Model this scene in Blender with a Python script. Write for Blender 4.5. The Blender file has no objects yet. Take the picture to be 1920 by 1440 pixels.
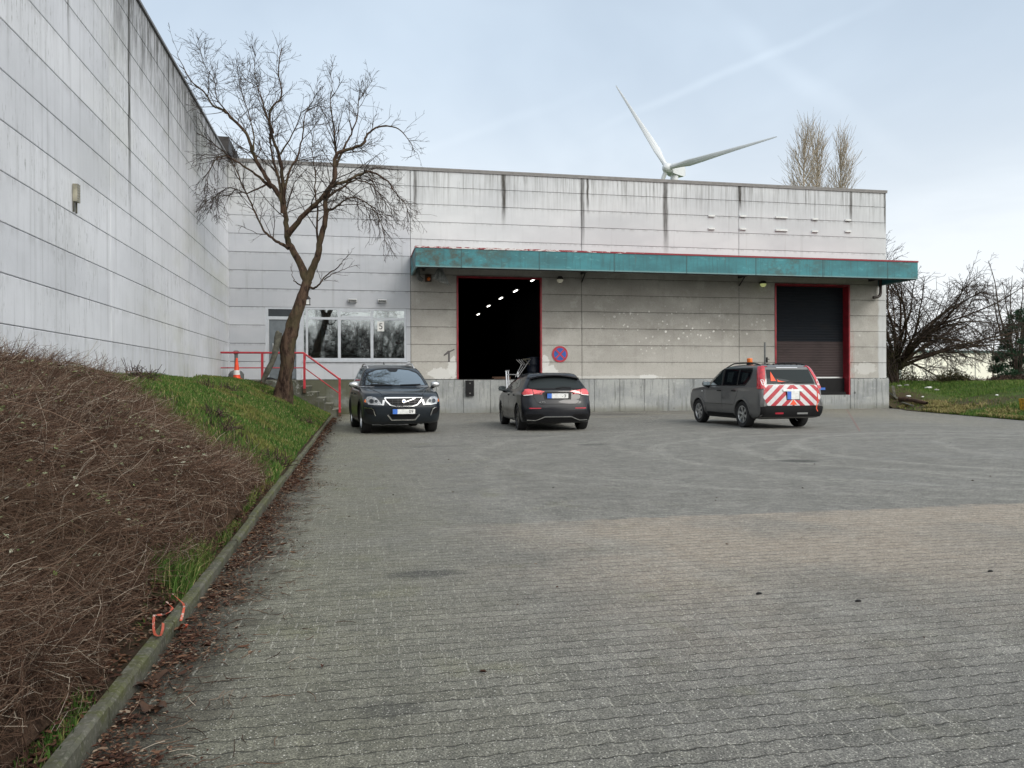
import bpy, bmesh, math, random
import numpy as np
from mathutils import Vector, Matrix
from mathutils.bvhtree import BVHTree
from mathutils.noise import noise as mnoise

scene = bpy.context.scene
COL = scene.collection
PI = math.pi
rad = math.radians

# ------------------------------------------------------------------ camera
FPX = 1466.0
YAW = rad(11.19)
PIT = 3 / 1466.0
ROLL = 0.0034
CAM = Vector((0, 0, 1.22))
FW = Vector((math.sin(YAW) * math.cos(PIT), math.cos(YAW) * math.cos(PIT), -math.sin(PIT)))
_r = Vector((math.cos(YAW), -math.sin(YAW), 0))
_u = _r.cross(FW)
RT = _r * math.cos(ROLL) - _u * math.sin(ROLL)
UP = _u * math.cos(ROLL) + _r * math.sin(ROLL)
cd = bpy.data.cameras.new('camera')
cam = bpy.data.objects.new('camera', cd)
COL.objects.link(cam)
cd.sensor_width = 36
cd.lens = FPX / 1920 * 36
cd.clip_start = 0.05
cd.clip_end = 5000
cam.matrix_world = Matrix((
    (RT.x, UP.x, -FW.x, CAM.x), (RT.y, UP.y, -FW.y, CAM.y),
    (RT.z, UP.z, -FW.z, CAM.z), (0, 0, 0, 1)))
scene.camera = cam


def ray(px, py):
    return FW * FPX + RT * (px - 960) + UP * (720 - py)


def at(px, py, Y):
    """point of a measured direction at depth Y"""
    v = ray(px, py)
    return CAM + v * (Y / v.y)


def atx(px, py, X):
    v = ray(px, py)
    return CAM + v * (X / v.x)


D = 31.1          # front wall plane
XW = -4.75        # side wall plane
XE = 23.25        # east corner of the front wall
HC = 0.695        # course height
Z0 = 1.35         # dock floor / bottom of the courses
ZT = Z0 + 12 * HC


# ------------------------------------------------------------------ colours / node helpers
def srgb(r, g, b):
    def f(c):
        c /= 255
        return c / 12.92 if c <= 0.04045 else ((c + 0.055) / 1.055) ** 2.4
    return (f(r), f(g), f(b), 1)


def col(c):
    return tuple(c) if len(c) == 4 else (*c, 1)


class NT:
    def __init__(s, name):
        s.mat = bpy.data.materials.new(name)
        s.mat.use_nodes = True
        s.t = s.mat.node_tree
        s.t.nodes.clear()
        s.out = s.t.nodes.new('ShaderNodeOutputMaterial')

    def node(s, typ, **kw):
        n = s.t.nodes.new(typ)
        for k, v in kw.items():
            setattr(n, k, v)
        return n

    def set(s, sock, v):
        if isinstance(v, bpy.types.NodeSocket):
            s.t.links.new(v, sock)
        elif v is not None:
            if hasattr(sock.default_value, '__len__'):
                v = tuple(v)
                if len(sock.default_value) == 4 and len(v) == 3:
                    v = (*v, 1)
            sock.default_value = v

    def m(s, op, a, b=None, c=None, clamp=False):
        n = s.node('ShaderNodeMath', operation=op, use_clamp=clamp)
        s.set(n.inputs[0], a)
        if b is not None:
            s.set(n.inputs[1], b)
        if c is not None:
            s.set(n.inputs[2], c)
        return n.outputs[0]

    def add(s, a, b): return s.m('ADD', a, b)
    def sub(s, a, b): return s.m('SUBTRACT', a, b)
    def mul(s, a, b): return s.m('MULTIPLY', a, b)

    def mix(s, f, a, b, blend='MIX'):
        n = s.node('ShaderNodeMix', data_type='RGBA', blend_type=blend)
        s.set(n.inputs[0], f)
        s.set(n.inputs[6], a if isinstance(a, bpy.types.NodeSocket) else col(a))
        s.set(n.inputs[7], b if isinstance(b, bpy.types.NodeSocket) else col(b))
        return n.outputs[2]

    def pos(s):
        return s.node('ShaderNodeNewGeometry').outputs['Position']

    def island(s):
        return s.node('ShaderNodeNewGeometry').outputs['Random Per Island']

    def objc(s):
        return s.node('ShaderNodeTexCoord').outputs['Object']

    def sep(s, v):
        n = s.node('ShaderNodeSeparateXYZ')
        s.set(n.inputs[0], v)
        return n.outputs[0], n.outputs[1], n.outputs[2]

    def comb(s, x, y, z=0.0):
        n = s.node('ShaderNodeCombineXYZ')
        for i, v in enumerate((x, y, z)):
            s.set(n.inputs[i], v)
        return n.outputs[0]

    def noise(s, vec, scale=1.0, detail=3.0, rough=0.55, dist=0.0, color=False):
        n = s.node('ShaderNodeTexNoise')
        s.set(n.inputs['Vector'], vec)
        s.set(n.inputs['Scale'], scale)
        s.set(n.inputs['Detail'], detail)
        s.set(n.inputs['Roughness'], rough)
        s.set(n.inputs['Distortion'], dist)
        return n.outputs['Color' if color else 'Fac']

    def vor(s, vec, scale=1.0, feature='F1', out='Distance', rnd=1.0):
        n = s.node('ShaderNodeTexVoronoi', feature=feature)
        s.set(n.inputs['Vector'], vec)
        s.set(n.inputs['Scale'], scale)
        s.set(n.inputs['Randomness'], rnd)
        return n.outputs[out]

    def white(s, vec):
        n = s.node('ShaderNodeTexWhiteNoise', noise_dimensions='3D')
        s.set(n.inputs['Vector'], vec)
        return n.outputs['Value']

    def scale3(s, v, x, y, z):
        n = s.node('ShaderNodeVectorMath', operation='MULTIPLY')
        s.set(n.inputs[0], v)
        n.inputs[1].default_value = (x, y, z)
        return n.outputs[0]

    def step(s, v, lo, hi, a=0.0, b=1.0, smooth=True):
        n = s.node('ShaderNodeMapRange', interpolation_type='SMOOTHSTEP' if smooth else 'LINEAR', clamp=True)
        s.set(n.inputs['Value'], v)
        s.set(n.inputs['From Min'], lo)
        s.set(n.inputs['From Max'], hi)
        s.set(n.inputs['To Min'], a)
        s.set(n.inputs['To Max'], b)
        return n.outputs['Result']

    def ramp(s, f, stops):
        n = s.node('ShaderNodeValToRGB')
        s.set(n.inputs[0], f)
        e = n.color_ramp.elements
        while len(e) < len(stops):
            e.new(0.5)
        for k, (p, c) in zip(e, stops):
            k.position = p
            k.color = col(c)
        return n.outputs[0]

    def bump(s, h, strength=0.5, dist=0.01, normal=None):
        n = s.node('ShaderNodeBump')
        s.set(n.inputs['Height'], h)
        n.inputs['Strength'].default_value = strength
        n.inputs['Distance'].default_value = dist
        if normal is not None:
            s.set(n.inputs['Normal'], normal)
        return n.outputs[0]

    def bsdf(s, color, rough=0.8, metal=0.0, spec=0.5, normal=None, coat=0.0, coat_rough=0.03, alpha=None,
             emit=None, estr=0.0, trans=None):
        n = s.node('ShaderNodeBsdfPrincipled')
        s.set(n.inputs['Base Color'], color if isinstance(color, bpy.types.NodeSocket) else col(color))
        s.set(n.inputs['Roughness'], rough)
        s.set(n.inputs['Metallic'], metal)
        s.set(n.inputs['Specular IOR Level'], spec)
        s.set(n.inputs['Coat Weight'], coat)
        n.inputs['Coat Roughness'].default_value = coat_rough
        if normal is not None:
            s.set(n.inputs['Normal'], normal)
        if alpha is not None:
            s.set(n.inputs['Alpha'], alpha)
        if emit is not None:
            s.set(n.inputs['Emission Color'], col(emit))
            n.inputs['Emission Strength'].default_value = estr
        if trans is not None:
            n.inputs['Transmission Weight'].default_value = trans
        s.t.links.new(n.outputs[0], s.out.inputs[0])
        return s.mat


M = {}


def simple(name, c, rough=0.7, metal=0.0, var=0.12, scale=6.0, **kw):
    n = NT(name)
    f = n.noise(n.objc(), scale, 4)
    c = col(c)
    lo = tuple(x * (1 - var) for x in c[:3])
    hi = tuple(min(1, x * (1 + var)) for x in c[:3])
    cc = n.mix(n.step(f, 0.3, 0.7), lo, hi)
    M[name] = n.bsdf(cc, rough, metal, **kw)
    return M[name]


# ------------------------------------------------------------------ mesh collector
class MB:
    def __init__(s):
        s.v, s.f = [], []

    def addv(s, vs, fs):
        b = len(s.v)
        s.v += [tuple(p) for p in vs]
        s.f += [tuple(i + b for i in q) for q in fs]
        return s

    def box(s, x0, x1, y0, y1, z0, z1, mtx=None):
        vs = [Vector((x, y, z)) for x in (x0, x1) for y in (y0, y1) for z in (z0, z1)]
        if mtx is not None:
            vs = [mtx @ p for p in vs]
        return s.addv(vs, [(0, 1, 3, 2), (4, 6, 7, 5), (0, 4, 5, 1), (2, 3, 7, 6), (0, 2, 6, 4), (1, 5, 7, 3)])

    def panel(s, x0, x1, z0, z1, yb, yf, ch=0.012):
        """slab facing -Y (front at yf < yb) with chamfered front edges"""
        yc = yf + ch
        vs = []
        for y, e in ((yb, 0), (yc, 0), (yf, ch)):
            vs += [(x0 + e, y, z0 + e), (x1 - e, y, z0 + e), (x1 - e, y, z1 - e), (x0 + e, y, z1 - e)]
        fs = [(8, 9, 10, 11), (3, 2, 1, 0)]
        for k in (0, 4):
            for i in range(4):
                j = (i + 1) % 4
                fs.append((k + i, k + j, k + 4 + j, k + 4 + i))
        return s.addv(vs, fs)

    def tube(s, pts, radii, n=6, cap=True):
        pts = [Vector(p) for p in pts]
        if not hasattr(radii, '__len__'):
            radii = [radii] * len(pts)
        vs, fs = [], []
        t0 = (pts[1] - pts[0]).normalized()
        a = t0.orthogonal().normalized()
        for i, p in enumerate(pts):
            if i == 0:
                t = t0
            elif i == len(pts) - 1:
                t = (pts[i] - pts[i - 1]).normalized()
            else:
                t = (pts[i + 1] - pts[i - 1])
                t = t.normalized() if t.length > 1e-9 else t0
            a = a - t * a.dot(t)
            a = a.normalized() if a.length > 1e-6 else t.orthogonal().normalized()
            b = t.cross(a)
            for k in range(n):
                w = 2 * PI * k / n
                vs.append(p + (a * math.cos(w) + b * math.sin(w)) * radii[i])
        for i in range(len(pts) - 1):
            for k in range(n):
                j = (k + 1) % n
                fs.append((i * n + k, i * n + j, (i + 1) * n + j, (i + 1) * n + k))
        if cap:
            fs.append(tuple(range(n - 1, -1, -1)))
            fs.append(tuple((len(pts) - 1) * n + k for k in range(n)))
        return s.addv(vs, fs)

    def lathe(s, prof, n=24, axis='z', org=(0, 0, 0), cap=True):
        """prof: (radius, height)"""
        vs, fs = [], []
        o = Vector(org)
        for r, h in prof:
            for k in range(n):
                w = 2 * PI * k / n
                c, q = r * math.cos(w), r * math.sin(w)
                p = {'z': (c, q, h), 'y': (c, h, q), 'x': (h, c, q)}[axis]
                vs.append(o + Vector(p))
        for i in range(len(prof) - 1):
            for k in range(n):
                j = (k + 1) % n
                fs.append((i * n + k, i * n + j, (i + 1) * n + j, (i + 1) * n + k))
        if cap:
            fs.append(tuple(range(n)))
            fs.append(tuple((len(prof) - 1) * n + k for k in range(n)))
        return s.addv(vs, fs)

    def build(s, name, mat, parent=None, smooth=False, world=True, angle=None):
        me = bpy.data.meshes.new(name)
        v = s.v
        if parent is not None and world:
            q = wloc(parent)
            v = [(p[0] - q.x, p[1] - q.y, p[2] - q.z) for p in v]
        me.from_pydata(v, [], s.f)
        me.update()
        if mat is not None:
            me.materials.append(M[mat] if isinstance(mat, str) else mat)
        o = bpy.data.objects.new(name, me)
        COL.objects.link(o)
        if parent is not None:
            o.parent = parent
        if smooth:
            me.polygons.foreach_set('use_smooth', [True] * len(me.polygons))
            if angle:
                me.set_sharp_from_angle(angle=rad(angle))
        return o


def wloc(o):
    q = Vector(o.location)
    p = o.parent
    while p is not None:
        q += Vector(p.location)
        p = p.parent
    return q


def npmesh(name, verts, faces, mat, parent=None, smooth=False):
    """fast mesh from numpy arrays (verts n x 3, faces m x k)"""
    me = bpy.data.meshes.new(name)
    verts = np.asarray(verts, dtype=np.float32)
    faces = np.asarray(faces, dtype=np.int32)
    me.vertices.add(len(verts))
    me.vertices.foreach_set('co', verts.ravel())
    k = faces.shape[1]
    me.loops.add(faces.size)
    me.loops.foreach_set('vertex_index', faces.ravel())
    me.polygons.add(len(faces))
    me.polygons.foreach_set('loop_start', np.arange(0, faces.size, k, dtype=np.int32))
    me.polygons.foreach_set('loop_total', np.full(len(faces), k, dtype=np.int32))
    if smooth:
        me.polygons.foreach_set('use_smooth', np.ones(len(faces), dtype=bool))
    me.update()
    me.validate()
    me.materials.append(M[mat])
    o = bpy.data.objects.new(name, me)
    COL.objects.link(o)
    if parent is not None:
        o.parent = parent
    return o


def tag(o, label=None, cat=None, group=None, kind=None):
    if label: o['label'] = label
    if cat: o['category'] = cat
    if group: o['group'] = group
    if kind: o['kind'] = kind
    return o


def thing(name, label, cat, loc=(0, 0, 0), rz=0, group=None):
    o = bpy.data.objects.new(name, None)
    o.empty_display_size = 0.2
    COL.objects.link(o)
    o.location = loc
    o.rotation_euler = (0, 0, rz)
    return tag(o, label, cat, group)


def empty_part(name, parent, loc=(0, 0, 0)):
    o = bpy.data.objects.new(name, None)
    COL.objects.link(o)
    o.parent = parent
    o.location = loc
    return o


def copy_tree(o, parent=None):
    c = o.copy()
    COL.objects.link(c)
    c.parent = parent
    for ch in [q for q in o.children]:
        copy_tree(ch, c)
    return c


def text(name, body, size, loc, rot, mat, parent, extrude=0.002, align='CENTER'):
    cu = bpy.data.curves.new(name, 'FONT')
    cu.body = body
    cu.size = size
    cu.extrude = extrude
    cu.align_x = align
    cu.align_y = 'CENTER'
    cu.materials.append(M[mat])
    tmp = bpy.data.objects.new(name + '_outline', cu)
    COL.objects.link(tmp)
    bpy.context.view_layer.update()
    me = bpy.data.meshes.new_from_object(tmp.evaluated_get(bpy.context.evaluated_depsgraph_get()))
    bpy.data.objects.remove(tmp)
    me.materials.clear()
    me.materials.append(M[mat])
    o = bpy.data.objects.new(name, me)
    COL.objects.link(o)
    o.parent = parent
    o.location = loc
    o.rotation_euler = rot
    return o
# ------------------------------------------------------------------ materials
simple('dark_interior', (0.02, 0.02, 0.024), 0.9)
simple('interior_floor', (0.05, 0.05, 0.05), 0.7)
simple('coping_metal', (0.16, 0.155, 0.15), 0.5, 0.2)
simple('red_steel', (0.27, 0.016, 0.026), 0.45, 0, 0.3, 3)
simple('red_rail', (0.38, 0.022, 0.035), 0.45, 0, 0.25, 5)
simple('black_steel', (0.02, 0.017, 0.016), 0.6, 0, 0.3)
simple('brown_pipe', (0.03, 0.02, 0.016), 0.5)
simple('alu_frame', (0.46, 0.49, 0.53), 0.4, 0.1, 0.05)
simple('grey_door', (0.12, 0.14, 0.155), 0.5)
simple('white_plastic', (0.60, 0.61, 0.60), 0.5)
simple('grey_plastic', (0.12, 0.125, 0.12), 0.6, 0, 0.3)
simple('chrome', (0.75, 0.76, 0.77), 0.18, 1.0, 0.04)
simple('silver', (0.62, 0.63, 0.64), 0.3, 0.8, 0.04)
simple('alloy', (0.55, 0.56, 0.57), 0.28, 0.85, 0.05)
simple('black_alloy', (0.03, 0.03, 0.033), 0.3, 0.3, 0.1)
simple('black_plastic', (0.010, 0.010, 0.011), 0.6, 0, 0.1, spec=0.2)
simple('black_trim', (0.006, 0.006, 0.007), 0.45, 0, 0.1, spec=0.25)
simple('red_lens', (0.45, 0.006, 0.015), 0.12, 0, 0.25, 12, coat=1.0)
simple('bright_red_lens', (0.72, 0.07, 0.08), 0.12, 0, 0.15, 12, coat=1.0)
simple('clear_lens', (0.34, 0.35, 0.36), 0.15, 0.5, 0.5, 14, coat=0.7)
simple('amber_lens', (0.75, 0.17, 0.02), 0.15, 0, 0.15, 10, coat=0.6)
simple('plate_white', (0.72, 0.73, 0.72), 0.35, 0, 0.12, 14)
simple('plate_blue', (0.05, 0.16, 0.55), 0.35)
simple('black_ink', (0.01, 0.01, 0.012), 0.6)
simple('sign_red', (0.40, 0.02, 0.04), 0.45, 0, 0.15)
simple('sign_blue', (0.01, 0.08, 0.34), 0.45, 0, 0.15)
simple('cone_orange', (0.80, 0.075, 0.02), 0.5, 0, 0.2)
simple('cone_white', (0.72, 0.72, 0.70), 0.4)
simple('aluminium', (0.62, 0.63, 0.65), 0.35, 0.9, 0.06)
simple('barrel_blue', (0.012, 0.018, 0.035), 0.5)
simple('room_wall', (0.36, 0.39, 0.39), 0.8)
simple('room_frame', (0.75, 0.80, 0.80), 0.6)
simple('tape_orange', (0.75, 0.10, 0.04), 0.5, 0, 0.3)
simple('turbine_white', (0.60, 0.62, 0.63), 0.4, 0, 0.03, 0.1)
simple('concrete_light', (0.32, 0.31, 0.29), 0.85, 0, 0.3, 4)
simple('yellow_rust', (0.55, 0.30, 0.03), 0.7, 0, 0.5, 9)
simple('vent_beige', (0.30, 0.285, 0.22), 0.7, 0, 0.3)
simple('rust', (0.22, 0.09, 0.04), 0.85, 0, 0.4, 6)
simple('grey_wood', (0.075, 0.072, 0.055), 0.9, 0, 0.4, 9)
simple('rotten_wood', (0.075, 0.04, 0.024), 0.9, 0, 0.4, 5)
simple('paper', (0.7, 0.7, 0.68), 0.8)
simple('plastic_sheet', (0.20, 0.21, 0.20), 0.35, 0, 0.3, 9)
simple('tyre_rubber', (0.014, 0.014, 0.015), 0.75, 0, 0.2, 20)
simple('far_cladding', (0.82, 0.80, 0.70), 0.8, 0, 0.05, 0.2)
simple('far_coping', (0.10, 0.16, 0.15), 0.7)
simple('graffiti_grey', (0.11, 0.10, 0.10), 0.9)
simple('needles', (0.020, 0.042, 0.024), 0.8, 0, 0.3)
simple('seat_dark', (0.02, 0.02, 0.022), 0.8)
simple('hivis_orange', (0.8, 0.09, 0.03), 0.6)


def lamp_mat(name, c, s):
    n = NT(name)
    M[name] = n.bsdf((0.5, 0.5, 0.42), 0.5, emit=c, estr=s)


lamp_mat('tube_light', (1.0, 0.97, 0.9), 6.0)
lamp_mat('lamp_pale', (0.9, 0.85, 0.65), 0.08)
lamp_mat('lamp_green', (0.8, 0.9, 0.25), 0.22)


# ---- car paints and glass
def paint(name, c, metal=0.3, rough=0.35, cw=0.8):
    n = NT(name)
    p = n.objc()
    fl = n.noise(p, 400, 2)
    x, y, z = n.sep(p)
    dust = n.mul(n.step(z, 0.75, 0.15), n.step(n.noise(p, 5, 4), 0.25, 0.8))
    cc = n.mix(n.step(fl, 0.3, 0.7), tuple(v * 0.85 for v in c), tuple(v * 1.2 for v in c))
    cc = n.mix(n.mul(dust, 0.16), cc, (0.09, 0.088, 0.08))
    rr = n.add(n.mul(dust, 0.2), rough)
    M[name] = n.bsdf(cc, rr, metal, coat=n.sub(cw, n.mul(dust, cw * 0.8)), coat_rough=0.05, spec=0.3)


paint('paint_navy', (0.007, 0.012, 0.018), 0.0, 0.4, 0.6)
paint('paint_black', (0.004, 0.005, 0.009), 0.0, 0.35, 0.5)
paint('paint_grey', (0.125, 0.125, 0.125), 0.35, 0.45)


def glass(name, dark, refl, tint=(0.35, 0.4, 0.4), tr=0.0, fm=0.9):
    n = NT(name)
    g = n.node('ShaderNodeBsdfGlossy')
    g.inputs['Color'].default_value = (0.88, 0.94, 0.97, 1)
    g.inputs['Roughness'].default_value = 0.03
    d = n.node('ShaderNodeBsdfDiffuse')
    d.inputs['Color'].default_value = col(dark)
    t = n.node('ShaderNodeBsdfTransparent')
    t.inputs['Color'].default_value = col(tint)
    m0 = n.node('ShaderNodeMixShader')
    m0.inputs[0].default_value = tr
    n.t.links.new(d.outputs[0], m0.inputs[1])
    n.t.links.new(t.outputs[0], m0.inputs[2])
    fr = n.node('ShaderNodeFresnel')
    fr.inputs[0].default_value = 1.5
    k = n.m('MINIMUM', n.add(n.mul(fr.outputs[0], fm), refl), 1.0)
    m1 = n.node('ShaderNodeMixShader')
    n.t.links.new(k, m1.inputs[0])
    n.t.links.new(m0.outputs[0], m1.inputs[1])
    n.t.links.new(g.outputs[0], m1.inputs[2])
    n.t.links.new(m1.outputs[0], n.out.inputs[0])
    M[name] = n.mat


glass('glass_windscreen', (0.03, 0.04, 0.042), 0.34)
glass('glass_tint', (0.030, 0.036, 0.038), 0.0, fm=0.16)
glass('glass_dark', (0.006, 0.007, 0.009), 0.05)
glass('glass_clear', (0.01, 0.012, 0.012), 0.08, (0.42, 0.48, 0.46), 0.85)
glass('glass_window', (0.015, 0.018, 0.018), 0.30, (0.55, 0.62, 0.62), 0.8)


# ---- tailgate chevrons (retro-reflective sheeting)
n = NT('chevron_sheet')
x, y, z = n.sep(n.objc())
q = n.add(z, n.mul(n.m('ABSOLUTE', n.sub(y, 0.0)), 0.92))
fr = n.m('FRACT', n.m('DIVIDE', n.add(q, 0.035), 0.27))
st = n.step(fr, 0.47, 0.50)
gr = n.noise(n.objc(), 9, 3)
c = n.mix(st, (0.40, 0.012, 0.028), (0.58, 0.58, 0.59))
c = n.mix(n.mul(n.step(gr, 0.5, 0.75), 0.25), c, (0.25, 0.23, 0.21))
M['chevron_sheet'] = n.bsdf(c, 0.35)


# ---- front wall
def stain(n, u, v, u0, w, vtop, vlen, seed):
    """dark drip starting under the coping at u0"""
    wob = n.mul(n.sub(n.noise(n.comb(n.mul(u, 2.0), n.mul(v, 1.2), seed), 1.0, 2), 0.5), 0.12)
    du = n.m('ABSOLUTE', n.sub(n.add(u, wob), u0))
    a = n.step(du, w, w * 0.25)
    b = n.step(v, vtop - vlen, vtop - vlen * 0.45)
    t = n.step(n.noise(n.comb(n.mul(u, 30), n.mul(v, 1.6), seed), 1.0, 4), 0.28, 0.6)
    return n.mul(n.mul(a, b), n.add(0.62, n.mul(t, 0.38)))


def blotch(n, u, v, u0, v0, ru, rv, sc, lo, hi, seed):
    e = n.m('SQRT', n.add(n.m('POWER', n.m('DIVIDE', n.sub(u, u0), ru), 2.0), n.m('POWER', n.m('DIVIDE', n.sub(v, v0), rv), 2.0)))
    e = n.add(e, n.mul(n.sub(n.noise(n.comb(u, v, seed), sc, 5, 0.65), 0.5), 1.6))
    return n.step(e, hi, lo)


def front_wall():
    n = NT('front_wall_panels')
    p = n.pos()
    x, y, z = n.sep(p)
    row = n.m('FLOOR', n.m('DIVIDE', n.sub(z, Z0), HC))
    bay = n.m('FLOOR', n.m('DIVIDE', n.sub(x, 2.08), 7.02))
    pr = n.white(n.comb(row, bay, 3.0))
    edge = n.mul(n.sub(n.noise(p, 3.0, 4), 0.5), 0.3)
    up = n.step(n.add(z, edge), 5.75, 5.9)
    left = n.step(x, 2.09, 2.04)
    right = n.mul(n.step(n.add(x, n.mul(edge, 0.5)), 22.80, 22.9), 0.75)
    pm = n.m('MAXIMUM', n.m('MAXIMUM', up, left), right)
    fine = n.noise(p, 22, 5, 0.6)
    big = n.noise(n.scale3(p, 0.5, 0.5, 0.8), 1.0, 4)
    conc = n.mix(n.step(big, 0.3, 0.7), (0.32, 0.308, 0.282), (0.44, 0.425, 0.395))
    conc = n.mix(n.mul(n.step(n.noise(p, 1.6, 5, 0.7), 0.52, 0.68), 0.35), conc, (0.56, 0.55, 0.52))
    conc = n.mix(n.mul(n.step(z, 3.2, 1.5), 0.45), conc, (0.50, 0.485, 0.45))
    conc = n.mix(n.mul(n.step(fine, 0.45, 0.75), 0.25), conc, (0.14, 0.125, 0.105))
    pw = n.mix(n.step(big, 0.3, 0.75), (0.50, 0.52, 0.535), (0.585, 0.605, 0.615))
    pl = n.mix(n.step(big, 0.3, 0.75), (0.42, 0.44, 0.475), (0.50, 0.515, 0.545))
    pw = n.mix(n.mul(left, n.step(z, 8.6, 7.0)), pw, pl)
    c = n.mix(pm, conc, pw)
    c = n.mix(1.0, c, n.mix(pr, (0.93, 0.93, 0.93), (1.04, 1.04, 1.04)), 'MULTIPLY')
    # streaks of dirt below the coping
    sn = n.noise(n.scale3(p, 9, 1, 0.35), 1.0, 5, 0.7)
    top = n.mul(n.step(z, 7.6, 9.7), n.step(sn, 0.42, 0.78))
    c = n.mix(n.mul(top, 0.8), c, (0.075, 0.07, 0.055))
    s2 = n.noise(n.scale3(p, 14, 1, 0.9), 1.0, 4, 0.7)
    c = n.mix(n.mul(n.step(s2, 0.60, 0.80), n.mul(n.step(z, 8.2, 9.6), 0.75)), c, (0.03, 0.03, 0.022))
    sx = n.noise(n.scale3(p, 5, 1, 0.25), 1.0, 4, 0.6)
    c = n.mix(n.mul(n.step(sx, 0.55, 0.8), 0.22), c, (0.12, 0.11, 0.09))
    # run-off under every course line
    fz = n.m('FRACT', n.m('DIVIDE', n.sub(z, Z0), HC))
    ln = n.mul(n.step(fz, 0.80, 0.99), n.step(n.noise(n.scale3(p, 6, 1, 1), 1.0, 3), 0.4, 0.7))
    c = n.mix(n.mul(ln, 0.28), c, (0.10, 0.095, 0.08))
    for (x0, w, ln_, k, sd) in ((2.28, 0.10, 2.3, 0.75, 1.0), (5.83, 0.13, 2.4, 1.0, 2.0), (9.14, 0.12, 3.4, 0.7, 3.0), (9.36, 0.07, 1.7, 0.95, 9.0),
                                (12.78, 0.16, 3.6, 0.85, 4.0), (16.17, 0.09, 1.3, 1.0, 5.0), (19.3, 0.05, 1.0, 0.4, 6.0), (21.5, 0.10, 1.9, 0.8, 7.0), (23.2, 0.07, 2.0, 0.8, 8.0)):
        c = n.mix(n.mul(stain(n, x, z, x0, w, 9.69, ln_, sd), k), c, (0.035, 0.03, 0.022))
    # white flecks and chipped paint on the lower part
    low = n.sub(1.0, pm)
    vs = n.vor(n.comb(x, z, 0.0), 5.0)
    wn = n.white(n.vor(n.comb(x, z, 0.0), 5.0, out='Position'))
    dots = n.mul(n.step(n.add(vs, n.mul(wn, 0.22)), 0.32, 0.22), n.step(n.noise(n.comb(x, z, 0), 8, 3), 0.3, 0.5))
    msk = blotch(n, x, z, 13.2, 3.5, 3.3, 1.0, 1.3, 0.5, 1.3, 4.0)
    sp = n.m('MAXIMUM', n.mul(dots, msk), n.mul(n.mul(dots, n.step(n.noise(n.comb(x, z, 9.0), 0.9, 3), 0.58, 0.7)), 0.5))
    c = n.mix(n.mul(n.mul(sp, low), 0.95), c, (0.74, 0.73, 0.70))
    for (u0, v0, ru, rv, k) in ((3.35, 1.58, 0.75, 0.25, 0.9), (3.72, 1.9, 0.2, 0.42, 0.9), (7.75, 1.6, 0.45, 0.35, 1.0), (7.55, 2.0, 0.18, 0.4, 0.9), (12.0, 1.42, 0.42, 0.13, 1.0), (22.2, 1.8, 0.6, 0.3, 0.5), (10.4, 1.42, 2.8, 0.08, 0.5)):
        c = n.mix(n.mul(blotch(n, x, z, u0, v0, ru, rv, 6.5, 0.80, 0.95, u0), k * 0.85), c, (0.66, 0.66, 0.64))
    scr = n.noise(n.scale3(p, 1.2, 1, 18), 1.0, 3, 0.7, 0.6)
    c = n.mix(n.mul(n.mul(n.step(scr, 0.66, 0.72), low), n.mul(n.step(z, 3.6, 2.6), 0.45)), c, (0.55, 0.53, 0.49))
    # rust run from the east door frame
    rs = n.mul(n.step(n.m('ABSOLUTE', n.sub(x, 21.55)), 0.16, 0.02), n.step(z, 4.4, 1.5))
    c = n.mix(n.mul(rs, n.mul(n.step(n.noise(n.scale3(p, 9, 1, 2), 1.0, 3), 0.35, 0.7), 0.55)), c, (0.33, 0.06, 0.045))
    nb = n.bump(n.add(fine, n.mul(n.noise(p, 90, 2), 0.5)), 0.35, 0.004)
    M['front_wall_panels'] = n.bsdf(c, 0.88, normal=nb, spec=0.3)


front_wall()


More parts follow.
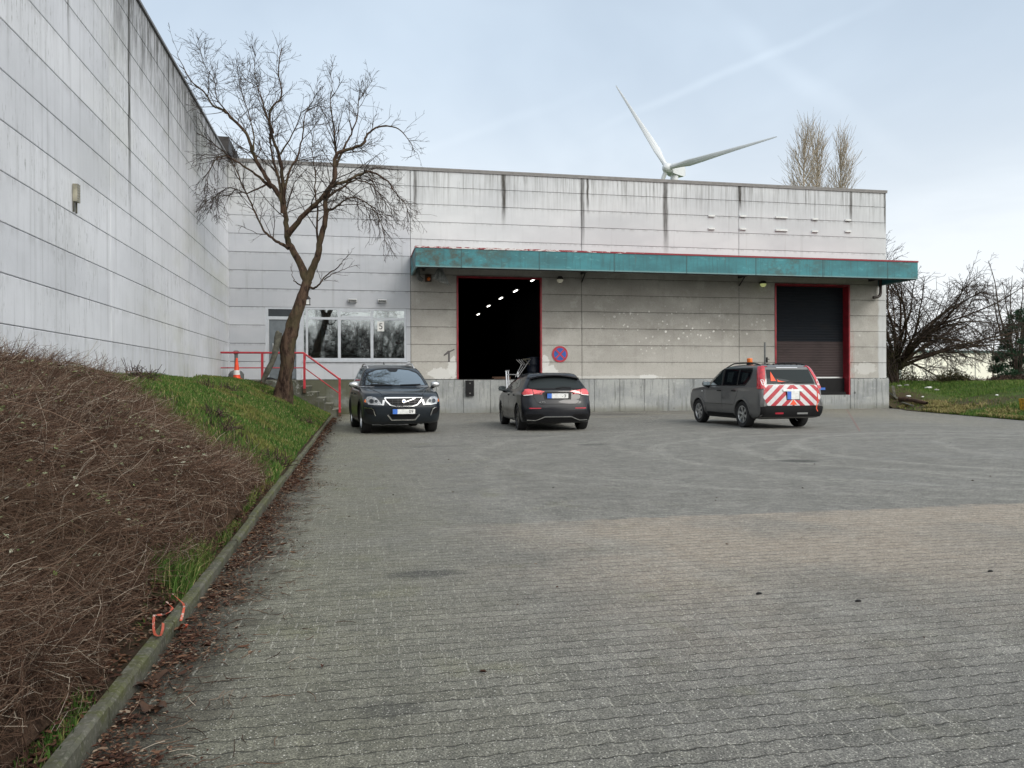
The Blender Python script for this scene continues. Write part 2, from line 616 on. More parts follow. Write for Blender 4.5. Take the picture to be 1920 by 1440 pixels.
def side_wall():
    n = NT('side_wall_panels')
    p = n.pos()
    x, y, z = n.sep(p)
    row = n.m('FLOOR', n.m('DIVIDE', n.sub(z, Z0), HC))
    bay = n.m('FLOOR', n.m('DIVIDE', n.sub(y, 16.63), 7.23))
    pr = n.white(n.comb(row, bay, 7.0))
    big = n.noise(n.scale3(p, 1, 0.45, 0.6), 1.0, 5, 0.6)
    c = n.mix(n.step(big, 0.3, 0.72), (0.60, 0.61, 0.635), (0.71, 0.72, 0.75))
    c = n.mix(1.0, c, n.mix(pr, (0.93, 0.935, 0.95), (1.04, 1.04, 1.04)), 'MULTIPLY')
    yc = n.mix(n.step(n.noise(n.scale3(p, 1, 0.25, 0.5), 1.0, 4), 0.48, 0.7), (1, 1, 1), (0.90, 0.90, 0.83))
    c = n.mix(n.step(y, 12, 22), c, n.mix(1.0, c, yc, 'MULTIPLY'))
    # vertical streaks, short dark specks
    s1 = n.noise(n.scale3(p, 1, 8, 0.30), 1.0, 5, 0.65)
    c = n.mix(n.mul(n.step(s1, 0.48, 0.78), 0.34), c, (0.17, 0.175, 0.16))
    s2 = n.noise(n.scale3(p, 1, 26, 3.2), 1.0, 4, 0.7)
    s2m = n.step(n.noise(n.scale3(p, 1, 0.5, 0.6), 1.0, 3), 0.42, 0.62)
    c = n.mix(n.mul(n.mul(n.step(s2, 0.57, 0.68), s2m), 0.75), c, (0.13, 0.13, 0.115))
    dirt = n.mul(n.step(n.add(z, n.mul(n.sub(n.noise(n.scale3(p, 1, 0.6, 0.4), 1.0, 4), 0.5), 2.5)), 6.6, 9.6), n.step(y, 14.5, 18.5))
    s3 = n.noise(n.scale3(p, 1, 7, 1.1), 1.0, 6, 0.75)
    c = n.mix(n.mul(dirt, n.step(s3, 0.36, 0.62, 0.15, 0.92)), c, (0.06, 0.058, 0.05))
    fz = n.m('FRACT', n.m('DIVIDE', n.sub(z, Z0), HC))
    c = n.mix(n.mul(n.mul(n.step(fz, 0.72, 1.0), n.step(n.noise(n.scale3(p, 1, 5, 1), 1.0, 3), 0.4, 0.7)), 0.22), c, (0.12, 0.12, 0.10))
    for (y0, w, ln_, k, sd) in ((14.36, 0.055, 3.5, 0.8, 1.0), (17.93, 0.10, 5.6, 1.0, 2.0), (18.03, 0.04, 6.5, 0.8, 12.0), (21.5, 0.09, 3.6, 0.8, 3.0), (25.1, 0.09, 2.7, 0.85, 4.0), (28.8, 0.08, 3.2, 0.95, 5.0), (23.9, 0.03, 5.0, 0.35, 6.0)):
        c = n.mix(n.mul(stain(n, y, z, y0, w, 9.69, ln_, sd), k), c, (0.04, 0.038, 0.03))
    # algae at the foot
    al = n.mul(n.step(z, 2.3, 1.3), n.step(n.noise(n.scale3(p, 1, 3.5, 0.5), 1.0, 4), 0.48, 0.72))
    c = n.mix(n.mul(al, 0.4), c, (0.30, 0.29, 0.19))
    nb = n.bump(n.add(n.noise(p, 20, 5, 0.6), n.mul(n.noise(p, 90, 2), 0.5)), 0.3, 0.004)
    M['side_wall_panels'] = n.bsdf(c, 0.88, normal=nb, spec=0.3)


side_wall()


def plinth_mat(name, moss):
    n = NT(name)
    p = n.pos()
    x, y, z = n.sep(p)
    big = n.noise(n.scale3(p, 0.7, 0.7, 1.2), 1.0, 5, 0.6)
    c = n.mix(n.step(big, 0.3, 0.7), (0.27, 0.285, 0.29), (0.40, 0.41, 0.40))
    if moss:
        c = n.mix(n.step(big, 0.25, 0.55, 0.6, 0.97), c, (0.07, 0.068, 0.045))
        g = n.step(n.noise(p, 2.5, 5, 0.7), 0.4, 0.65)
        c = n.mix(n.mul(g, 0.7), c, (0.04, 0.05, 0.022))
    st = n.noise(n.scale3(p, 11, 11, 1.0), 1.0, 5, 0.7)
    c = n.mix(n.mul(n.step(st, 0.48, 0.72), 0.65), c, (0.11, 0.115, 0.11))
    c = n.mix(n.mul(n.step(n.noise(p, 3.0, 5, 0.75), 0.58, 0.66), 0.4), c, (0.52, 0.53, 0.52))
    fi = n.noise(p, 28, 4, 0.6)
    c = n.mix(n.mul(n.step(fi, 0.45, 0.8), 0.3), c, (0.15, 0.15, 0.14))
    c = n.mix(n.mul(n.step(z, 0.35, 0.0), n.step(big, 0.35, 0.6, 0.3, 0.8)), c, (0.16, 0.16, 0.13))
    if not moss:
        c = n.mix(n.mul(n.step(x, 2.3, 1.4), n.step(big, 0.3, 0.55, 0.5, 0.9)), c, (0.07, 0.072, 0.04))
    sp = n.step(n.vor(p, 1.3), 0.10, 0.04)
    c = n.mix(n.mul(sp, 0.7), c, (0.05, 0.05, 0.05))
    M[name] = n.bsdf(c, 0.9, normal=n.bump(fi, 0.4, 0.005), spec=0.3)


plinth_mat('plinth_concrete', False)
plinth_mat('mossy_concrete', True)
simple('plinth_worn', (0.20, 0.20, 0.165), 0.9, 0, 0.35, 4)

# ---- canopy fascia
n = NT('teal_fascia')
p = n.pos()
x, y, z = n.sep(p)
a = n.noise(n.scale3(p, 0.7, 1, 1.5), 1.0, 5, 0.6)
c = n.mix(n.step(a, 0.3, 0.72), (0.020, 0.125, 0.145), (0.034, 0.205, 0.235))
gr = n.noise(n.scale3(p, 2.0, 1, 2.5), 1.0, 6, 0.75)
ends = n.m('MAXIMUM', n.m('MAXIMUM', n.step(x, 8.5, 3.0), n.mul(n.step(n.m('ABSOLUTE', n.sub(x, 17.2)), 2.2, 0.4), 0.8)), n.mul(n.step(x, 20, 22.9), 0.6))
c = n.mix(n.mul(n.mul(n.step(gr, 0.40, 0.64), ends), 0.9), c, (0.045, 0.055, 0.04))
stv = n.noise(n.scale3(p, 12, 1, 0.8), 1.0, 4, 0.6)
c = n.mix(n.mul(n.step(stv, 0.50, 0.72), 0.5), c, (0.018, 0.075, 0.08))
rst = n.noise(n.scale3(p, 5, 1, 0.45), 1.0, 4, 0.7)
c = n.mix(n.mul(n.step(rst, 0.60, 0.72), n.mul(n.step(z, 5.5, 6.1), 0.55)), c, (0.07, 0.045, 0.025))
c = n.mix(n.mul(n.step(z, 5.53, 5.47), 0.6), c, (0.20, 0.30, 0.30))
flk = n.noise(n.scale3(p, 3, 1, 7), 1.0, 4, 0.6)
c = n.mix(n.mul(n.step(flk, 0.60, 0.72), 0.30), c, (0.12, 0.36, 0.38))
sm = n.m('FRACT', n.m('DIVIDE', n.sub(x, 2.3), 2.95))
c = n.mix(n.step(n.m('ABSOLUTE', n.sub(sm, 0.5)), 0.0055, 0.004), c, (0.010, 0.05, 0.058))
c = n.mix(n.mul(n.step(n.sub(sm, 0.5), 0.035, 0.0), n.mul(n.step(n.sub(sm, 0.5), -0.002, 0.0), 0.35)), c, (0.03, 0.07, 0.07))
M['teal_fascia'] = n.bsdf(c, 0.6, normal=n.bump(a, 0.3, 0.02))

n = NT('peeling_red')
p = n.pos()
g = n.noise(n.scale3(p, 4, 1, 20), 1.0, 5, 0.8)
x, y, z = n.sep(p)
lim = n.step(x, 6, 14, 0.50, 0.70)
c = n.mix(n.m('GREATER_THAN', g, lim), (0.23, 0.025, 0.035), (0.6, 0.58, 0.57))
M['peeling_red'] = n.bsdf(c, 0.7)

# ---- roller door
n = NT('roller_slats')
p = n.pos()
x, y, z = n.sep(p)
up = n.step(z, 2.98, 3.0)
c = n.mix(up, (0.060, 0.046, 0.046), (0.010, 0.013, 0.018))
f2 = n.m('FRACT', n.m('DIVIDE', z, 0.115))
rib = n.m('MULTIPLY', n.m('ABSOLUTE', n.sub(f2, 0.5)), 2.0)
gn = n.noise(n.scale3(p, 1.4, 1, 3), 1.0, 4)
c = n.mix(n.mul(n.step(gn, 0.45, 0.8), 0.4), c, (0.02, 0.018, 0.018))
c = n.mix(n.mul(n.step(rib, 0.8, 1.0), 0.35), c, (0.01, 0.009, 0.009))
M['roller_slats'] = n.bsdf(c, 0.7, spec=0.12, normal=n.bump(rib, 0.5, 0.02))


# ---- block paving
def paving():
    n = NT('block_paving')
    p = n.pos()
    x, y, z = n.sep(p)
    RH, BL = 0.0935, 0.19
    wav = n.m('SINE', n.mul(x, 2 * PI / 0.095))
    yy = n.add(y, n.add(n.mul(wav, 0.0045), n.mul(n.sub(n.noise(n.comb(x, y, 0), 2.2, 2), 0.5), 0.012)))
    r = n.m('DIVIDE', yy, RH)
    row = n.m('FLOOR', r)
    fy = n.m('FRACT', r)
    par = n.m('MULTIPLY', n.m('FRACT', n.m('DIVIDE', row, 2.0)), 1.0)
    jit = n.mul(n.white(n.comb(row, 5.0, 1.0)), 0.10)
    bx = n.add(n.add(n.m('DIVIDE', x, BL), par), jit)
    wv2 = n.mul(n.m('SINE', n.mul(fy, 2 * PI)), 0.012)
    bx = n.add(bx, wv2)
    bc = n.m('FLOOR', bx)
    fx = n.m('FRACT', bx)
    br = n.white(n.comb(row, bc, 1.0))
    dy = n.m('MINIMUM', fy, n.sub(1.0, fy))
    dx = n.m('MINIMUM', fx, n.sub(1.0, fx))
    # joint strength varies from row to row and along it
    jn = n.step(n.noise(n.comb(n.mul(x, 7), n.mul(row, 0.73), 2.0), 1.0, 3), 0.34, 0.60)
    jn2 = n.step(n.noise(n.comb(x, y, 4.0), 1.1, 3), 0.40, 0.62)
    longj = n.mul(n.step(dy, 0.062, 0.022), n.add(0.40, n.mul(jn, 0.60)))
    shortj = n.mul(n.step(dx, 0.030, 0.012), jn2)
    big = n.noise(p, 0.35, 4, 0.6)
    mid = n.noise(p, 2.3, 5, 0.65)
    grit = n.noise(p, 140, 4, 0.75)
    base = n.mix(br, (0.168, 0.162, 0.150), (0.210, 0.203, 0.189))
    base = n.mix(n.step(mid, 0.32, 0.72), base, n.mix(1.0, base, (0.78, 0.79, 0.79), 'MULTIPLY'))
    base = n.mix(n.mul(n.m('GREATER_THAN', n.white(n.comb(bc, row, 3.0)), 0.92), 0.28), base, (0.115, 0.112, 0.10))
    spots = n.mul(n.step(n.noise(p, 1.1, 6, 0.75), 0.56, 0.70), 0.38)
    base = n.mix(spots, base, (0.10, 0.10, 0.085))
    base = n.mix(n.step(big, 0.32, 0.68), base, n.mix(1.0, base, (1.12, 1.12, 1.13), 'MULTIPLY'))
    # newer, warmer batch of blocks south of a straight row
    bl = n.add(y, n.mul(n.sub(n.white(n.comb(row, bc, 6.0)), 0.5), 0.10))
    nw = n.mul(n.step(bl, 6.70, 6.60), n.step(n.add(x, n.mul(n.sub(big, 0.5), 3.0)), 0.2, 2.2))
    nw = n.mul(nw, n.step(n.add(y, n.mul(n.sub(mid, 0.5), 2.0)), 2.4, 5.4))
    wc = n.mix(n.white(n.comb(bc, row, 8.0)), (0.285, 0.242, 0.200), (0.32, 0.278, 0.235))
    base = n.mix(n.mul(nw, n.step(n.noise(p, 0.9, 3), 0.30, 0.60, 0.35, 0.95)), base, wc)
    # greenish algae film beside the kerb
    ga = n.mul(n.step(n.add(x, n.mul(n.sub(mid, 0.5), 1.6)), 1.6, -0.7), n.step(big, 0.25, 0.6, 0.45, 1.0))
    base = n.mix(n.mul(ga, 0.5), base, (0.135, 0.134, 0.078))
    g2 = n.step(n.noise(p, 1.7, 4), 0.56, 0.72)
    base = n.mix(n.mul(n.mul(g2, n.step(x, 4.0, 1.0)), 0.3), base, (0.15, 0.15, 0.07))
    # pale tyre arcs
    arc = None
    for (cx, cy, R, w, k) in ((10.5, 11.6, 5.6, 0.2, 0.42), (10.5, 11.6, 4.1, 0.2, 0.42), (13.3, 11.8, 5.5, 0.22, 0.45), (14.8, 11.2, 4.4, 0.2, 0.42), (12.0, 10.6, 5.2, 0.15, 0.3),
                              (9.0, 12.6, 7.0, 0.2, 0.28), (15.5, 12.5, 9.0, 0.2, 0.32), (15.3, 12.7, 10.6, 0.2, 0.28), (19.0, 10.0, 5.0, 0.2, 0.4), (14.0, 8.0, 12.5, 0.25, 0.2), (6.0, -4.0, 13.0, 0.2, 0.15), (7.0, 26.0, 5.0, 0.2, 0.22)):
        d = n.m('SQRT', n.add(n.m('POWER', n.sub(x, cx), 2.0), n.m('POWER', n.mul(n.sub(y, cy), 1.15), 2.0)))
        e = n.m('ABSOLUTE', n.sub(n.add(d, n.mul(n.sub(n.noise(p, 0.6, 2), 0.5), 0.8)), R))
        t = n.mul(n.step(e, w, w * 0.2), k)
        arc = t if arc is None else n.m('MAXIMUM', arc, t)
    arc = n.m('MINIMUM', n.mul(n.mul(arc, 1.0), n.step(n.noise(p, 3.0, 6, 0.8), 0.36, 0.62, 0.1, 1.0)), 1.0)
    base = n.mix(arc, base, (0.36, 0.35, 0.325))
    # sand drift, damp and oil stains near the dock
    sand = n.step(n.noise(n.comb(n.mul(x, 0.4), n.mul(y, 1.2), 5), 1.0, 4), 0.5, 0.72)
    base = n.mix(n.mul(n.mul(sand, n.step(y, 19, 27)), 0.55), base, (0.25, 0.225, 0.17))
    edge = n.mul(n.step(n.add(y, n.mul(n.sub(x, 20), -2.6)), 20, 31), n.step(x, 15, 19))
    base = n.mix(n.mul(edge, n.mul(n.step(mid, 0.3, 0.6), 0.55)), base, (0.31, 0.285, 0.22))
    for (u0, v0, ru, rv, k) in ((7.0, 28.0, 1.3, 1.6, 0.75), (4.6, 14.7, 0.45, 0.3, 0.6), (6.6, 10.9, 0.35, 0.25, 0.85), (11.4, 9.8, 0.55, 0.25, 0.8),
                                (0.45, 5.0, 0.30, 0.12, 0.6), (1.4, 15.0, 0.5, 0.3, 0.4), (14.5, 25.0, 1.2, 0.8, 0.4), (0.12, 2.95, 0.16, 0.1, 0.5), (9.6, 28.4, 1.6, 0.9, 0.5), (3.6, 17.4, 0.8, 0.3, 0.4)):
        base = n.mix(n.mul(blotch(n, x, y, u0, v0, ru, rv, 2.2, 0.45, 1.15, u0), k), base, (0.05, 0.05, 0.048))
    dry = n.mul(n.step(n.noise(p, 0.5, 3), 0.55, 0.7), n.step(x, 1, 6))
    base = n.mix(n.mul(dry, 0.22), base, (0.25, 0.25, 0.25))
    # dirt along the kerb
    kd = n.mul(n.step(n.add(x, n.mul(n.sub(n.noise(p, 3.5, 4), 0.5), 0.8)), -0.35, -0.8), 0.85)
    base = n.mix(kd, base, (0.045, 0.038, 0.028))
    base = n.mix(n.mul(longj, 0.92), base, (0.030, 0.029, 0.024))
    base = n.mix(n.mul(shortj, 0.65), base, (0.32, 0.31, 0.275))
    # exposed aggregate
    c = n.mix(n.step(grit, 0.36, 0.66), n.mix(1.0, base, (0.40, 0.40, 0.40), 'MULTIPLY'), n.mix(1.0, base, (1.65, 1.65, 1.6), 'MULTIPLY'))
    cg = n.noise(p, 46, 4, 0.75)
    c = n.mix(1.0, c, n.mix(n.step(cg, 0.36, 0.64), (0.74, 0.74, 0.74), (1.24, 1.24, 1.22)), 'MULTIPLY')
    cg2 = n.noise(p, 11, 5, 0.75)
    c = n.mix(1.0, c, n.mix(n.step(cg2, 0.36, 0.64), (0.84, 0.84, 0.84), (1.14, 1.14, 1.13)), 'MULTIPLY')
    v1 = n.vor(n.comb(x, y, 0), 92)
    vr = n.white(n.vor(n.comb(x, y, 0), 92, out='Position'))
    sp = n.mul(n.step(v1, 0.30, 0.16), n.m('GREATER_THAN', vr, 0.62))
    c = n.mix(n.mul(sp, n.sub(0.85, n.mul(kd, 0.8))), c, (0.62, 0.60, 0.53))
    v2 = n.vor(n.comb(x, y, 3), 36)
    vr2 = n.white(n.vor(n.comb(x, y, 3), 36, out='Position'))
    sp2 = n.mul(n.step(v2, 0.16, 0.09), n.m('GREATER_THAN', vr2, 0.90))
    c = n.mix(n.mul(sp2, 0.9), c, (0.74, 0.72, 0.66))
    h = n.add(n.mul(n.m('MAXIMUM', longj, n.mul(n.step(dx, 0.03, 0.01), 0.5)), -1.0), n.mul(grit, 0.35))
    h = n.add(h, n.mul(n.mul(sp, 1.0), 0.3))
    M['block_paving'] = n.bsdf(c, 0.85, normal=n.bump(h, 0.55, 0.006), spec=0.35)


paving()

# ---- kerb
n = NT('kerb_concrete')
p = n.pos()
x, y, z = n.sep(p)
g = n.noise(p, 4, 5, 0.65)
c = n.mix(n.step(g, 0.3, 0.7), (0.075, 0.078, 0.055), (0.14, 0.135, 0.11))
c = n.mix(n.mul(n.step(n.noise(p, 5, 5, 0.75), 0.40, 0.62), n.step(z, 0.0, 0.07)), c, (0.095, 0.10, 0.042))
c = n.mix(n.mul(n.step(n.noise(p, 3, 4, 0.7), 0.5, 0.65), 0.6), c, (0.05, 0.042, 0.03))
c = n.mix(n.mul(n.step(n.noise(p, 60, 3), 0.5, 0.75), 0.5), c, (0.27, 0.26, 0.22))
M['kerb_concrete'] = n.bsdf(c, 0.95, normal=n.bump(n.add(g, n.noise(p, 50, 3)), 0.6, 0.008), spec=0.2)

# ---- soil and lawn under the blades
n = NT('bank_soil')
p = n.pos()
g = n.noise(p, 3, 5, 0.7)
c = n.mix(n.step(g, 0.46, 0.74), (0.040, 0.027, 0.018), (0.052, 0.050, 0.024))
M['bank_soil'] = n.bsdf(c, 1.0, normal=n.bump(n.noise(p, 25, 5, 0.7), 0.8, 0.03), spec=0.1)

n = NT('field_soil')
p = n.pos()
x, y, z = n.sep(p)
g = n.noise(p, 0.9, 6, 0.7)
c = n.mix(n.step(g, 0.35, 0.65), (0.05, 0.085, 0.02), (0.075, 0.115, 0.03))
dirt = n.mul(n.step(n.add(x, n.mul(n.sub(g, 0.5), 5.0)), 27.0, 24.5), n.step(y, 24, 27))
c = n.mix(n.mul(dirt, 0.85), c, (0.085, 0.06, 0.04))
M['field_soil'] = n.bsdf(c, 1.0, normal=n.bump(n.noise(p, 12, 5, 0.7), 0.8, 0.05), spec=0.1)


def island_mat(name, stops, rough=0.9, sc=0.8, amt=0.5, c2=(0.1, 0.1, 0.03), trans=0.0):
    n = NT(name)
    r = n.island()
    c = n.ramp(r, stops)
    g = n.step(n.noise(n.pos(), sc, 4, 0.6), 0.50, 0.68)
    c = n.mix(n.mul(g, amt), c, c2)
    M[name] = n.bsdf(c, rough, spec=0.2)


island_mat('grass_blades', [(0, (0.036, 0.082, 0.016)), (0.5, (0.058, 0.125, 0.022)), (0.8, (0.10, 0.16, 0.035)), (0.92, (0.20, 0.18, 0.07)), (1, (0.34, 0.29, 0.15))], amt=0.75, c2=(0.18, 0.16, 0.05))
island_mat('field_blades', [(0, (0.05, 0.115, 0.02)), (0.6, (0.09, 0.165, 0.03)), (1, (0.17, 0.19, 0.06))], sc=0.5, amt=0.4, c2=(0.14, 0.16, 0.05))
island_mat('straw_blades', [(0, (0.20, 0.17, 0.06)), (0.6, (0.32, 0.26, 0.12)), (1, (0.14, 0.17, 0.04))], amt=0.2)
island_mat('bramble_twigs', [(0, (0.036, 0.021, 0.015)), (0.4, (0.098, 0.056, 0.038)), (0.75, (0.18, 0.115, 0.080)), (0.93, (0.27, 0.215, 0.165)), (1, (0.48, 0.42, 0.34))], sc=0.7, amt=0.35, c2=(0.11, 0.07, 0.045))
island_mat('dead_leaves', [(0, (0.035, 0.018, 0.013)), (0.5, (0.085, 0.038, 0.024)), (0.85, (0.16, 0.085, 0.05)), (1, (0.33, 0.26, 0.19))], amt=0.1)
island_mat('bramble_leaves', [(0, (0.10, 0.14, 0.03)), (0.5, (0.22, 0.26, 0.13)), (1, (0.42, 0.42, 0.33))], amt=0.0)
island_mat('weed_stalks', [(0, (0.03, 0.02, 0.016)), (0.7, (0.07, 0.045, 0.035)), (1, (0.14, 0.10, 0.07))], amt=0.0)
island_mat('twig_bark', [(0, (0.030, 0.022, 0.018)), (1, (0.065, 0.048, 0.037))], amt=0.3, c2=(0.07, 0.06, 0.045))
island_mat('poplar_bark', [(0, (0.30, 0.255, 0.19)), (1, (0.50, 0.43, 0.34))], amt=0.2, c2=(0.2, 0.17, 0.12))
island_mat('ivy_leaves', [(0, (0.028, 0.032, 0.013)), (0.6, (0.06, 0.056, 0.026)), (1, (0.11, 0.095, 0.05))], amt=0.2)
island_mat('conifer_needles', [(0, (0.016, 0.04, 0.02)), (0.6, (0.03, 0.065, 0.034)), (1, (0.06, 0.10, 0.06))], amt=0.2, c2=(0.03, 0.05, 0.03))

n = NT('tree_bark')
p = n.pos()
g = n.noise(n.scale3(p, 9, 9, 2.6), 1.0, 6, 0.7)
mo = n.step(n.noise(p, 2.2, 4), 0.42, 0.66)
c = n.mix(n.step(g, 0.35, 0.62), (0.018, 0.011, 0.009), (0.095, 0.062, 0.044))
c = n.mix(n.mul(mo, 0.6), c, (0.075, 0.068, 0.036))
M['tree_bark'] = n.bsdf(c, 0.95, normal=n.bump(g, 1.0, 0.05), spec=0.15)
# ------------------------------------------------------------------ sky and sun
SUN_EL, SUN_AZ = rad(36), rad(152)     # azimuth clockwise from +Y: behind the camera, to its right
w = bpy.data.worlds.new('World')
scene.world = w
w.use_nodes = True
t = w.node_tree
t.nodes.clear()
W = NT.__new__(NT)
W.t = t
W.mat = None
wo = t.nodes.new('ShaderNodeOutputWorld')
bg = t.nodes.new('ShaderNodeBackground')
t.links.new(bg.outputs[0], wo.inputs[0])
sky = t.nodes.new('ShaderNodeTexSky')
sky.sky_type = 'NISHITA'
sky.sun_disc = False
sky.sun_elevation = SUN_EL
sky.sun_rotation = SUN_AZ
sky.air_density = 1.0
sky.dust_density = 2.0
dirv = W.node('ShaderNodeTexCoord').outputs['Generated']
vx, vy, vz = W.sep(dirv)
pl = W.comb(W.m('DIVIDE', vx, W.add(vz, 0.22)), W.m('DIVIDE', vy, W.add(vz, 0.22)), 0.0)
cl = W.noise(pl, 0.9, 5, 0.55, 0.4)
veil = W.mul(W.step(cl, 0.30, 0.72), 0.26)
veil = W.add(veil, W.step(vz, 0.60, 0.02, 0.60, 0.92))
hz = W.mix(W.step(vz, 0.42, 0.0), (7.1, 8.35, 9.7), (10.2, 10.5, 10.6))


def contrail(pa, pb, wd, k, seed):
    a, b = ray(*pa).normalized(), ray(*pb).normalized()
    nn = a.cross(b).normalized()
    mid = (a + b).normalized()
    half = math.cos(a.angle(b) * 0.62)
    dn = W.node('ShaderNodeVectorMath', operation='DOT_PRODUCT')
    t.links.new(dirv, dn.inputs[0])
    dn.inputs[1].default_value = nn
    dm = W.node('ShaderNodeVectorMath', operation='DOT_PRODUCT')
    t.links.new(dirv, dm.inputs[0])
    dm.inputs[1].default_value = mid
    wob = W.mul(W.sub(W.noise(W.scale3(dirv, 1, 1, 1), 9 + seed, 3), 0.5), wd * 1.4)
    e = W.m('ABSOLUTE', W.add(dn.outputs['Value'], wob))
    f = W.mul(W.step(e, wd, 0.0), W.step(dm.outputs['Value'], half - 0.012, half + 0.02))
    return W.mul(W.mul(f, k), W.step(W.noise(dirv, 6 + seed, 3), 0.35, 0.6, 0.4, 1.0))


for args in (((1290, -20), (1640, 250), 0.018, 0.55, 1), ((1180, 215), (1560, 50), 0.008, 0.7, 2), ((830, 270), (1060, 190), 0.010, 0.5, 3), ((1330, 60), (1560, 110), 0.02, 0.3, 4), ((960, 330), (1200, 240), 0.02, 0.35, 5)):
    veil = W.m('MINIMUM', W.add(veil, W.mul(contrail(*args), 0.17)), 1.0)
skc = W.mix(veil, sky.outputs[0], hz)
# broad thin-cloud glow around the unseen sun, added to brighten walls and yard
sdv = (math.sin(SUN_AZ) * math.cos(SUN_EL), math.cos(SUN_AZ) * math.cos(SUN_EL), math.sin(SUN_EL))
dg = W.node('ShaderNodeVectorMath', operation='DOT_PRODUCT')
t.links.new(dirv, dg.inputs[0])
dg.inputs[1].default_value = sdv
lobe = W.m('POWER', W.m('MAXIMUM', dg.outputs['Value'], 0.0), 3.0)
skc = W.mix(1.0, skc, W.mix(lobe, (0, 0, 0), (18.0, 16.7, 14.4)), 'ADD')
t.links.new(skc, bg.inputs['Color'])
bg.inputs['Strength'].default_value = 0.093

sl = bpy.data.lights.new('sun', 'SUN')
sl.energy = 1.1
sl.angle = rad(22)
sl.color = (1.0, 0.955, 0.89)
so = bpy.data.objects.new('sun', sl)
COL.objects.link(so)
sd = Vector((math.sin(SUN_AZ) * math.cos(SUN_EL), math.cos(SUN_AZ) * math.cos(SUN_EL), math.sin(SUN_EL)))
so.rotation_euler = sd.to_track_quat('Z', 'Y').to_euler()
so.location = (0, -20, 30)

scene.view_settings.view_transform = 'Standard'
scene.view_settings.look = 'None'
scene.view_settings.exposure = 0.12
scene.view_settings.gamma = 1.0
scene.cycles.max_bounces = 6
scene.cycles.transparent_max_bounces = 8

# ------------------------------------------------------------------ ground
mb = MB()
mb.addv([(-400, -400, 0), (600, -400, 0), (600, 1500, 0), (-400, 1500, 0)], [(0, 1, 2, 3)])
tag(mb.build('paved_yard', 'block_paving'), kind='structure')

# kerb stones
rnd = random.Random(5)
mb = MB()
y = -3.0
while y < 28.7:
    y1 = min(y + 1.0, 28.8)
    dz = rnd.uniform(-0.008, 0.008)
    dx = rnd.uniform(-0.006, 0.006)
    x0, x1, z1, ch = -0.915 + dx, -0.865 + dx, 0.080 + dz, 0.012
    ya, yb = y + 0.004, y1 - 0.004
    pr = [(x0, -0.05), (x1, -0.05), (x1, z1 - ch), (x1 - ch, z1), (x0, z1)]
    vs = [(a, ya, b) for a, b in pr] + [(a, yb, b) for a, b in pr]
    fs = [(i, i + 5, (i + 1) % 5 + 5, (i + 1) % 5) for i in range(5)] + [(0, 1, 2, 3, 4), (9, 8, 7, 6, 5)]
    mb.addv(vs, fs)
    y = y1
tag(mb.build('kerb', 'kerb_concrete'), kind='structure')


def lerpt(tab, x):
    if x <= tab[0][0]: return tab[0][1]
    for (a, va), (b, vb) in zip(tab, tab[1:]):
        if x <= b:
            return va + (vb - va) * (x - a) / (b - a)
    return tab[-1][1]


BANK = [(-4.9, 1.38), (-4.2, 1.34), (-3.3, 1.17), (-2.2, 0.72), (-1.5, 0.33), (-0.91, 0.068)]


def bank(x, y):
    z = lerpt(BANK, x)
    k = min(1, max(0, (-0.91 - x) / 0.8))
    return z + k * (mnoise(Vector((x * 0.8, y * 0.5, 0))) * 0.10 + mnoise(Vector((x * 2.5, y * 2.1, 4))) * 0.035)


def pile(x, y):
    """height of the bramble heap over the bank"""
    far = 8.9 + max(0, -1.6 - x) * 0.95 + mnoise(Vector((x * 1.3, 3.0, 0))) * 0.3
    e = (far - y) / 1.5
    e = max(0, min(1, e))
    ek = max(0, min(1, (-0.94 - 0.14 * max(0, 1 - abs(y - 4.3) / 1.6) - x) / 0.5))
    h = 0.33 + mnoise(Vector((x * 0.9, y * 0.7, 8))) * 0.15 + mnoise(Vector((x * 2.3, y * 2.0, 2))) * 0.13
    if x < -2.9:
        h *= max(0.25, 1 - (-2.9 - x) * 0.5)
    return h * math.sqrt(e * (2 - e)) * math.sqrt(ek * (2 - ek)) if e > 0 and ek > 0 else 0


def gridmesh(name, xs, ys, fz, mat):
    nx, ny = len(xs), len(ys)
    vs = np.array([(x, y, fz(x, y)) for y in ys for x in xs], dtype=np.float32)
    i = np.arange(nx * ny).reshape(ny, nx)
    fs = np.stack([i[:-1, :-1], i[:-1, 1:], i[1:, 1:], i[1:, :-1]], -1).reshape(-1, 4)
    return npmesh(name, vs, fs, mat, smooth=True)


xs = list(np.linspace(-4.9, -0.916, 34))
ys = list(np.linspace(-4, 14, 110)) + list(np.linspace(14.2, 29.18, 70))
tag(gridmesh('grass_bank', xs, ys, bank, 'bank_soil'), kind='structure')

# grassy field to the east and beyond
EDGE = [(-60, 6.0), (0, 14.0), (10, 17.2), (20.3, 19.9), (28.4, 22.2), (30.5, 23.36), (31.2, 23.38), (90, 23.6), (1500, 24)]


def field(x, y):
    d = x - lerpt(EDGE, y)
    if y > 31: d = max(d, 0.6)
    if d < 0: return -0.03
    t = min(1, d / 7.5)
    s = t * t * (3 - 2 * t)
    if y > 27: s = max(s, min(1, (y - 27) / 9) * min(1, d / 1.5))
    n_ = mnoise(Vector((x * 0.35, y * 0.35, 0))) * 0.10 + mnoise(Vector((x * 1.4, y * 1.4, 2))) * 0.03
    return 0.02 + 1.12 * s + n_ * min(1, d)


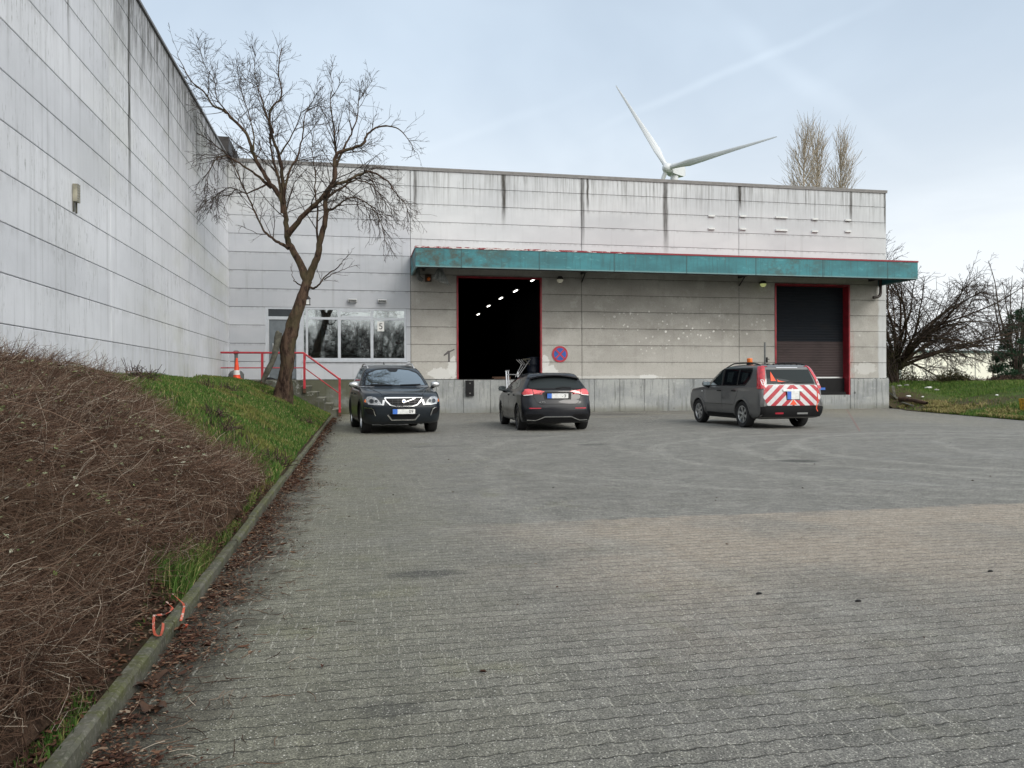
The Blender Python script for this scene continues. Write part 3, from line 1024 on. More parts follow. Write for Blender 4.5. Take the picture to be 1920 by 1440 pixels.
fx = [0, 0.15, 0.35, 0.6, 0.9, 1.3, 1.8, 2.4, 3, 3.7, 4.4, 5.2, 6, 7, 8, 9.5, 11, 13, 16, 20, 26, 34, 50, 80, 140, 260, 560]
fy = list(np.arange(8, 48, 0.6)) + [50, 55, 60, 70, 80, 100, 130, 170, 240, 400, 800, 1480]
vs, nx = [], len(fx)
for y_ in fy:
    e = lerpt(EDGE, y_)
    for q in fx:
        vs.append((e + q, y_, field(e + q, y_)))
i = np.arange(len(vs)).reshape(len(fy), nx)
fs = np.stack([i[:-1, :-1], i[:-1, 1:], i[1:, 1:], i[1:, :-1]], -1).reshape(-1, 4)
tag(npmesh('field', vs, fs, 'field_soil', smooth=True), kind='structure')
mb = MB()
mb.box(-400, 23.5, 85, 1480, -0.5, 1.1)
tag(mb.build('far_ground', 'field_soil'), kind='structure')
# ------------------------------------------------------------------ the warehouse
wh = thing('warehouse', 'low white and grey concrete panel warehouse with two red framed loading doors', 'building', (9, D, 0))
OX1, OX2, OZ = 3.97, 7.34, 5.42                 # west loading door opening
PX1, PX2 = 17.86, 21.36                         # east loading door opening
WX1, WX2 = -3.43, 1.90                          # office front opening
openings = [(WX1, WX2, Z0, 4.13, 0), (WX1, WX2, 0, 0, 0)]


def cut(x0, x1, z0, z1):
    """pieces of one course after the openings are taken out"""
    segs = [(x0, x1)]
    for (a, b, c, d_) in ((OX1 - 0.06, OX2 + 0.06, 0, OZ + 0.06), (PX1 - 0.06, PX2 + 0.06, 0, OZ + 0.06),
                          (WX1, WX2, 2.04, 4.13), (WX1, -2.12, 1.3, 2.05)):
        if z1 <= c + 0.01 or z0 >= d_ - 0.30:
            continue
        ns = []
        for (p, q) in segs:
            if b <= p or a >= q:
                ns.append((p, q))
            else:
                if a > p + 0.02: ns.append((p, a))
                if b < q - 0.02: ns.append((b, q))
        segs = ns
    return segs


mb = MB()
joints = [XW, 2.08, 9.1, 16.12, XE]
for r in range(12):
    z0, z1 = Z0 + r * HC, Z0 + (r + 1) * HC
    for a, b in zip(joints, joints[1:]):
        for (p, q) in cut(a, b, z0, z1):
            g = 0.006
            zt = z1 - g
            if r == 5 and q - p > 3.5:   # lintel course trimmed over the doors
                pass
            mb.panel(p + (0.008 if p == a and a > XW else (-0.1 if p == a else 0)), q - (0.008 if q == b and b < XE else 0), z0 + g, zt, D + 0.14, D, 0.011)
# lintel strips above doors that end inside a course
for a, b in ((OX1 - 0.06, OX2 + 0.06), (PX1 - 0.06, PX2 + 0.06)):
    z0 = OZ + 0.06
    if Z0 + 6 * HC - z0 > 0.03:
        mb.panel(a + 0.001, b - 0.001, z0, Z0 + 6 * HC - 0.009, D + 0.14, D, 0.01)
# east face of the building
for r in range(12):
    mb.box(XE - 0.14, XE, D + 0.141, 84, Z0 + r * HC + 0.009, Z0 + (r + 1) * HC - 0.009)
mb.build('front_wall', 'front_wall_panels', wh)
# dark backing seen in the joints
mb = MB()
for r in range(12):
    z0, z1 = Z0 + r * HC, Z0 + (r + 1) * HC
    for (p, q) in cut(XW, XE, z0, z1):
        mb.box(p + 0.02, q - 0.02, D + 0.03, D + 0.135, z0 - (0.02 if r else -0.001), z1 + (0.02 if r < 11 else -0.03))
mb.build('joint_filler', 'black_steel', wh)
# coping
mb = MB()
mb.box(XW + 0.002, XE + 0.04, D - 0.05, D + 0.3, ZT, ZT + 0.06)
mb.box(XE - 0.2, XE + 0.04, D + 0.301, 84, ZT, ZT + 0.06)
mb.box(XW + 0.002, XE + 0.035, D - 0.045, D - 0.03, ZT - 0.07, ZT - 0.001)
mb.build('coping', 'coping_metal', wh)
mb = MB()
mb.box(-5.1, -4.62, 30.3, 33.5, ZT + 0.061, ZT + 0.62)
mb.build('roof_upstand', 'black_steel', wh)
# plinth, in cast bays
mb = MB()
x = 1.98
k = 0
while x < XE + 0.10 - 1e-3:
    x1 = min(x + 1.09, XE + 0.10)
    for (p, q) in ([(x, x1)] if (x1 <= PX1 - .06 or x >= PX2 + .06) else [(x, min(x1, PX1 - .06))] * (x < PX1 - .06) + [(max(x, PX2 + .06), x1)] * (x1 > PX2 + .06)):
        if q - p > 0.03:
            mb.panel(p + 0.005, q - 0.005, -0.05, Z0 - 0.012, D + 0.5, D - 0.055, 0.012)
    x = x1
mb.box(XE - 0.05, XE + 0.098, D + 0.501, 84, -0.05, Z0 - 0.012)
mb.box(-4.74, 1.98, D + 0.01, D + 0.4, -0.05, Z0 - 0.012)
mb.box(PX1 - 0.06, PX2 + 0.06, D - 0.03, D + 0.5, -0.05, 0.62)
mb.build('plinth', 'plinth_concrete', wh)
# interior shell
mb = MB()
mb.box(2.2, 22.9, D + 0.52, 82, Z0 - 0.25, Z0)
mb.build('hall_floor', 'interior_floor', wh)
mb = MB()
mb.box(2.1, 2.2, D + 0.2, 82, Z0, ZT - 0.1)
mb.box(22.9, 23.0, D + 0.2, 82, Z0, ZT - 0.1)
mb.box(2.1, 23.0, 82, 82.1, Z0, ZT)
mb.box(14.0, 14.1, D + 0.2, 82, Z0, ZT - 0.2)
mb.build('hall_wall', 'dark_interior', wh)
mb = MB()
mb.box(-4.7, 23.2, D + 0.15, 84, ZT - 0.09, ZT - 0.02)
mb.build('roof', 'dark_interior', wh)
# west loading door: red steel frame
for (a, b, zb, nm, gap) in ((OX1, OX2, Z0 - 0.0, 'door_frame', 0), (PX1, PX2, 0.62, 'door_frame', 1)):
    mb = MB()
    y0, y1 = D - 0.03, D + (0.46 if gap else 0.16)
    mb.box(a - 0.065, a, y0, y1, zb, OZ)
    mb.box(b, b + 0.065, y0, y1, zb, OZ)
    mb.box(a - 0.065, b + 0.065, y0, y1, OZ, OZ + 0.065)
    mb.build(nm, 'red_steel', wh)
# threshold angle
mb = MB()
mb.box(OX1 - 0.05, OX2 + 0.05, D - 0.075, D + 0.5, Z0 - 0.011, Z0 + 0.004)
mb.build('threshold', 'black_steel', wh)
# east door: roller shutter over a lowered dock leveller
mb = MB()
mb.box(PX1, PX2, D + 0.40, D + 0.44, 1.42, OZ)
rd = mb.build('roller_door', 'roller_slats', wh)
mb = MB()
mb.box(PX1 + 0.02, PX2 - 0.05, D + 0.36, D + 0.44, 1.36, 1.419)
mb.build('bottom_rail', 'silver', rd)
mb = MB()
mb.box(PX1, PX2, D + 0.30, D + 0.42, 0.62, 1.355)
mb.box(PX1 + 0.03, PX2 - 0.1, D + 0.05, D + 0.30, 0.62, 0.74)
mb.build('dock_leveller', 'black_plastic', wh)
mb = MB()
mb.box(20.05, 20.40, D + 0.285, D + 0.299, 0.84, 0.94)
mb.build('leveller_plate', 'plate_blue', wh)

# office front
of = empty_part('office_front', wh, (0, 0, 0))
mb = MB()
fy0, fy1 = D + 0.015, D + 0.10
def bar(x0, x1, z0, z1, d=0.0):
    mb.box(x0, x1, fy0 - d, fy1 + d, z0, z1)
bar(WX1, WX1 + 0.10, Z0, 4.13)
bar(WX2 - 0.07, WX2, 2.10, 4.13)
bar(WX1 + 0.10, WX2 - 0.07, 4.06, 4.13)
bar(-2.30, -2.02, Z0, 4.06)           # east door post and narrow light
bar(-1.94, -1.86, 2.10, 4.06)
bar(-1.86, WX2 - 0.07, 2.10, 2.19)
bar(WX1 + 0.10, -2.30, 3.66, 3.78)
bar(-1.86, WX2 - 0.07, 3.68, 3.77, 0.004)
XM = (-0.68, 0.57)
for xm in XM:
    mb.box(xm - 0.055, xm + 0.055, fy0 - 0.008, fy1 + 0.008, 2.19, 4.06)
mb.box(-0.60, 0.49, fy0 - 0.004, fy1, 3.99, 4.055)
mb.box(-0.60, 0.49, fy0 - 0.004, fy1, 3.775, 3.83)
wf = mb.build('window_frame', 'alu_frame', wh)
mb = MB()
mb.box(-2.05, WX2 + 0.05, D - 0.06, D + 0.013, 2.03, 2.095)
mb.build('window_sill', 'alu_frame', wh)
def pane(x0, x1, z0, z1, m='glass_window'):
    b = MB()
    b.box(x0, x1, D + 0.055, D + 0.062, z0, z1)
    return b.build('pane', m, wf)
xs_ = [-1.86, XM[0], XM[1], WX2 - 0.07]
for a, b in zip(xs_, xs_[1:]):
    pane(a, b, 2.19, 3.68)
    pane(a, b, 3.77, 4.06)
pane(-2.02, -1.94, 2.10, 4.06)
pane(WX1 + 0.10, -2.30, 3.78, 4.06, 'glass_dark')
COL.objects.unlink(of); bpy.data.objects.remove(of)
mb = MB()
mb.box(WX1 + 0.13, -2.31, D + 0.05, D + 0.09, Z0 + 0.03, 3.655)
dr = mb.build('office_door', 'grey_door', wh)
mb = MB()
mb.box(WX1 + 0.101, WX1 + 0.128, D + 0.03, D + 0.09, Z0 + 0.03, 3.655)
mb.build('door_edge', 'silver', dr)
mb = MB()
mb.tube([(WX1 + 0.27, D + 0.02, 2.35), (WX1 + 0.27, D + 0.02, 2.75)], 0.014, 8)
mb.build('handle', 'silver', dr)
# office room behind the glass
mb = MB()
mb.box(-4.6, 2.05, D + 3.4, D + 3.5, Z0, 4.6)
mb.box(-4.6, -4.5, D + 0.2, D + 3.4, Z0, 4.6)
mb.box(1.99, 2.09, D + 0.16, D + 3.4, Z0, 4.6)
mb.box(-4.6, 2.05, D + 0.16, D + 3.5, 4.6, 4.7)
mb.box(-4.6, 2.05, D + 0.16, D + 3.5, Z0 - 0.2, Z0 - 0.001)
mb.build('office_room', 'room_wall', wh)
mb = MB()
for xx in (-1.35, 0.1):
    mb.box(xx - 0.07, xx + 0.07, D + 1.0, D + 1.07, Z0, 4.3)
mb.box(-1.28, 0.03, D + 1.01, D + 1.06, 2.95, 3.05)
mb.box(-2.2, 1.0, D + 1.01, D + 1.06, 2.36, 2.44)
mb.build('inner_partition', 'room_frame', wh)
mb = MB()
mb.box(1.02, 1.9, D + 0.9, D + 0.95, Z0, 3.7)
idr = mb.build('inner_door', 'room_frame', wh)
mb = MB()
mb.box(1.10, 1.15, D + 0.86, D + 0.9, 2.35, 2.72)
mb.box(1.10, 1.26, D + 0.85, D + 0.87, 2.60, 2.63)
mb.build('handle', 'white_plastic', idr)

# canopy
CX0, CX1, CY, CZ0, CZ1 = 2.10, 22.90, 28.65, 5.46, 6.15
cp = MB()
cp.box(CX0, CX1, CY, CY + 0.06, CZ0, CZ1)
cp.box(CX0, CX0 + 0.06, CY + 0.061, D - 0.001, CZ0, CZ1)
cp.box(CX1 - 0.06, CX1, CY + 0.061, D - 0.001, CZ0, CZ1)
cano = cp.build('canopy', 'teal_fascia', wh)
cp = MB()
cp.box(CX0 - 0.02, CX1 + 0.02, CY - 0.02, D - 0.002, CZ1 + 0.001, CZ1 + 0.065)
cp.build('canopy_trim', 'peeling_red', cano)
cp = MB()
cp.box(CX0 + 0.062, CX1 - 0.062, CY + 0.062, D - 0.003, 5.88, 5.93)
for xx in (2.6, 9.1, 16.12, 22.4):
    cp.box(xx - 0.05, xx + 0.05, CY + 0.1, D - 0.003, 5.66, 5.879)
cp.box(CX0 + 0.061, CX1 - 0.061, CY + 0.061, CY + 0.14, CZ0 - 0.03, CZ0 + 0.06)
cp.build('soffit', 'black_steel', cano)
for xx in (9.1, 16.12):
    cp = MB(); cp.tube([(xx, D - 0.02, 5.35), (xx, D - 0.55, 5.68)], 0.03, 6)
    cp.build('bracket', 'black_steel', cano)
cp = MB()
pp = [(22.82, 30.9, 5.9), (22.82, 30.9, 5.15), (22.78, 30.9, 5.02), (22.68, 30.9, 4.96), (22.45, 30.9, 4.93)]
cp.tube(pp, 0.065, 10)
cp.build('drain_pipe', 'brown_pipe', cano, smooth=True, angle=40)
cp = MB()
pp = [(2.35, 30.8, 5.85), (2.35, 30.8, 5.45), (2.40, 30.8, 5.32), (2.52, 30.85, 5.26)]
cp.tube(pp, 0.09, 10)
cp.build('drain_pipe', 'grey_plastic', cano, smooth=True, angle=40)

# ------------------------------------------------------------------ the side hall
sh = thing('side_hall', 'long stained white concrete panel hall along the left of the yard', 'building', (-6, 12, 0))
mb = MB()
jy = [-5.1, 2.17, 9.4, 16.63, 23.86, D - 0.001]
for r in range(-1, 12):
    z0, z1 = Z0 + r * HC, Z0 + (r + 1) * HC
    for a, b in zip(jy, jy[1:]):
        g = 0.005
        ch = 0.009
        a2, b2 = a + 0.006, b - 0.006
        vs = []
        for xx, e in ((XW - 0.14, 0), (XW - ch, 0), (XW, ch)):
            vs += [(xx, a2 + e, z0 + g + e), (xx, b2 - e, z0 + g + e), (xx, b2 - e, z1 - g - e), (xx, a2 + e, z1 - g - e)]
        fs = [(8, 9, 10, 11), (3, 2, 1, 0)]
        for kk in (0, 4):
            for i in range(4):
                j = (i + 1) % 4
                fs.append((kk + i, kk + j, kk + 4 + j, kk + 4 + i))
        mb.addv(vs, fs)
mb.build('side_wall', 'side_wall_panels', sh)
mb = MB()
mb.box(XW - 0.13, XW - 0.03, -5, D - 0.003, 0.5, ZT - 0.01)
mb.build('joint_filler', 'black_steel', sh)
mb = MB()
mb.box(XW - 0.3, XW + 0.05, -5.1, D - 0.06, ZT + 0.001, ZT + 0.065)
mb.build('coping', 'coping_metal', sh)
mb = MB()
mb.box(-20, XW - 0.141, -5.1, 31, 0, ZT - 0.05)
mb.build('roof', 'coping_metal', sh)

# ------------------------------------------------------------------ stairs and rail
SY0, SY1 = 29.2, 31.09
mb = MB()
mb.box(-4.74, -2.0, SY0, SY1, -0.05, Z0 - 0.04)
nst = 5
for k in range(nst):
    x0 = -2.0 + k * 0.275
    mb.box(x0 + 0.001, x0 + 0.275, SY0, SY1, -0.05, Z0 - 0.04 - (k + 1) * 0.215)
stair = mb.build('concrete_stairs', 'mossy_concrete')
for k in range(-1, nst):
    b = MB()
    x0 = -2.0 + k * 0.275
    zt_ = Z0 - 0.04 - (k + 1) * 0.215
    b.box(x0 + (0.003 if k >= 0 else -2.4), x0 + 0.29, SY0 - 0.012, SY1, zt_ + 0.001, zt_ + 0.032)
    b.build('tread', 'plinth_worn', stair)
tag(stair, 'mossy concrete landing and five steps down from the office door', 'stairs')
rl = thing('handrail', 'red steel handrail along the landing and down the steps', 'handrail', (-3, 29.1, 1.3))
RY = 29.13
mb = MB()
def sq(p, q, w):
    mb.tube([p, q], w * 0.7, 4)
mb.tube([(-4.74, RY, 2.31), (-1.9, RY, 2.31), (-0.63, RY, 1.36)], 0.036, 8)
mb.build('top_rail', 'red_rail', rl)
mb = MB()
mb.tube([(-4.74, RY, 1.77), (-1.87, RY, 1.77)], 0.020, 6)
mb.tube([(-1.87, RY, 1.77), (-0.63, RY, 0.83)], 0.020, 6)
mb.build('middle_rail', 'red_rail', rl)
for (xp, z0, z1) in ((-3.33, 1.25, 2.30), (-1.87, 0.92, 2.30), (-0.63, 0.05, 1.40)):
    mb = MB()
    mb.box(xp - 0.04, xp + 0.04, RY - 0.04, RY + 0.04, z0, z1)
    po = mb.build('post', 'red_rail', rl)
    if z0 < 1:
        mb = MB()
        mb.box(xp - 0.05, xp + 0.05, RY - 0.05, RY + 0.065, z0 - 0.06, z0 + 0.10)
        mb.build('foot', 'rotten_wood', po)


# ------------------------------------------------------------------ small things on the walls
def place_sign():
    c = at(1050, 664, D - 0.03)
    s = thing('traffic_sign', 'round blue no stopping sign with red ring and cross on the wall', 'sign', c)
    for (r0, r1, y0, m_, nm) in ((0.0, 0.335, 0.0, 'sign_red', 'ring'), (0.0, 0.255, -0.006, 'sign_blue', 'disc')):
        b = MB()
        b.lathe([(r1, -0.004), (r1, 0.0)] if nm == 'disc' else [(r1, 0.0), (r1, 0.02)], 40, 'y', (0, 0 if nm == 'ring' else -0.003, 0))
        o = b.build(nm, m_, s, world=False)
    b = MB()
    for a in (45, -45):
        mt = Matrix.Rotation(rad(a), 4, 'Y')
        b.box(-0.27, 0.27, -0.012 - (0.002 if a > 0 else 0), -0.0075, -0.033, 0.033, mt)
    b.build('cross', 'sign_red', s, world=False)


place_sign()

fl = thing('floodlight', 'small white floodlight above the office windows, nearer the tree', 'floodlight', at(661, 563, D - 0.1), group='floodlights above the office windows')
b = MB()
b.box(-0.165, 0.165, -0.10, 0.02, -0.055, 0.055, Matrix.Rotation(rad(14), 4, 'X'))
b.build('housing', 'white_plastic', fl, world=False)
b = MB()
b.box(-0.15, 0.15, -0.106, -0.101, -0.04, 0.04, Matrix.Rotation(rad(14), 4, 'X'))
b.build('lens', 'clear_lens', fl, world=False)
for q_ in (-0.16, 0.13):
    b = MB(); b.box(q_, q_ + 0.03, -0.02, 0.10, -0.07, 0.05); b.build('bracket', 'black_steel', fl, world=False)
f2_ = copy_tree(fl)
f2_.location = at(717, 564, D - 0.1)
f2_['label'] = 'small white floodlight above the office windows, nearer the canopy'

# sign brackets left on the upper wall
g = 'empty white sign brackets high on the front wall'
rows = [(403, 'upper'), (427, 'lower')]
nm_c = ['outermost west', 'second from the west', None, 'second from the east', 'outermost east']
proto = None
for ri, (py0, rw) in enumerate(rows):
    for ci, px in enumerate((1334, 1393, 1465, 1528, 1590)):
        py = py0 + (2, 2.5, 5, 8, 10)[ci] - (0, 0, 0, 1, 3)[ci] * ri
        c = at(px, py, D - 0.03)
        wd = 0.28 if ci == 2 else 0.145
        if ci == 2:
            lb = 'long white empty sign bracket in the %s row of the high wall' % rw
        else:
            lb = 'short white sign bracket, %s in the %s row above the canopy' % (nm_c[ci], rw)
        s = thing('sign_bracket', lb, 'bracket', c, group=g)
        b = MB()
        b.box(-wd, wd, -0.03, 0.0, -0.04, 0.04)
        b.box(-wd, wd, 0.0, 0.03, -0.03, 0.03)
        b.build('rail', 'white_plastic', s, world=False)
        b = MB()
        b.box(-wd + 0.01, wd - 0.01, -0.045, -0.031, -0.04, -0.030)
        b.build('lip', 'grey_plastic', s, world=False)

# lamps under the canopy
def dock_lamp(px, py, mat, label):
    c = at(px, py, D - 0.28)
    s = thing('bulkhead_lamp', label, 'lamp', c, group='bulkhead lamps under the canopy')
    b = MB()
    b.lathe([(0.02, 0.13), (0.09, 0.12), (0.13, 0.06), (0.135, 0.0)], 20, 'z')
    b.box(-0.03, 0.03, 0.1, 0.28, 0.02, 0.08)
    b.build('housing', 'black_steel', s, smooth=True, world=False, angle=40)
    b = MB()
    b.lathe([(0.13, -0.001), (0.128, -0.05), (0.10, -0.10), (0.05, -0.135), (0.01, -0.145)], 20, 'z')
    b.build('globe', mat, s, smooth=True, world=False)
    b = MB()
    b.tube([(0, 0, -0.14), (0, 0, -0.19)], 0.012, 6)
    b.build('finial', 'black_steel', s, world=False)


dock_lamp(1050, 524, 'lamp_pale', 'round pale bulkhead lamp beside the open loading door')
dock_lamp(1431, 532, 'lamp_green', 'round lit yellow green bulkhead lamp beside the roller door')

# alarm box
s = thing('alarm_box', 'small dark alarm box with orange beacon under the canopy end', 'alarm', at(803, 522, D - 0.06))
b = MB(); b.box(-0.12, 0.12, -0.06, 0.06, -0.13, 0.15); b.build('housing', 'rotten_wood', s, world=False)
b = MB(); b.lathe([(0.07, -0.07), (0.065, -0.11), (0.03, -0.13)], 16, 'y', (0.01, 0, -0.03)); b.build('beacon', 'amber_lens', s, world=False)
# hanging plastic sheet
b = MB()
pt = at(826, 500, 30.2)
r2 = random.Random(2)
nx_, nz_ = 10, 12
vs, fs = [], []
for j in range(nz_ + 1):
    t_ = j / nz_
    for i in range(nx_ + 1):
        u_ = i / nx_ - 0.5
        wd = 0.14 + 0.42 * t_
        vs.append((pt.x + u_ * wd - 0.04 * t_ + 0.16 * t_ * t_ * (u_ + 0.4), pt.y + 0.04 * math.sin(u_ * 20 + t_ * 2), pt.z - t_ * (0.62 - 0.18 * (u_ < -0.1) * (-u_) * 2) - 0.2 * t_ * max(0, u_)))
for j in range(nz_):
    for i in range(nx_):
        k = j * (nx_ + 1) + i
        fs.append((k, k + 1, k + nx_ + 2, k + nx_ + 1))
b.addv(vs, fs)
o = b.build('plastic_sheet', 'plastic_sheet', smooth=True)
sm_ = o.modifiers.new('s', 'SOLIDIFY'); sm_.thickness = 0.004
tag(o, 'torn translucent plastic sheet hanging under the canopy', 'plastic sheet')

# dock buffer
def buffer(px, pyc, label):
    c = at(px, pyc, D - 0.14)
    s = thing('dock_buffer', label, 'dock buffer', c)
    b = MB(); b.box(-0.16, 0.16, -0.04, 0.084, -0.31, 0.31); b.build('rubber_block', 'black_plastic', s, world=False)
    for z_ in (-0.2, 0.2):
        b = MB(); b.lathe([(0.03, -0.052), (0.03, -0.041)], 10, 'y', (0, 0, z_)); b.build('bolt', 'coping_metal', s, world=False)


buffer(881, 728, 'black rubber dock buffer below the open loading door')

# louvre box on the side hall
c = atx(144, 366, XW + 0.05)
s = thing('wall_vent', 'small beige louvred box on two legs on the side hall', 'vent', c)
b = MB(); b.box(-0.04, 0.03, -0.08, 0.08, -0.12, 0.18); b.build('housing', 'vent_beige', s, world=False)
b = MB()
for k in range(7):
    z_ = -0.11 + k * 0.045
    b.box(0.031, 0.036, -0.065, 0.065, z_ + .01, z_ + 0.025)
b.build('louvre', 'concrete_light', s, world=False)
for q_ in (-0.075, 0.055):
    b = MB(); b.box(-0.04, -0.015, q_, q_ + 0.02, -0.30, -0.121); b.build('leg', 'grey_wood', s, world=False)

# sheet with the dock number, stickers
c = at(714, 612, D + 0.052)
b = MB(); b.box(-0.13, 0.13, -0.003, 0.0, -0.19, 0.19)
s = b.build('number_sheet', 'paper', None, world=False)
s.location = c
tag(s, 'white sheet with a black 5 stuck inside the office window', 'paper sign')
text('digit', '5', 0.34, (0, -0.006, -0.01), (PI / 2, 0, 0), 'black_ink', s)
for py, lb in ((622, 'upper round red and white door sticker seen through the right pane'), (641, 'lower round red and white door sticker seen through the right pane')):
    c = at(746, py, D + 0.88)
    s = thing('sticker', lb, 'sticker', c, group='stickers on the inner office door')
    b = MB(); b.lathe([(0.085, -0.003), (0.085, 0.003)], 24, 'y'); b.build('ring', 'sign_red', s, world=False)
    b = MB(); b.lathe([(0.06, -0.006), (0.06, -0.0035)], 24, 'y'); b.build('face', 'paper', s, world=False)
    b = MB(); b.box(-0.05, 0.05, -0.010, -0.007, -0.008, 0.008, Matrix.Rotation(rad(45), 4, 'Y')); b.build('bar', 'sign_red', s, world=False)

# painted grey 1 beside the open door
b = MB()
c = at(840, 668, D - 0.004)
b.box(0.0, 0.075, -0.002, 0.0, -0.22, 0.22)
b.addv([(0.0, -0.002, 0.22), (0.0, -0.002, 0.10), (-0.17, -0.002, 0.0), (-0.17, -0.002, 0.06)], [(0, 1, 2, 3)])
b.addv([(0.075, -0.002, 0.22), (0.075, -0.002, 0.16), (0.26, -0.002, 0.25), (0.26, -0.002, 0.30)], [(0, 1, 2, 3)])
o = b.build('painted_number', 'graffiti_grey', None, world=False)
o.location = c
tag(o, 'rough grey figure 1 painted left of the open loading door', 'painted mark')

# five tube lights inside the hall
for k, (px, py) in enumerate(((1000, 525), (966.7, 545.8), (939, 559.5), (916, 574), (896.7, 589.5))):
    c = atx(px, py, 10.7)
    nm_ = ('first and nearest', 'second', 'third', 'fourth', 'fifth and deepest')[k]
    s = thing('tube_lamp', 'lit tube lamp inside the open hall, %s in the row' % nm_, 'ceiling lamp', c, group='tube lamps in the dark hall')
    b = MB(); b.box(-0.035, 0.035, -0.6, 0.6, -0.02, 0.02); b.build('diffuser', 'tube_light', s, world=False)
    b = MB(); b.box(-0.14, 0.14, -0.95, 0.95, 0.031, 0.08); b.box(-0.01, 0.01, -0.5, -0.48, 0.08, 1.6); b.box(-0.01, 0.01, 0.48, 0.5, 0.08, 1.6); b.build('housing', 'coping_metal', s, world=False)
# ------------------------------------------------------------------ cars
def catmull(keys, sub):
    keys = [np.array(k, float) for k in keys]
    out = []
    for i in range(len(keys) - 1):
        p0, p1, p2, p3 = keys[max(i - 1, 0)], keys[i], keys[i + 1], keys[min(i + 2, len(keys) - 1)]
        for s_ in range(sub):
            t_ = s_ / sub
            q = 0.5 * ((2 * p1) + (-p0 + p2) * t_ + (2 * p0 - 5 * p1 + 4 * p2 - p3) * t_ ** 2 + (-p0 + 3 * p1 - 3 * p2 + p3) * t_ ** 3)
            lo, hi = np.minimum(p1, p2), np.maximum(p1, p2)
            m_ = (hi - lo) * 0.15 + 1e-6
            out.append(np.clip(q, lo - m_, hi + m_))
    out.append(keys[-1])
    return out


def plan(z, xr, xf, w, n_, rp):
    """outline at one height: rounded rectangle, bowed ends, sides drawn in towards the ends"""
    rcf, rcr, kbf, kbr, ktf, ktr = rp
    g = min(2.2, 4.4 / n_)
    rf, rr = min(rcf * g, w * .8), min(rcr * g, w * .8)
    xc = 0.0 if xr < -.2 < .2 < xf else (xf + xr) / 2
    pts = []
    def arc(cx, cy, r, a0):
        return [(cx + r * math.cos(a0 + PI / 2 * k / 8), cy + r * math.sin(a0 + PI / 2 * k / 8)) for k in range(8)]
    pts += [(xf, -(w - rf) + 2 * (w - rf) * k / 16) for k in range(16)]
    pts += arc(xf - rf, w - rf, rf, 0)
    pts += [(xf - rf + (xr + rr - xf + rf) * k / 66, w) for k in range(66)]
    pts += arc(xr + rr, w - rr, rr, PI / 2)
    pts += [(xr, (w - rr) - 2 * (w - rr) * k / 16) for k in range(16)]
    pts += arc(xr + rr, -(w - rr), rr, PI)
    pts += [(xr + rr + (xf - rf - xr - rr) * k / 66, -w) for k in range(66)]
    pts += arc(xf - rf, -(w - rf), rf, 1.5 * PI)
    out = []
    for (x, y) in pts:
        f = x > xc
        a = (xf - xc) if f else (xc - xr)
        u = abs(x - xc) / max(a, 1e-3)
        kb, kt = (kbf, ktf) if f else (kbr, ktr)
        x2 = x - (1 if f else -1) * kb * (y / w) ** 2 * u ** 4
        y2 = y * (1 - kt * max(0, (u - .45) / .55) ** 2)
        out.append((x2, y2))
    return out


def car_shell(keys, arches, rp):
    """stacked outlines; arches: (x, z, R) cut in both sides"""
    rings = catmull(keys, 5)
    vs = []
    for (z, xr, xf, wd, n_) in rings:
        sp = plan(z, xr, xf, wd, n_, rp)
        for (x, y) in sp:
            vs.append([x, y, z])
    N = len(sp)
    fs = []
    for i in range(len(rings) - 1):
        for k in range(N):
            j = (k + 1) % N
            fs.append((i * N + k, i * N + j, (i + 1) * N + j, (i + 1) * N + k))
    fs.append(tuple((len(rings) - 1) * N + k for k in range(N)))
    full = ([tuple(p) for p in vs], list(fs))
    wmax = max(k[3] for k in keys)
    va = np.array(vs)
    ins = np.full(len(vs), -1)
    for ai, (ax, az, R) in enumerate(arches):
        d = np.hypot(va[:, 0] - ax, va[:, 2] - az)
        ins[(d < R) & (np.abs(va[:, 1]) > wmax * 0.55)] = ai
    keep = [f for f in fs if not all(ins[q] >= 0 for q in f)]
    for i in np.nonzero(ins >= 0)[0]:
        ax, az, R = arches[ins[i]]
        dx, dz = va[i, 0] - ax, va[i, 2] - az
        d = math.hypot(dx, dz) or 1
        if dz < -0.02:
            dz = -0.02
            d = math.hypot(dx, dz)
        va[i, 0] = ax + dx / d * R
        va[i, 2] = az + dz / d * R
    mb = MB()
    mb.v = [tuple(p) for p in va]
    mb.f = keep
    return mb, BVHTree.FromPolygons([Vector(p) for p in full[0]], full[1])


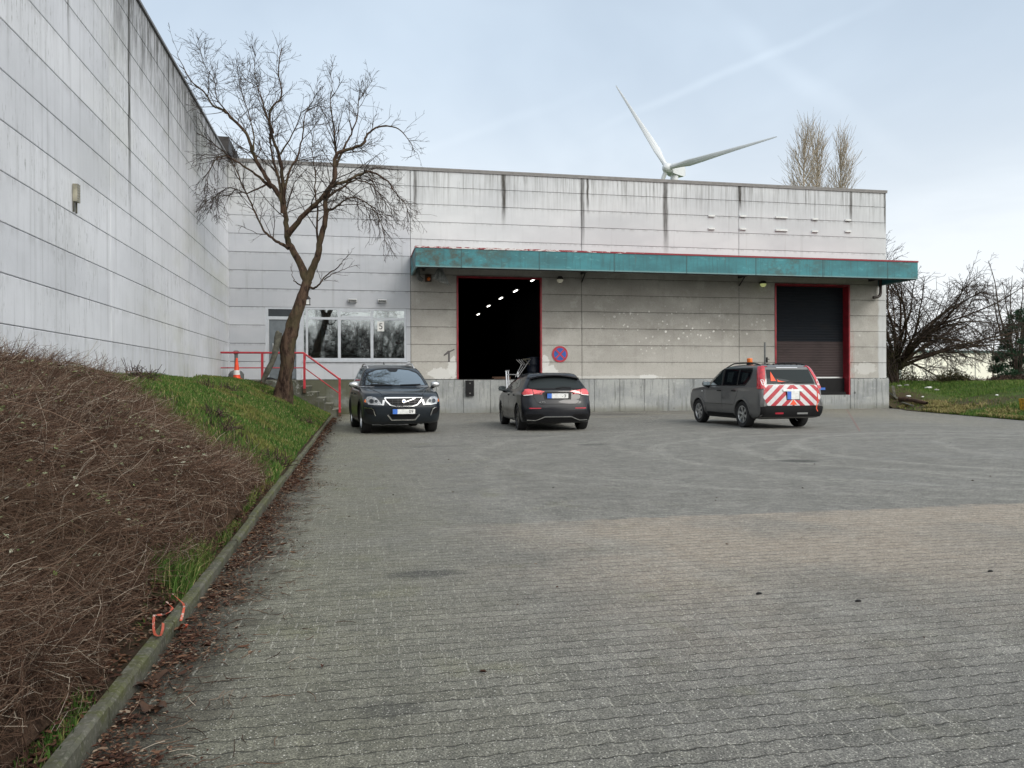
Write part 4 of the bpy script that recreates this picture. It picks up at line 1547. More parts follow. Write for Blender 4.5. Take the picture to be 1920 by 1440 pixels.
def patch(mb, bvh, poly, axis, sgn, off=0.005, th=0.02, grid=0.07):
    """project a 2D polygon on the shell: axis 'x' -> (y,z), axis 'y' -> (x,z), axis 'z' -> (x,y)"""
    bm = bmesh.new()
    vs = [bm.verts.new((a, b, 0)) for a, b in poly]
    bm.faces.new(vs)
    a0, a1 = min(p[0] for p in poly), max(p[0] for p in poly)
    b0, b1 = min(p[1] for p in poly), max(p[1] for p in poly)
    for k in range(1, int((a1 - a0) / grid) + 1):
        g = bm.verts[:] + bm.edges[:] + bm.faces[:]
        bmesh.ops.bisect_plane(bm, geom=g, plane_co=(a0 + k * (a1 - a0) / (int((a1 - a0) / grid) + 1), 0, 0), plane_no=(1, 0, 0))
    for k in range(1, int((b1 - b0) / grid) + 1):
        g = bm.verts[:] + bm.edges[:] + bm.faces[:]
        bmesh.ops.bisect_plane(bm, geom=g, plane_co=(0, b0 + k * (b1 - b0) / (int((b1 - b0) / grid) + 1), 0), plane_no=(0, 1, 0))
    bmesh.ops.remove_doubles(bm, verts=bm.verts[:], dist=1e-5)
    bm.verts.index_update()
    front, back = [], []
    for v in bm.verts:
        a, b = v.co.x, v.co.y
        if axis == 'x':
            o, d = Vector((4 * sgn, a, b)), Vector((-sgn, 0, 0))
        elif axis == 'y':
            o, d = Vector((a, 3 * sgn, b)), Vector((0, -sgn, 0))
        else:
            o, d = Vector((a, b, 4)), Vector((0, 0, -1))
        h, nrm, _, _ = bvh.ray_cast(o, d)
        if h is None:
            h, nrm, _, _ = bvh.find_nearest(o + d * 2.6)
        if nrm.dot(d) > 0: nrm = -nrm
        front.append(h + nrm * off)
        back.append(h + d * th)
    n_ = len(front)
    fs = []
    for f in bm.faces:
        q = [v.index for v in f.verts]
        p = [front[i] for i in q]
        c = (p[1] - p[0]).cross(p[2] - p[0])
        dd = {'x': Vector((-sgn, 0, 0)), 'y': Vector((0, -sgn, 0)), 'z': Vector((0, 0, -1))}[axis]
        if c.dot(dd) > 0: q = q[::-1]
        fs.append(tuple(q))
    for e in bm.edges:
        if len(e.link_faces) == 1:
            a, b = e.verts[0].index, e.verts[1].index
            fs.append((a, b, b + n_, a + n_))
    bm.free()
    mb.addv(front + back, fs)


def stroke(pts, w_):
    """2D polyline -> list of quads"""
    out = []
    pts = [Vector((p[0], p[1])) for p in pts]
    offs = []
    for i, p in enumerate(pts):
        if i == 0: t_ = pts[1] - pts[0]
        elif i == len(pts) - 1: t_ = pts[-1] - pts[-2]
        else: t_ = (pts[i + 1] - p).normalized() + (p - pts[i - 1]).normalized()
        t_.normalize()
        offs.append(Vector((-t_.y, t_.x)) * w_ / 2)
    for i in range(len(pts) - 1):
        a, b = pts[i], pts[i + 1]
        q = [a + offs[i], b + offs[i + 1], b - offs[i + 1], a - offs[i]]
        out.append([(v.x, v.y) for v in q])
    return out


class Car:
    def __init__(s, name, label, keys, wheels, loc, rz, sc, paint_, rtyre, arch_gap=0.055, rp=(.2, .16, .14, .08, .06, .04)):
        s.root = thing(name, label, 'car', loc, rz)
        s.root.scale = (sc, sc, sc)
        s.r = rtyre
        arches = [(wx, rtyre * 0.98, rtyre + arch_gap) for wx in wheels]
        mb, s.bvh = car_shell(keys, arches, rp)
        s.paint = paint_
        s.body = mb.build('body', paint_, s.root, smooth=True, world=False, angle=38)
        s.wmax = max(k[3] for k in keys)
        # underbody and wheel wells
        xr, xf = min(k[1] for k in keys), max(k[2] for k in keys)
        b = MB()
        xs_ = sorted(wheels)
        wi = s.wmax - 0.30
        b.box(xr + 0.5, xf - 0.5, -wi, wi, 0.24, 0.80)
        b.box(xs_[0] + rtyre + 0.08, xs_[1] - rtyre - 0.08, -s.wmax + 0.08, s.wmax - 0.08, 0.22, 0.6)
        for wx in wheels:
            for sg in (-1, 1):
                ps = []
                R = rtyre + arch_gap + 0.004
                prev = None
                for k in range(13):
                    a_ = PI * k / 12
                    p = (wx + R * math.cos(a_), rtyre * 0.98 + R * math.sin(a_))
                    if prev:
                        y0, y1 = sg * wi, sg * (s.wmax - 0.055)
                        b.addv([(prev[0], y0, prev[1]), (prev[0], y1, prev[1]), (p[0], y1, p[1]), (p[0], y0, p[1])], [(0, 1, 2, 3)])
                    prev = p
        b.build('underbody', 'black_plastic', s.root, world=False)
        s.arches = arches

    def part(s, name, mat, polys, axis, sgn, parent=None, off=0.005, th=0.02, grid=0.07, smooth=True):
        b = MB()
        for p in polys:
            patch(b, s.bvh, p, axis, sgn, off, th, grid)
        return b.build(name, mat, parent or s.root, smooth=smooth, world=False, angle=35)

    def both(s, name, mat, polys, axis='y', **kw):
        """the same part on the left and right side"""
        out = []
        for sg in (1, -1):
            if axis == 'y':
                out.append(s.part(name, mat, polys, 'y', sg, **kw))
            else:
                fb = kw.pop('fb', None) or 1
                pl_ = [[(a * sg, z) for a, z in p] for p in polys]
                out.append(s.part(name, mat, pl_, 'x', fb, **kw))
                kw['fb'] = fb
        return out

    def arch_lips(s, mat, w_=0.05, proud=0.012):
        for (ax, az, R) in s.arches:
            pts = [(ax + (R + w_ / 2) * math.cos(a), az + (R + w_ / 2) * math.sin(a)) for a in np.linspace(-0.32, PI + 0.32, 22)]
            for sg in (1, -1):
                s.part('wheel_arch', mat, stroke(pts, w_), 'y', sg, off=proud, th=0.05, grid=0.3)

    def wheel(s, x, y, rim_mat, spokes, double=False, wt=0.225, rim_r=0.235, steer=0):
        sg = 1 if y > 0 else -1
        w = empty_part('wheel', s.root, (x, y, s.r))
        w.rotation_euler = (0, 0, steer)
        r = s.r
        h = wt / 2
        b = MB()
        b.lathe([(rim_r, -h * 0.8), (r * 0.93, -h), (r * 0.985, -h * 0.85), (r, -h * 0.5), (r, h * 0.5), (r * 0.985, h * 0.85), (r * 0.93, h), (rim_r, h * 0.8)], 40, 'y', cap=False)
        b.build('tyre', 'tyre_rubber', w, smooth=True, world=False, angle=50)
        yo = h * 0.82 * sg
        b = MB()
        # barrel and lip
        vs, fs = [], []
        prof = [(rim_r + 0.004, yo), (rim_r + 0.004, yo + 0.006 * sg), (rim_r - 0.012, yo + 0.008 * sg), (rim_r - 0.018, yo - 0.01 * sg), (rim_r - 0.025, yo - 0.10 * sg)]
        n_ = 40
        for (pr, py) in prof:
            for k in range(n_):
                a = 2 * PI * k / n_
                vs.append((pr * math.cos(a), py, pr * math.sin(a)))
        for i in range(len(prof) - 1):
            for k in range(n_):
                j = (k + 1) % n_
                fs.append((i * n_ + k, i * n_ + j, (i + 1) * n_ + j, (i + 1) * n_ + k))
        b.addv(vs, fs)
        for k in range(spokes):
            a = 2 * PI * k / spokes + 0.3
            for dd in ((-0.11, 0.11) if double else (0,)):
                mt = Matrix.Rotation(-(a + dd), 4, 'Y')
                hw = 0.016 if double else 0.028
                y0, y1 = yo - 0.035 * sg, yo - 0.004 * sg
                vv = [(0.03, y0, -hw * 0.9), (0.03, y0, hw * 0.9), (rim_r - 0.01, y0, -hw), (rim_r - 0.01, y0, hw),
                      (0.03, y1 + 0.01 * -sg, -hw * 0.9), (0.03, y1 + 0.01 * -sg, hw * 0.9), (rim_r - 0.01, y1, -hw), (rim_r - 0.01, y1, hw)]
                b.addv([mt @ Vector(p) for p in vv], [(0, 1, 3, 2), (4, 6, 7, 5), (0, 4, 5, 1), (2, 3, 7, 6), (0, 2, 6, 4), (1, 5, 7, 3)])
        b.lathe([(0.055, yo - 0.04 * sg), (0.055, yo - 0.012 * sg), (0.03, yo - 0.004 * sg)], 16, 'y')
        rim = b.build('rim', rim_mat, w, smooth=True, world=False, angle=30)
        b = MB()
        b.lathe([(rim_r - 0.03, yo - 0.075 * sg), (rim_r - 0.03, yo - 0.07 * sg)], 24, 'y')
        b.build('brake_disc', 'black_plastic', w, world=False)

    def mirror(s, x, y, z, cap_mat, sz=(0.12, 0.13, 0.085)):
        sg = 1 if y > 0 else -1
        bm = bmesh.new()
        bmesh.ops.create_icosphere(bm, subdivisions=3, radius=1)
        b = MB()
        vs = []
        for v in bm.verts:
            c = v.co
            px = math.copysign(abs(c.x) ** 0.75, c.x)
            py = math.copysign(abs(c.y) ** 0.7, c.y)
            pz = math.copysign(abs(c.z) ** 0.8, c.z)
            if px < 0: px *= 0.35
            vs.append((x + px * sz[0], y + py * sz[1], z + pz * sz[2] * (1 - 0.25 * max(0, py * sg))))
        b.addv(vs, [tuple(q.index for q in f.verts) for f in bm.faces])
        bm.free()
        m_ = b.build('mirror', cap_mat, s.root, smooth=True, world=False)
        b = MB()
        b.tube([(x - 0.01, y - 0.16 * sg, z - 0.11), (x, y - 0.02 * sg, z - 0.06)], [0.035, 0.03], 8)
        b.build('mirror_foot', 'black_trim', m_, world=False)
        b = MB()
        b.box(x - 0.058, x - 0.045, y - 0.10, y + 0.10, z - 0.06, z + 0.055)
        b.build('mirror_glass', 'glass_windscreen', m_, world=False)

    def rail(s, x0, x1, y, z, mat, lift=0.05):
        for sg in (1, -1):
            b = MB()
            pts = []
            for k in range(13):
                t_ = k / 12
                xx = x0 + (x1 - x0) * t_
                h, _, _, _ = s.bvh.ray_cast(Vector((xx, y * sg, 4)), Vector((0, 0, -1)))
                zz = (h.z if h else z)
                pts.append((xx, y * sg, zz + lift * min(1, 4 * t_, 4 * (1 - t_)) + 0.005))
            b.tube(pts, 0.017, 8)
            b.build('roof_rail', mat, s.root, smooth=True, world=False)

    def plate(s, x, z, sgn, txt=None, w_=0.52, h_=0.11):
        b = MB()
        h, _, _, _ = s.bvh.ray_cast(Vector((4 * sgn, 0, z)), Vector((-sgn, 0, 0)))
        xx = h.x + 0.02 * sgn
        b.box(min(xx, xx + 0.008 * sgn), max(xx, xx + 0.008 * sgn), -w_ / 2, w_ / 2, z - h_ / 2, z + h_ / 2)
        p = b.build('number_plate', 'plate_white', s.root, world=False)
        b = MB()
        xs_ = xx + 0.009 * sgn
        y0 = (-w_ / 2 if sgn > 0 else w_ / 2)
        ys_ = sorted((y0, y0 + (0.11 if sgn > 0 else -0.11)))
        b.box(min(xs_, xs_ + 0.002 * sgn), max(xs_, xs_ + 0.002 * sgn), ys_[0], ys_[1], z - h_ / 2, z + h_ / 2)
        b.build('plate_band', 'plate_blue', p, world=False)
        b = MB()
        b.box(min(xx, xx - 0.012 * sgn), max(xx, xx - 0.012 * sgn), -w_ / 2 - 0.02, w_ / 2 + 0.02, z - h_ / 2 - 0.02, z + h_ / 2 + 0.02)
        b.build('plate_holder', 'black_plastic', p, world=False)
        if txt:
            text('lettering', txt, 0.105, (xx + 0.010 * sgn, 0.165 * sgn, z - 0.004), (PI / 2, 0, PI / 2 * sgn), 'black_ink', p, 0.001)
        return p, xx

    def seams(s, lines, w_=0.012):
        ps = []
        for l in lines: ps += stroke(l, w_)
        for sg in (1, -1):
            s.part('panel_gap', 'black_trim', ps, 'y', sg, off=0.0015, th=0.01, grid=0.12)

    def handles(s, xs_, z, mat, w_=0.17):
        for sg in (1, -1):
            for x in xs_:
                s.part('door_handle', mat, [[(x - w_ / 2, z - 0.014), (x + w_ / 2, z - 0.014), (x + w_ / 2, z + 0.016), (x - w_ / 2, z + 0.016)]], 'y', sg, off=0.028, th=0.03)


def rrect(a0, a1, b0, b1, r=0.03):
    out = []
    for (cx, cy, s0) in ((a1 - r, b0 + r, -90), (a1 - r, b1 - r, 0), (a0 + r, b1 - r, 90), (a0 + r, b0 + r, 180)):
        for k in range(4):
            a = rad(s0 + 30 * k)
            out.append((cx + r * math.cos(a), cy + r * math.sin(a)))
    return out


# ============================================================ dark blue-black suv facing the camera
def suv_front():
    keys = [(.23, -2.10, 2.05, .80, 4.0), (.27, -2.20, 2.17, .90, 4.2), (.42, -2.27, 2.27, .935, 4.2), (.60, -2.30, 2.305, .945, 4.0), (.76, -2.29, 2.285, .94, 3.8),
            (.88, -2.27, 2.22, .93, 3.6), (.97, -2.25, 2.02, .92, 3.8), (1.035, -2.23, 1.60, .905, 4.2), (1.085, -2.20, 1.16, .89, 4.6),
            (1.11, -2.18, 1.06, .875, 4.6), (1.25, -2.10, .84, .825, 4.2), (1.40, -2.02, .58, .765, 4.0), (1.53, -1.92, .32, .705, 3.8), (1.62, -1.80, .05, .645, 3.6),
            (1.665, -1.62, -.25, .57, 3.2), (1.69, -1.30, -.50, .45, 3.0)]
    c = Car('parked_car', 'dark blue black suv with chrome grille, parked facing out beside the steps', keys, (1.385, -1.39),
            (.87, 20.9, 0), rad(-90 + 5), 1.015, 'paint_navy', .365, .05, (.24, .2, .16, .1, .05, .05))
    for x in (1.385, -1.39):
        for sg in (1, -1):
            c.wheel(x, .79 * sg, 'alloy', 5, True, wt=.235, rim_r=.235)
    c.arch_lips('black_plastic', .045, .010)
    # windscreen and its dark surround
    ws = [(-.76, 1.13), (.76, 1.13), (.70, 1.34), (.61, 1.46), (.42, 1.535), (.2, 1.56), (0, 1.565), (-.2, 1.56), (-.42, 1.535), (-.61, 1.46), (-.70, 1.34)]
    c.part('windscreen', 'glass_windscreen', [ws], 'x', 1, off=.006)
    c.part('windscreen_edge', 'black_trim', stroke(ws + [ws[0]], .03), 'x', 1, off=.008)
    c.part('sensor_housing', 'black_trim', [[(-.15, 1.562), (-.11, 1.50), (-.06, 1.48), (.06, 1.48), (.11, 1.50), (.15, 1.562)]], 'x', 1, off=.012)
    for sg in (1, -1):
        pts = [(0.62 * sg, 1.15), (0.1 * sg, 1.135)]
        c.part('wiper', 'black_trim', stroke(pts, .02), 'x', 1, off=.02)
    # side glass
    fw = [(.93, 1.13), (.70, 1.33), (.42, 1.50), (.30, 1.545), (-.02, 1.565), (-.06, 1.13)]
    rw = [(-.12, 1.13), (-.08, 1.565), (-.85, 1.555), (-.95, 1.50), (-1.02, 1.18), (-1.0, 1.13)]
    qw = [(-1.10, 1.19), (-1.04, 1.49), (-1.0, 1.535), (-1.30, 1.52), (-1.62, 1.42), (-1.66, 1.34)]
    c.both('side_window', 'glass_dark', [fw]); c.both('side_window', 'glass_dark', [rw]); c.both('side_window', 'glass_dark', [qw])
    c.both('window_trim', 'silver', stroke([(.98, 1.11), (-1.05, 1.11), (-1.68, 1.31)], .018), off=.008)
    c.part('rear_window', 'glass_dark', [[(-.66, 1.20), (.66, 1.20), (.52, 1.52), (-.52, 1.52)]], 'x', -1)
    # grille
    gr = [(-.43, .845), (.43, .845), (.40, .775), (.31, .685), (.2, .655), (-.2, .655), (-.31, .685), (-.40, .775)]
    g = c.part('grille', 'black_plastic', [gr], 'x', 1, off=.004)
    c.part('grille_frame', 'chrome', stroke(gr + [gr[0]], .026), 'x', 1, parent=g, off=.022)
    bars = []
    for z in (.70, .74, .78, .815):
        hw = .30 + (z - .70) * .8
        bars += stroke([(-hw, z), (hw, z)], .008)
    for y in (-.26, -.13, 0, .13, .26):
        bars += stroke([(y, .67), (y, .83)], .008)
    c.part('grille_bars', 'black_alloy', bars, 'x', 1, parent=g, off=.014)
    c.part('grille_strut', 'silver', stroke([(.05, .755), (.27, .83)], .016), 'x', 1, parent=g, off=.026)
    b = MB()
    em = [(0.042 * math.cos(a), .765 + .036 * math.sin(a)) for a in np.linspace(0, 2 * PI, 16, endpoint=False)]
    c.part('emblem', 'chrome', [em], 'x', 1, parent=g, off=.034)
    em = [(0.028 * math.cos(a), .765 + .022 * math.sin(a)) for a in np.linspace(0, 2 * PI, 12, endpoint=False)]
    c.part('emblem_disc', 'plate_blue', [em], 'x', 1, parent=g, off=.038)
    # headlights
    hl = [(.50, .70), (.56, .79), (.64, .86), (.73, .885), (.80, .875), (.855, .82), (.875, .755), (.80, .725), (.65, .70)]
    for sg in (1, -1):
        p2 = [(a * sg, z) for a, z in hl]
        h = c.part('headlight', 'clear_lens', [p2], 'x', 1, off=.008, grid=.04)
        b = MB()
        for (ly, lr) in ((.72, .05), (.62, .035)):
            em = [(ly * sg + lr * math.cos(a), .775 + lr * math.sin(a)) for a in np.linspace(0, 2 * PI, 14, endpoint=False)]
            patch(b, c.bvh, em, 'x', 1, .014, .02, .05)
        b.build('lens', 'glass_dark', h, world=False)
        c.part('indicator', 'amber_lens', [[(a * sg, z) for a, z in ((.855, .82), (.875, .76), (.84, .745), (.835, .79))]], 'x', 1, parent=h, off=.013)
        c.part('light_trim', 'chrome', stroke([(a * sg, z) for a, z in ((.50, .695), (.65, .693), (.80, .715))], .016), 'x', 1, parent=h, off=.013)
        c.part('light_blade', 'silver', [[(a * sg, z) for a, z in ((.455, .68), (.425, .80), (.475, .80), (.50, .68))]], 'x', 1, off=.012)
        v = c.part('air_vent', 'black_plastic', [[(a * sg, z) for a, z in ((.62, .46), (.66, .60), (.72, .63), (.86, .64), (.86, .56), (.80, .48))]], 'x', 1, off=.008)
        c.part('vent_trim', 'chrome', stroke([(a * sg, z) for a, z in ((.64, .44), (.69, .585), (.74, .615), (.87, .625))], .018), 'x', 1, parent=v, off=.02)
    c.part('lower_intake', 'black_plastic', [[(-.33, .47), (.33, .47), (.25, .35), (-.25, .35)]], 'x', 1, off=.006)
    c.part('bumper_trim', 'chrome', stroke([(-.37, .465), (-.27, .345), (.27, .345), (.37, .465)], .032), 'x', 1, off=.02)
    c.plate(0, .535, 1, '09')
    hood = stroke([(-.50, .885), (-.30, .925), (0, .93), (.30, .925), (.50, .885)], .012)
    c.part('bonnet_gap', 'black_trim', hood, 'x', 1, off=.003)
    for sg in (1, -1):
        cr = [(2.12, .47 * sg), (1.7, .60 * sg), (1.2, .72 * sg)]
        b = MB()
        for q in stroke(cr, .03):
            patch(b, c.bvh, q, 'z', 1, .006, .02, .1)
        b.build('bonnet_crease', 'paint_navy', c.root, smooth=True, world=False)
    c.mirror(.78, 1.02, 1.16, 'silver', (.10, .115, .075))
    c.mirror(.78, -1.02, 1.16, 'silver', (.10, .115, .075))
    c.rail(.05, -1.5, .60, 1.66, 'silver')
    c.seams([[(.95, 1.09), (.98, .9), (.93, .45), (.80, .30)], [(-.08, 1.1), (-.10, .30)], [(-1.02, 1.1), (-1.08, .9), (-.95, .65)]])
    c.handles((.12, -.80), .93, 'paint_navy')
    b = MB()
    b.addv([(-1.45, -.03, 1.695), (-1.45, .03, 1.695), (-1.62, 0, 1.68), (-1.55, 0, 1.79)], [(0, 1, 3), (1, 2, 3), (2, 0, 3), (0, 2, 1)])
    b.build('roof_aerial', 'black_trim', c.root, world=False)


# ============================================================ black hatchback seen from behind
def hatch():
    keys = [(.19, -2.03, 2.0, .78, 4.0), (.23, -2.12, 2.10, .86, 4.2), (.36, -2.19, 2.17, .885, 4.0), (.52, -2.205, 2.20, .895, 3.8), (.68, -2.18, 2.15, .89, 3.6),
            (.80, -2.13, 2.02, .885, 3.6), (.88, -2.10, 1.70, .88, 3.8), (.94, -2.08, 1.25, .87, 4.2), (.985, -2.06, .95, .855, 4.2),
            (1.02, -2.03, .86, .835, 4.0), (1.13, -1.93, .62, .775, 3.8), (1.25, -1.81, .32, .705, 3.6), (1.35, -1.70, .0, .635, 3.4), (1.40, -1.60, -.25, .57, 3.2),
            (1.425, -1.35, -.5, .45, 3.0)]
    c = Car('parked_car', 'black hatchback with red tail lights, parked nose towards the dock', keys, (1.35, -1.38),
            (4.98, 21.10, 0), rad(90 - 2), 1.03, 'paint_black', .322, .045, (.22, .20, .14, .11, .05, .05))
    for x in (1.35, -1.38):
        for sg in (1, -1):
            c.wheel(x, .765 * sg, 'black_alloy', 10, False, wt=.225, rim_r=.235)
    c.part('windscreen', 'glass_windscreen', [[(-.70, 1.04), (.70, 1.04), (.56, 1.33), (-.56, 1.33)]], 'x', 1)
    fw = [(.72, 1.0), (.45, 1.19), (.20, 1.285), (-.02, 1.31), (-.08, 1.0)]
    rw = [(-.13, 1.0), (-.08, 1.315), (-.75, 1.285), (-.95, 1.01)]
    qw = [(-1.0, 1.02), (-.83, 1.27), (-1.12, 1.20), (-1.30, 1.08)]
    c.both('side_window', 'glass_dark', [fw]); c.both('side_window', 'glass_dark', [rw]); c.both('side_window', 'glass_dark', [qw])
    # rear
    rwn = [(-.64, 1.02), (.64, 1.02), (.70, 1.07), (.60, 1.24), (.52, 1.31), (-.52, 1.31), (-.60, 1.24), (-.70, 1.07)]
    c.part('rear_window', 'glass_tint', [rwn], 'x', -1, off=.006)
    c.part('rear_window_edge', 'black_trim', stroke(rwn + [rwn[0]], .03), 'x', -1, off=.008)
    c.part('rear_wiper', 'black_trim', stroke([(0.02, 1.03), (-.14, 1.055), (-.36, 1.045)], .022), 'x', -1, off=.02)
    # roof spoiler
    b = MB()
    pts = []
    for y in np.linspace(-.60, .60, 13):
        e = 1 - (abs(y) / .60) ** 2.5 * .25
        pts.append((y, e))
    vs, fs = [], []
    for y, e in pts:
        zz = 1.40 - .07 * (abs(y) / .6) ** 2.2
        vs += [(-1.42, y, zz + .008), (-1.86 * (.93 + .07 * e), y, zz - .035), (-1.86 * (.93 + .07 * e), y, zz - .06), (-1.62, y, zz - .09)]
    for i in range(12):
        for k in range(4):
            j = (k + 1) % 4
            fs.append((i * 4 + k, i * 4 + j, (i + 1) * 4 + j, (i + 1) * 4 + k))
    fs += [(3, 2, 1, 0), (48, 49, 50, 51)]
    b.addv(vs, fs)
    b.build('roof_spoiler', 'paint_black', c.root, smooth=True, world=False, angle=35)
    tl = [(.34, .945), (.50, .985), (.68, 1.01), (.76, 1.0), (.80, .93), (.79, .87), (.62, .885)]
    for sg in (1, -1):
        t_ = c.part('tail_light', 'bright_red_lens', [[(a * sg, z) for a, z in tl]], 'x', -1, off=.022, grid=.03)
        c.part('tail_lamp_side', 'red_lens', [[(-2.10, .90), (-2.08, 1.0), (-1.93, .97), (-1.85, .92), (-1.92, .87)]], 'y', sg, parent=t_, off=.012, grid=.05)
        c.part('lamp_strip', 'plate_white', stroke([(.60 * sg, .878), (.79 * sg, .862)], .018), 'x', -1, parent=t_, off=.028)
        c.part('lamp_split', 'black_trim', stroke([(.575 * sg, .88), (.60 * sg, 1.0)], .010), 'x', -1, parent=t_, off=.028)
        c.part('reflector', 'sign_red', [rrect(.42 * sg if sg > 0 else -.70, .70 if sg > 0 else -.42, .545, .57, .01)], 'x', -1, off=.010)
        c.part('exhaust_opening', 'black_trim', [[(a * sg, z) for a, z in ((.34, .35), (.42, .40), (.62, .41), (.74, .36), (.72, .30), (.45, .29))]], 'x', -1, off=.006)
        c.part('air_vent', 'black_trim', [[(a * sg, z) for a, z in ((.80, .34), (.82, .50), (.84, .52), (.85, .34))]], 'x', -1, off=.01)
    p_, px_ = c.plate(0, .855, -1, None, .52, .115)
    text('lettering', '- 3', 0.10, (px_ - .010, -.15, .85), (PI / 2, 0, -PI / 2), 'black_ink', p_, 0.001)
    c.part('plate_recess', 'black_trim', [[(-.36, .95), (.36, .95), (.33, .765), (-.33, .765)]], 'x', -1, off=.003)
    text('badge', 'A 200', .062, (-2.215, .40, .705), (PI / 2, 0, -PI / 2), 'chrome', c.root, 0.002)
    gate = [(.80, .93), (.60, .86), (.52, .70), (.44, .655), (-.44, .655), (-.52, .70), (-.60, .86), (-.80, .93)]
    c.part('tailgate_gap', 'black_trim', stroke(gate, .010), 'x', -1, off=.003)
    c.part('diffuser', 'black_plastic', [[(-.80, .24), (.80, .24), (.84, .34), (.76, .42), (.40, .42), (.30, .36), (-.30, .36), (-.40, .42), (-.76, .42), (-.84, .34)]], 'x', -1, off=.004)
    c.part('bumper_trim', 'chrome', stroke([(.74, .28), (.55, .272), (.46, .30), (.33, .355), (-.33, .355), (-.46, .30), (-.55, .272), (-.74, .28)], .018), 'x', -1, off=.02)
    c.seams([[(.78, .97), (.80, .8), (.74, .30)], [(-.10, .99), (-.12, .25)], [(-.98, .99), (-1.05, .8), (-.93, .55)]], .010)
    c.both('shoulder_line', 'paint_black', stroke([(1.6, .80), (-1.9, .845)], .03), off=.008)
    c.handles((.02, -.86), .86, 'paint_black', .2)
    c.mirror(.60, .96, 1.02, 'paint_black', (.09, .10, .07))
    c.mirror(.60, -.96, 1.02, 'paint_black', (.09, .10, .07))


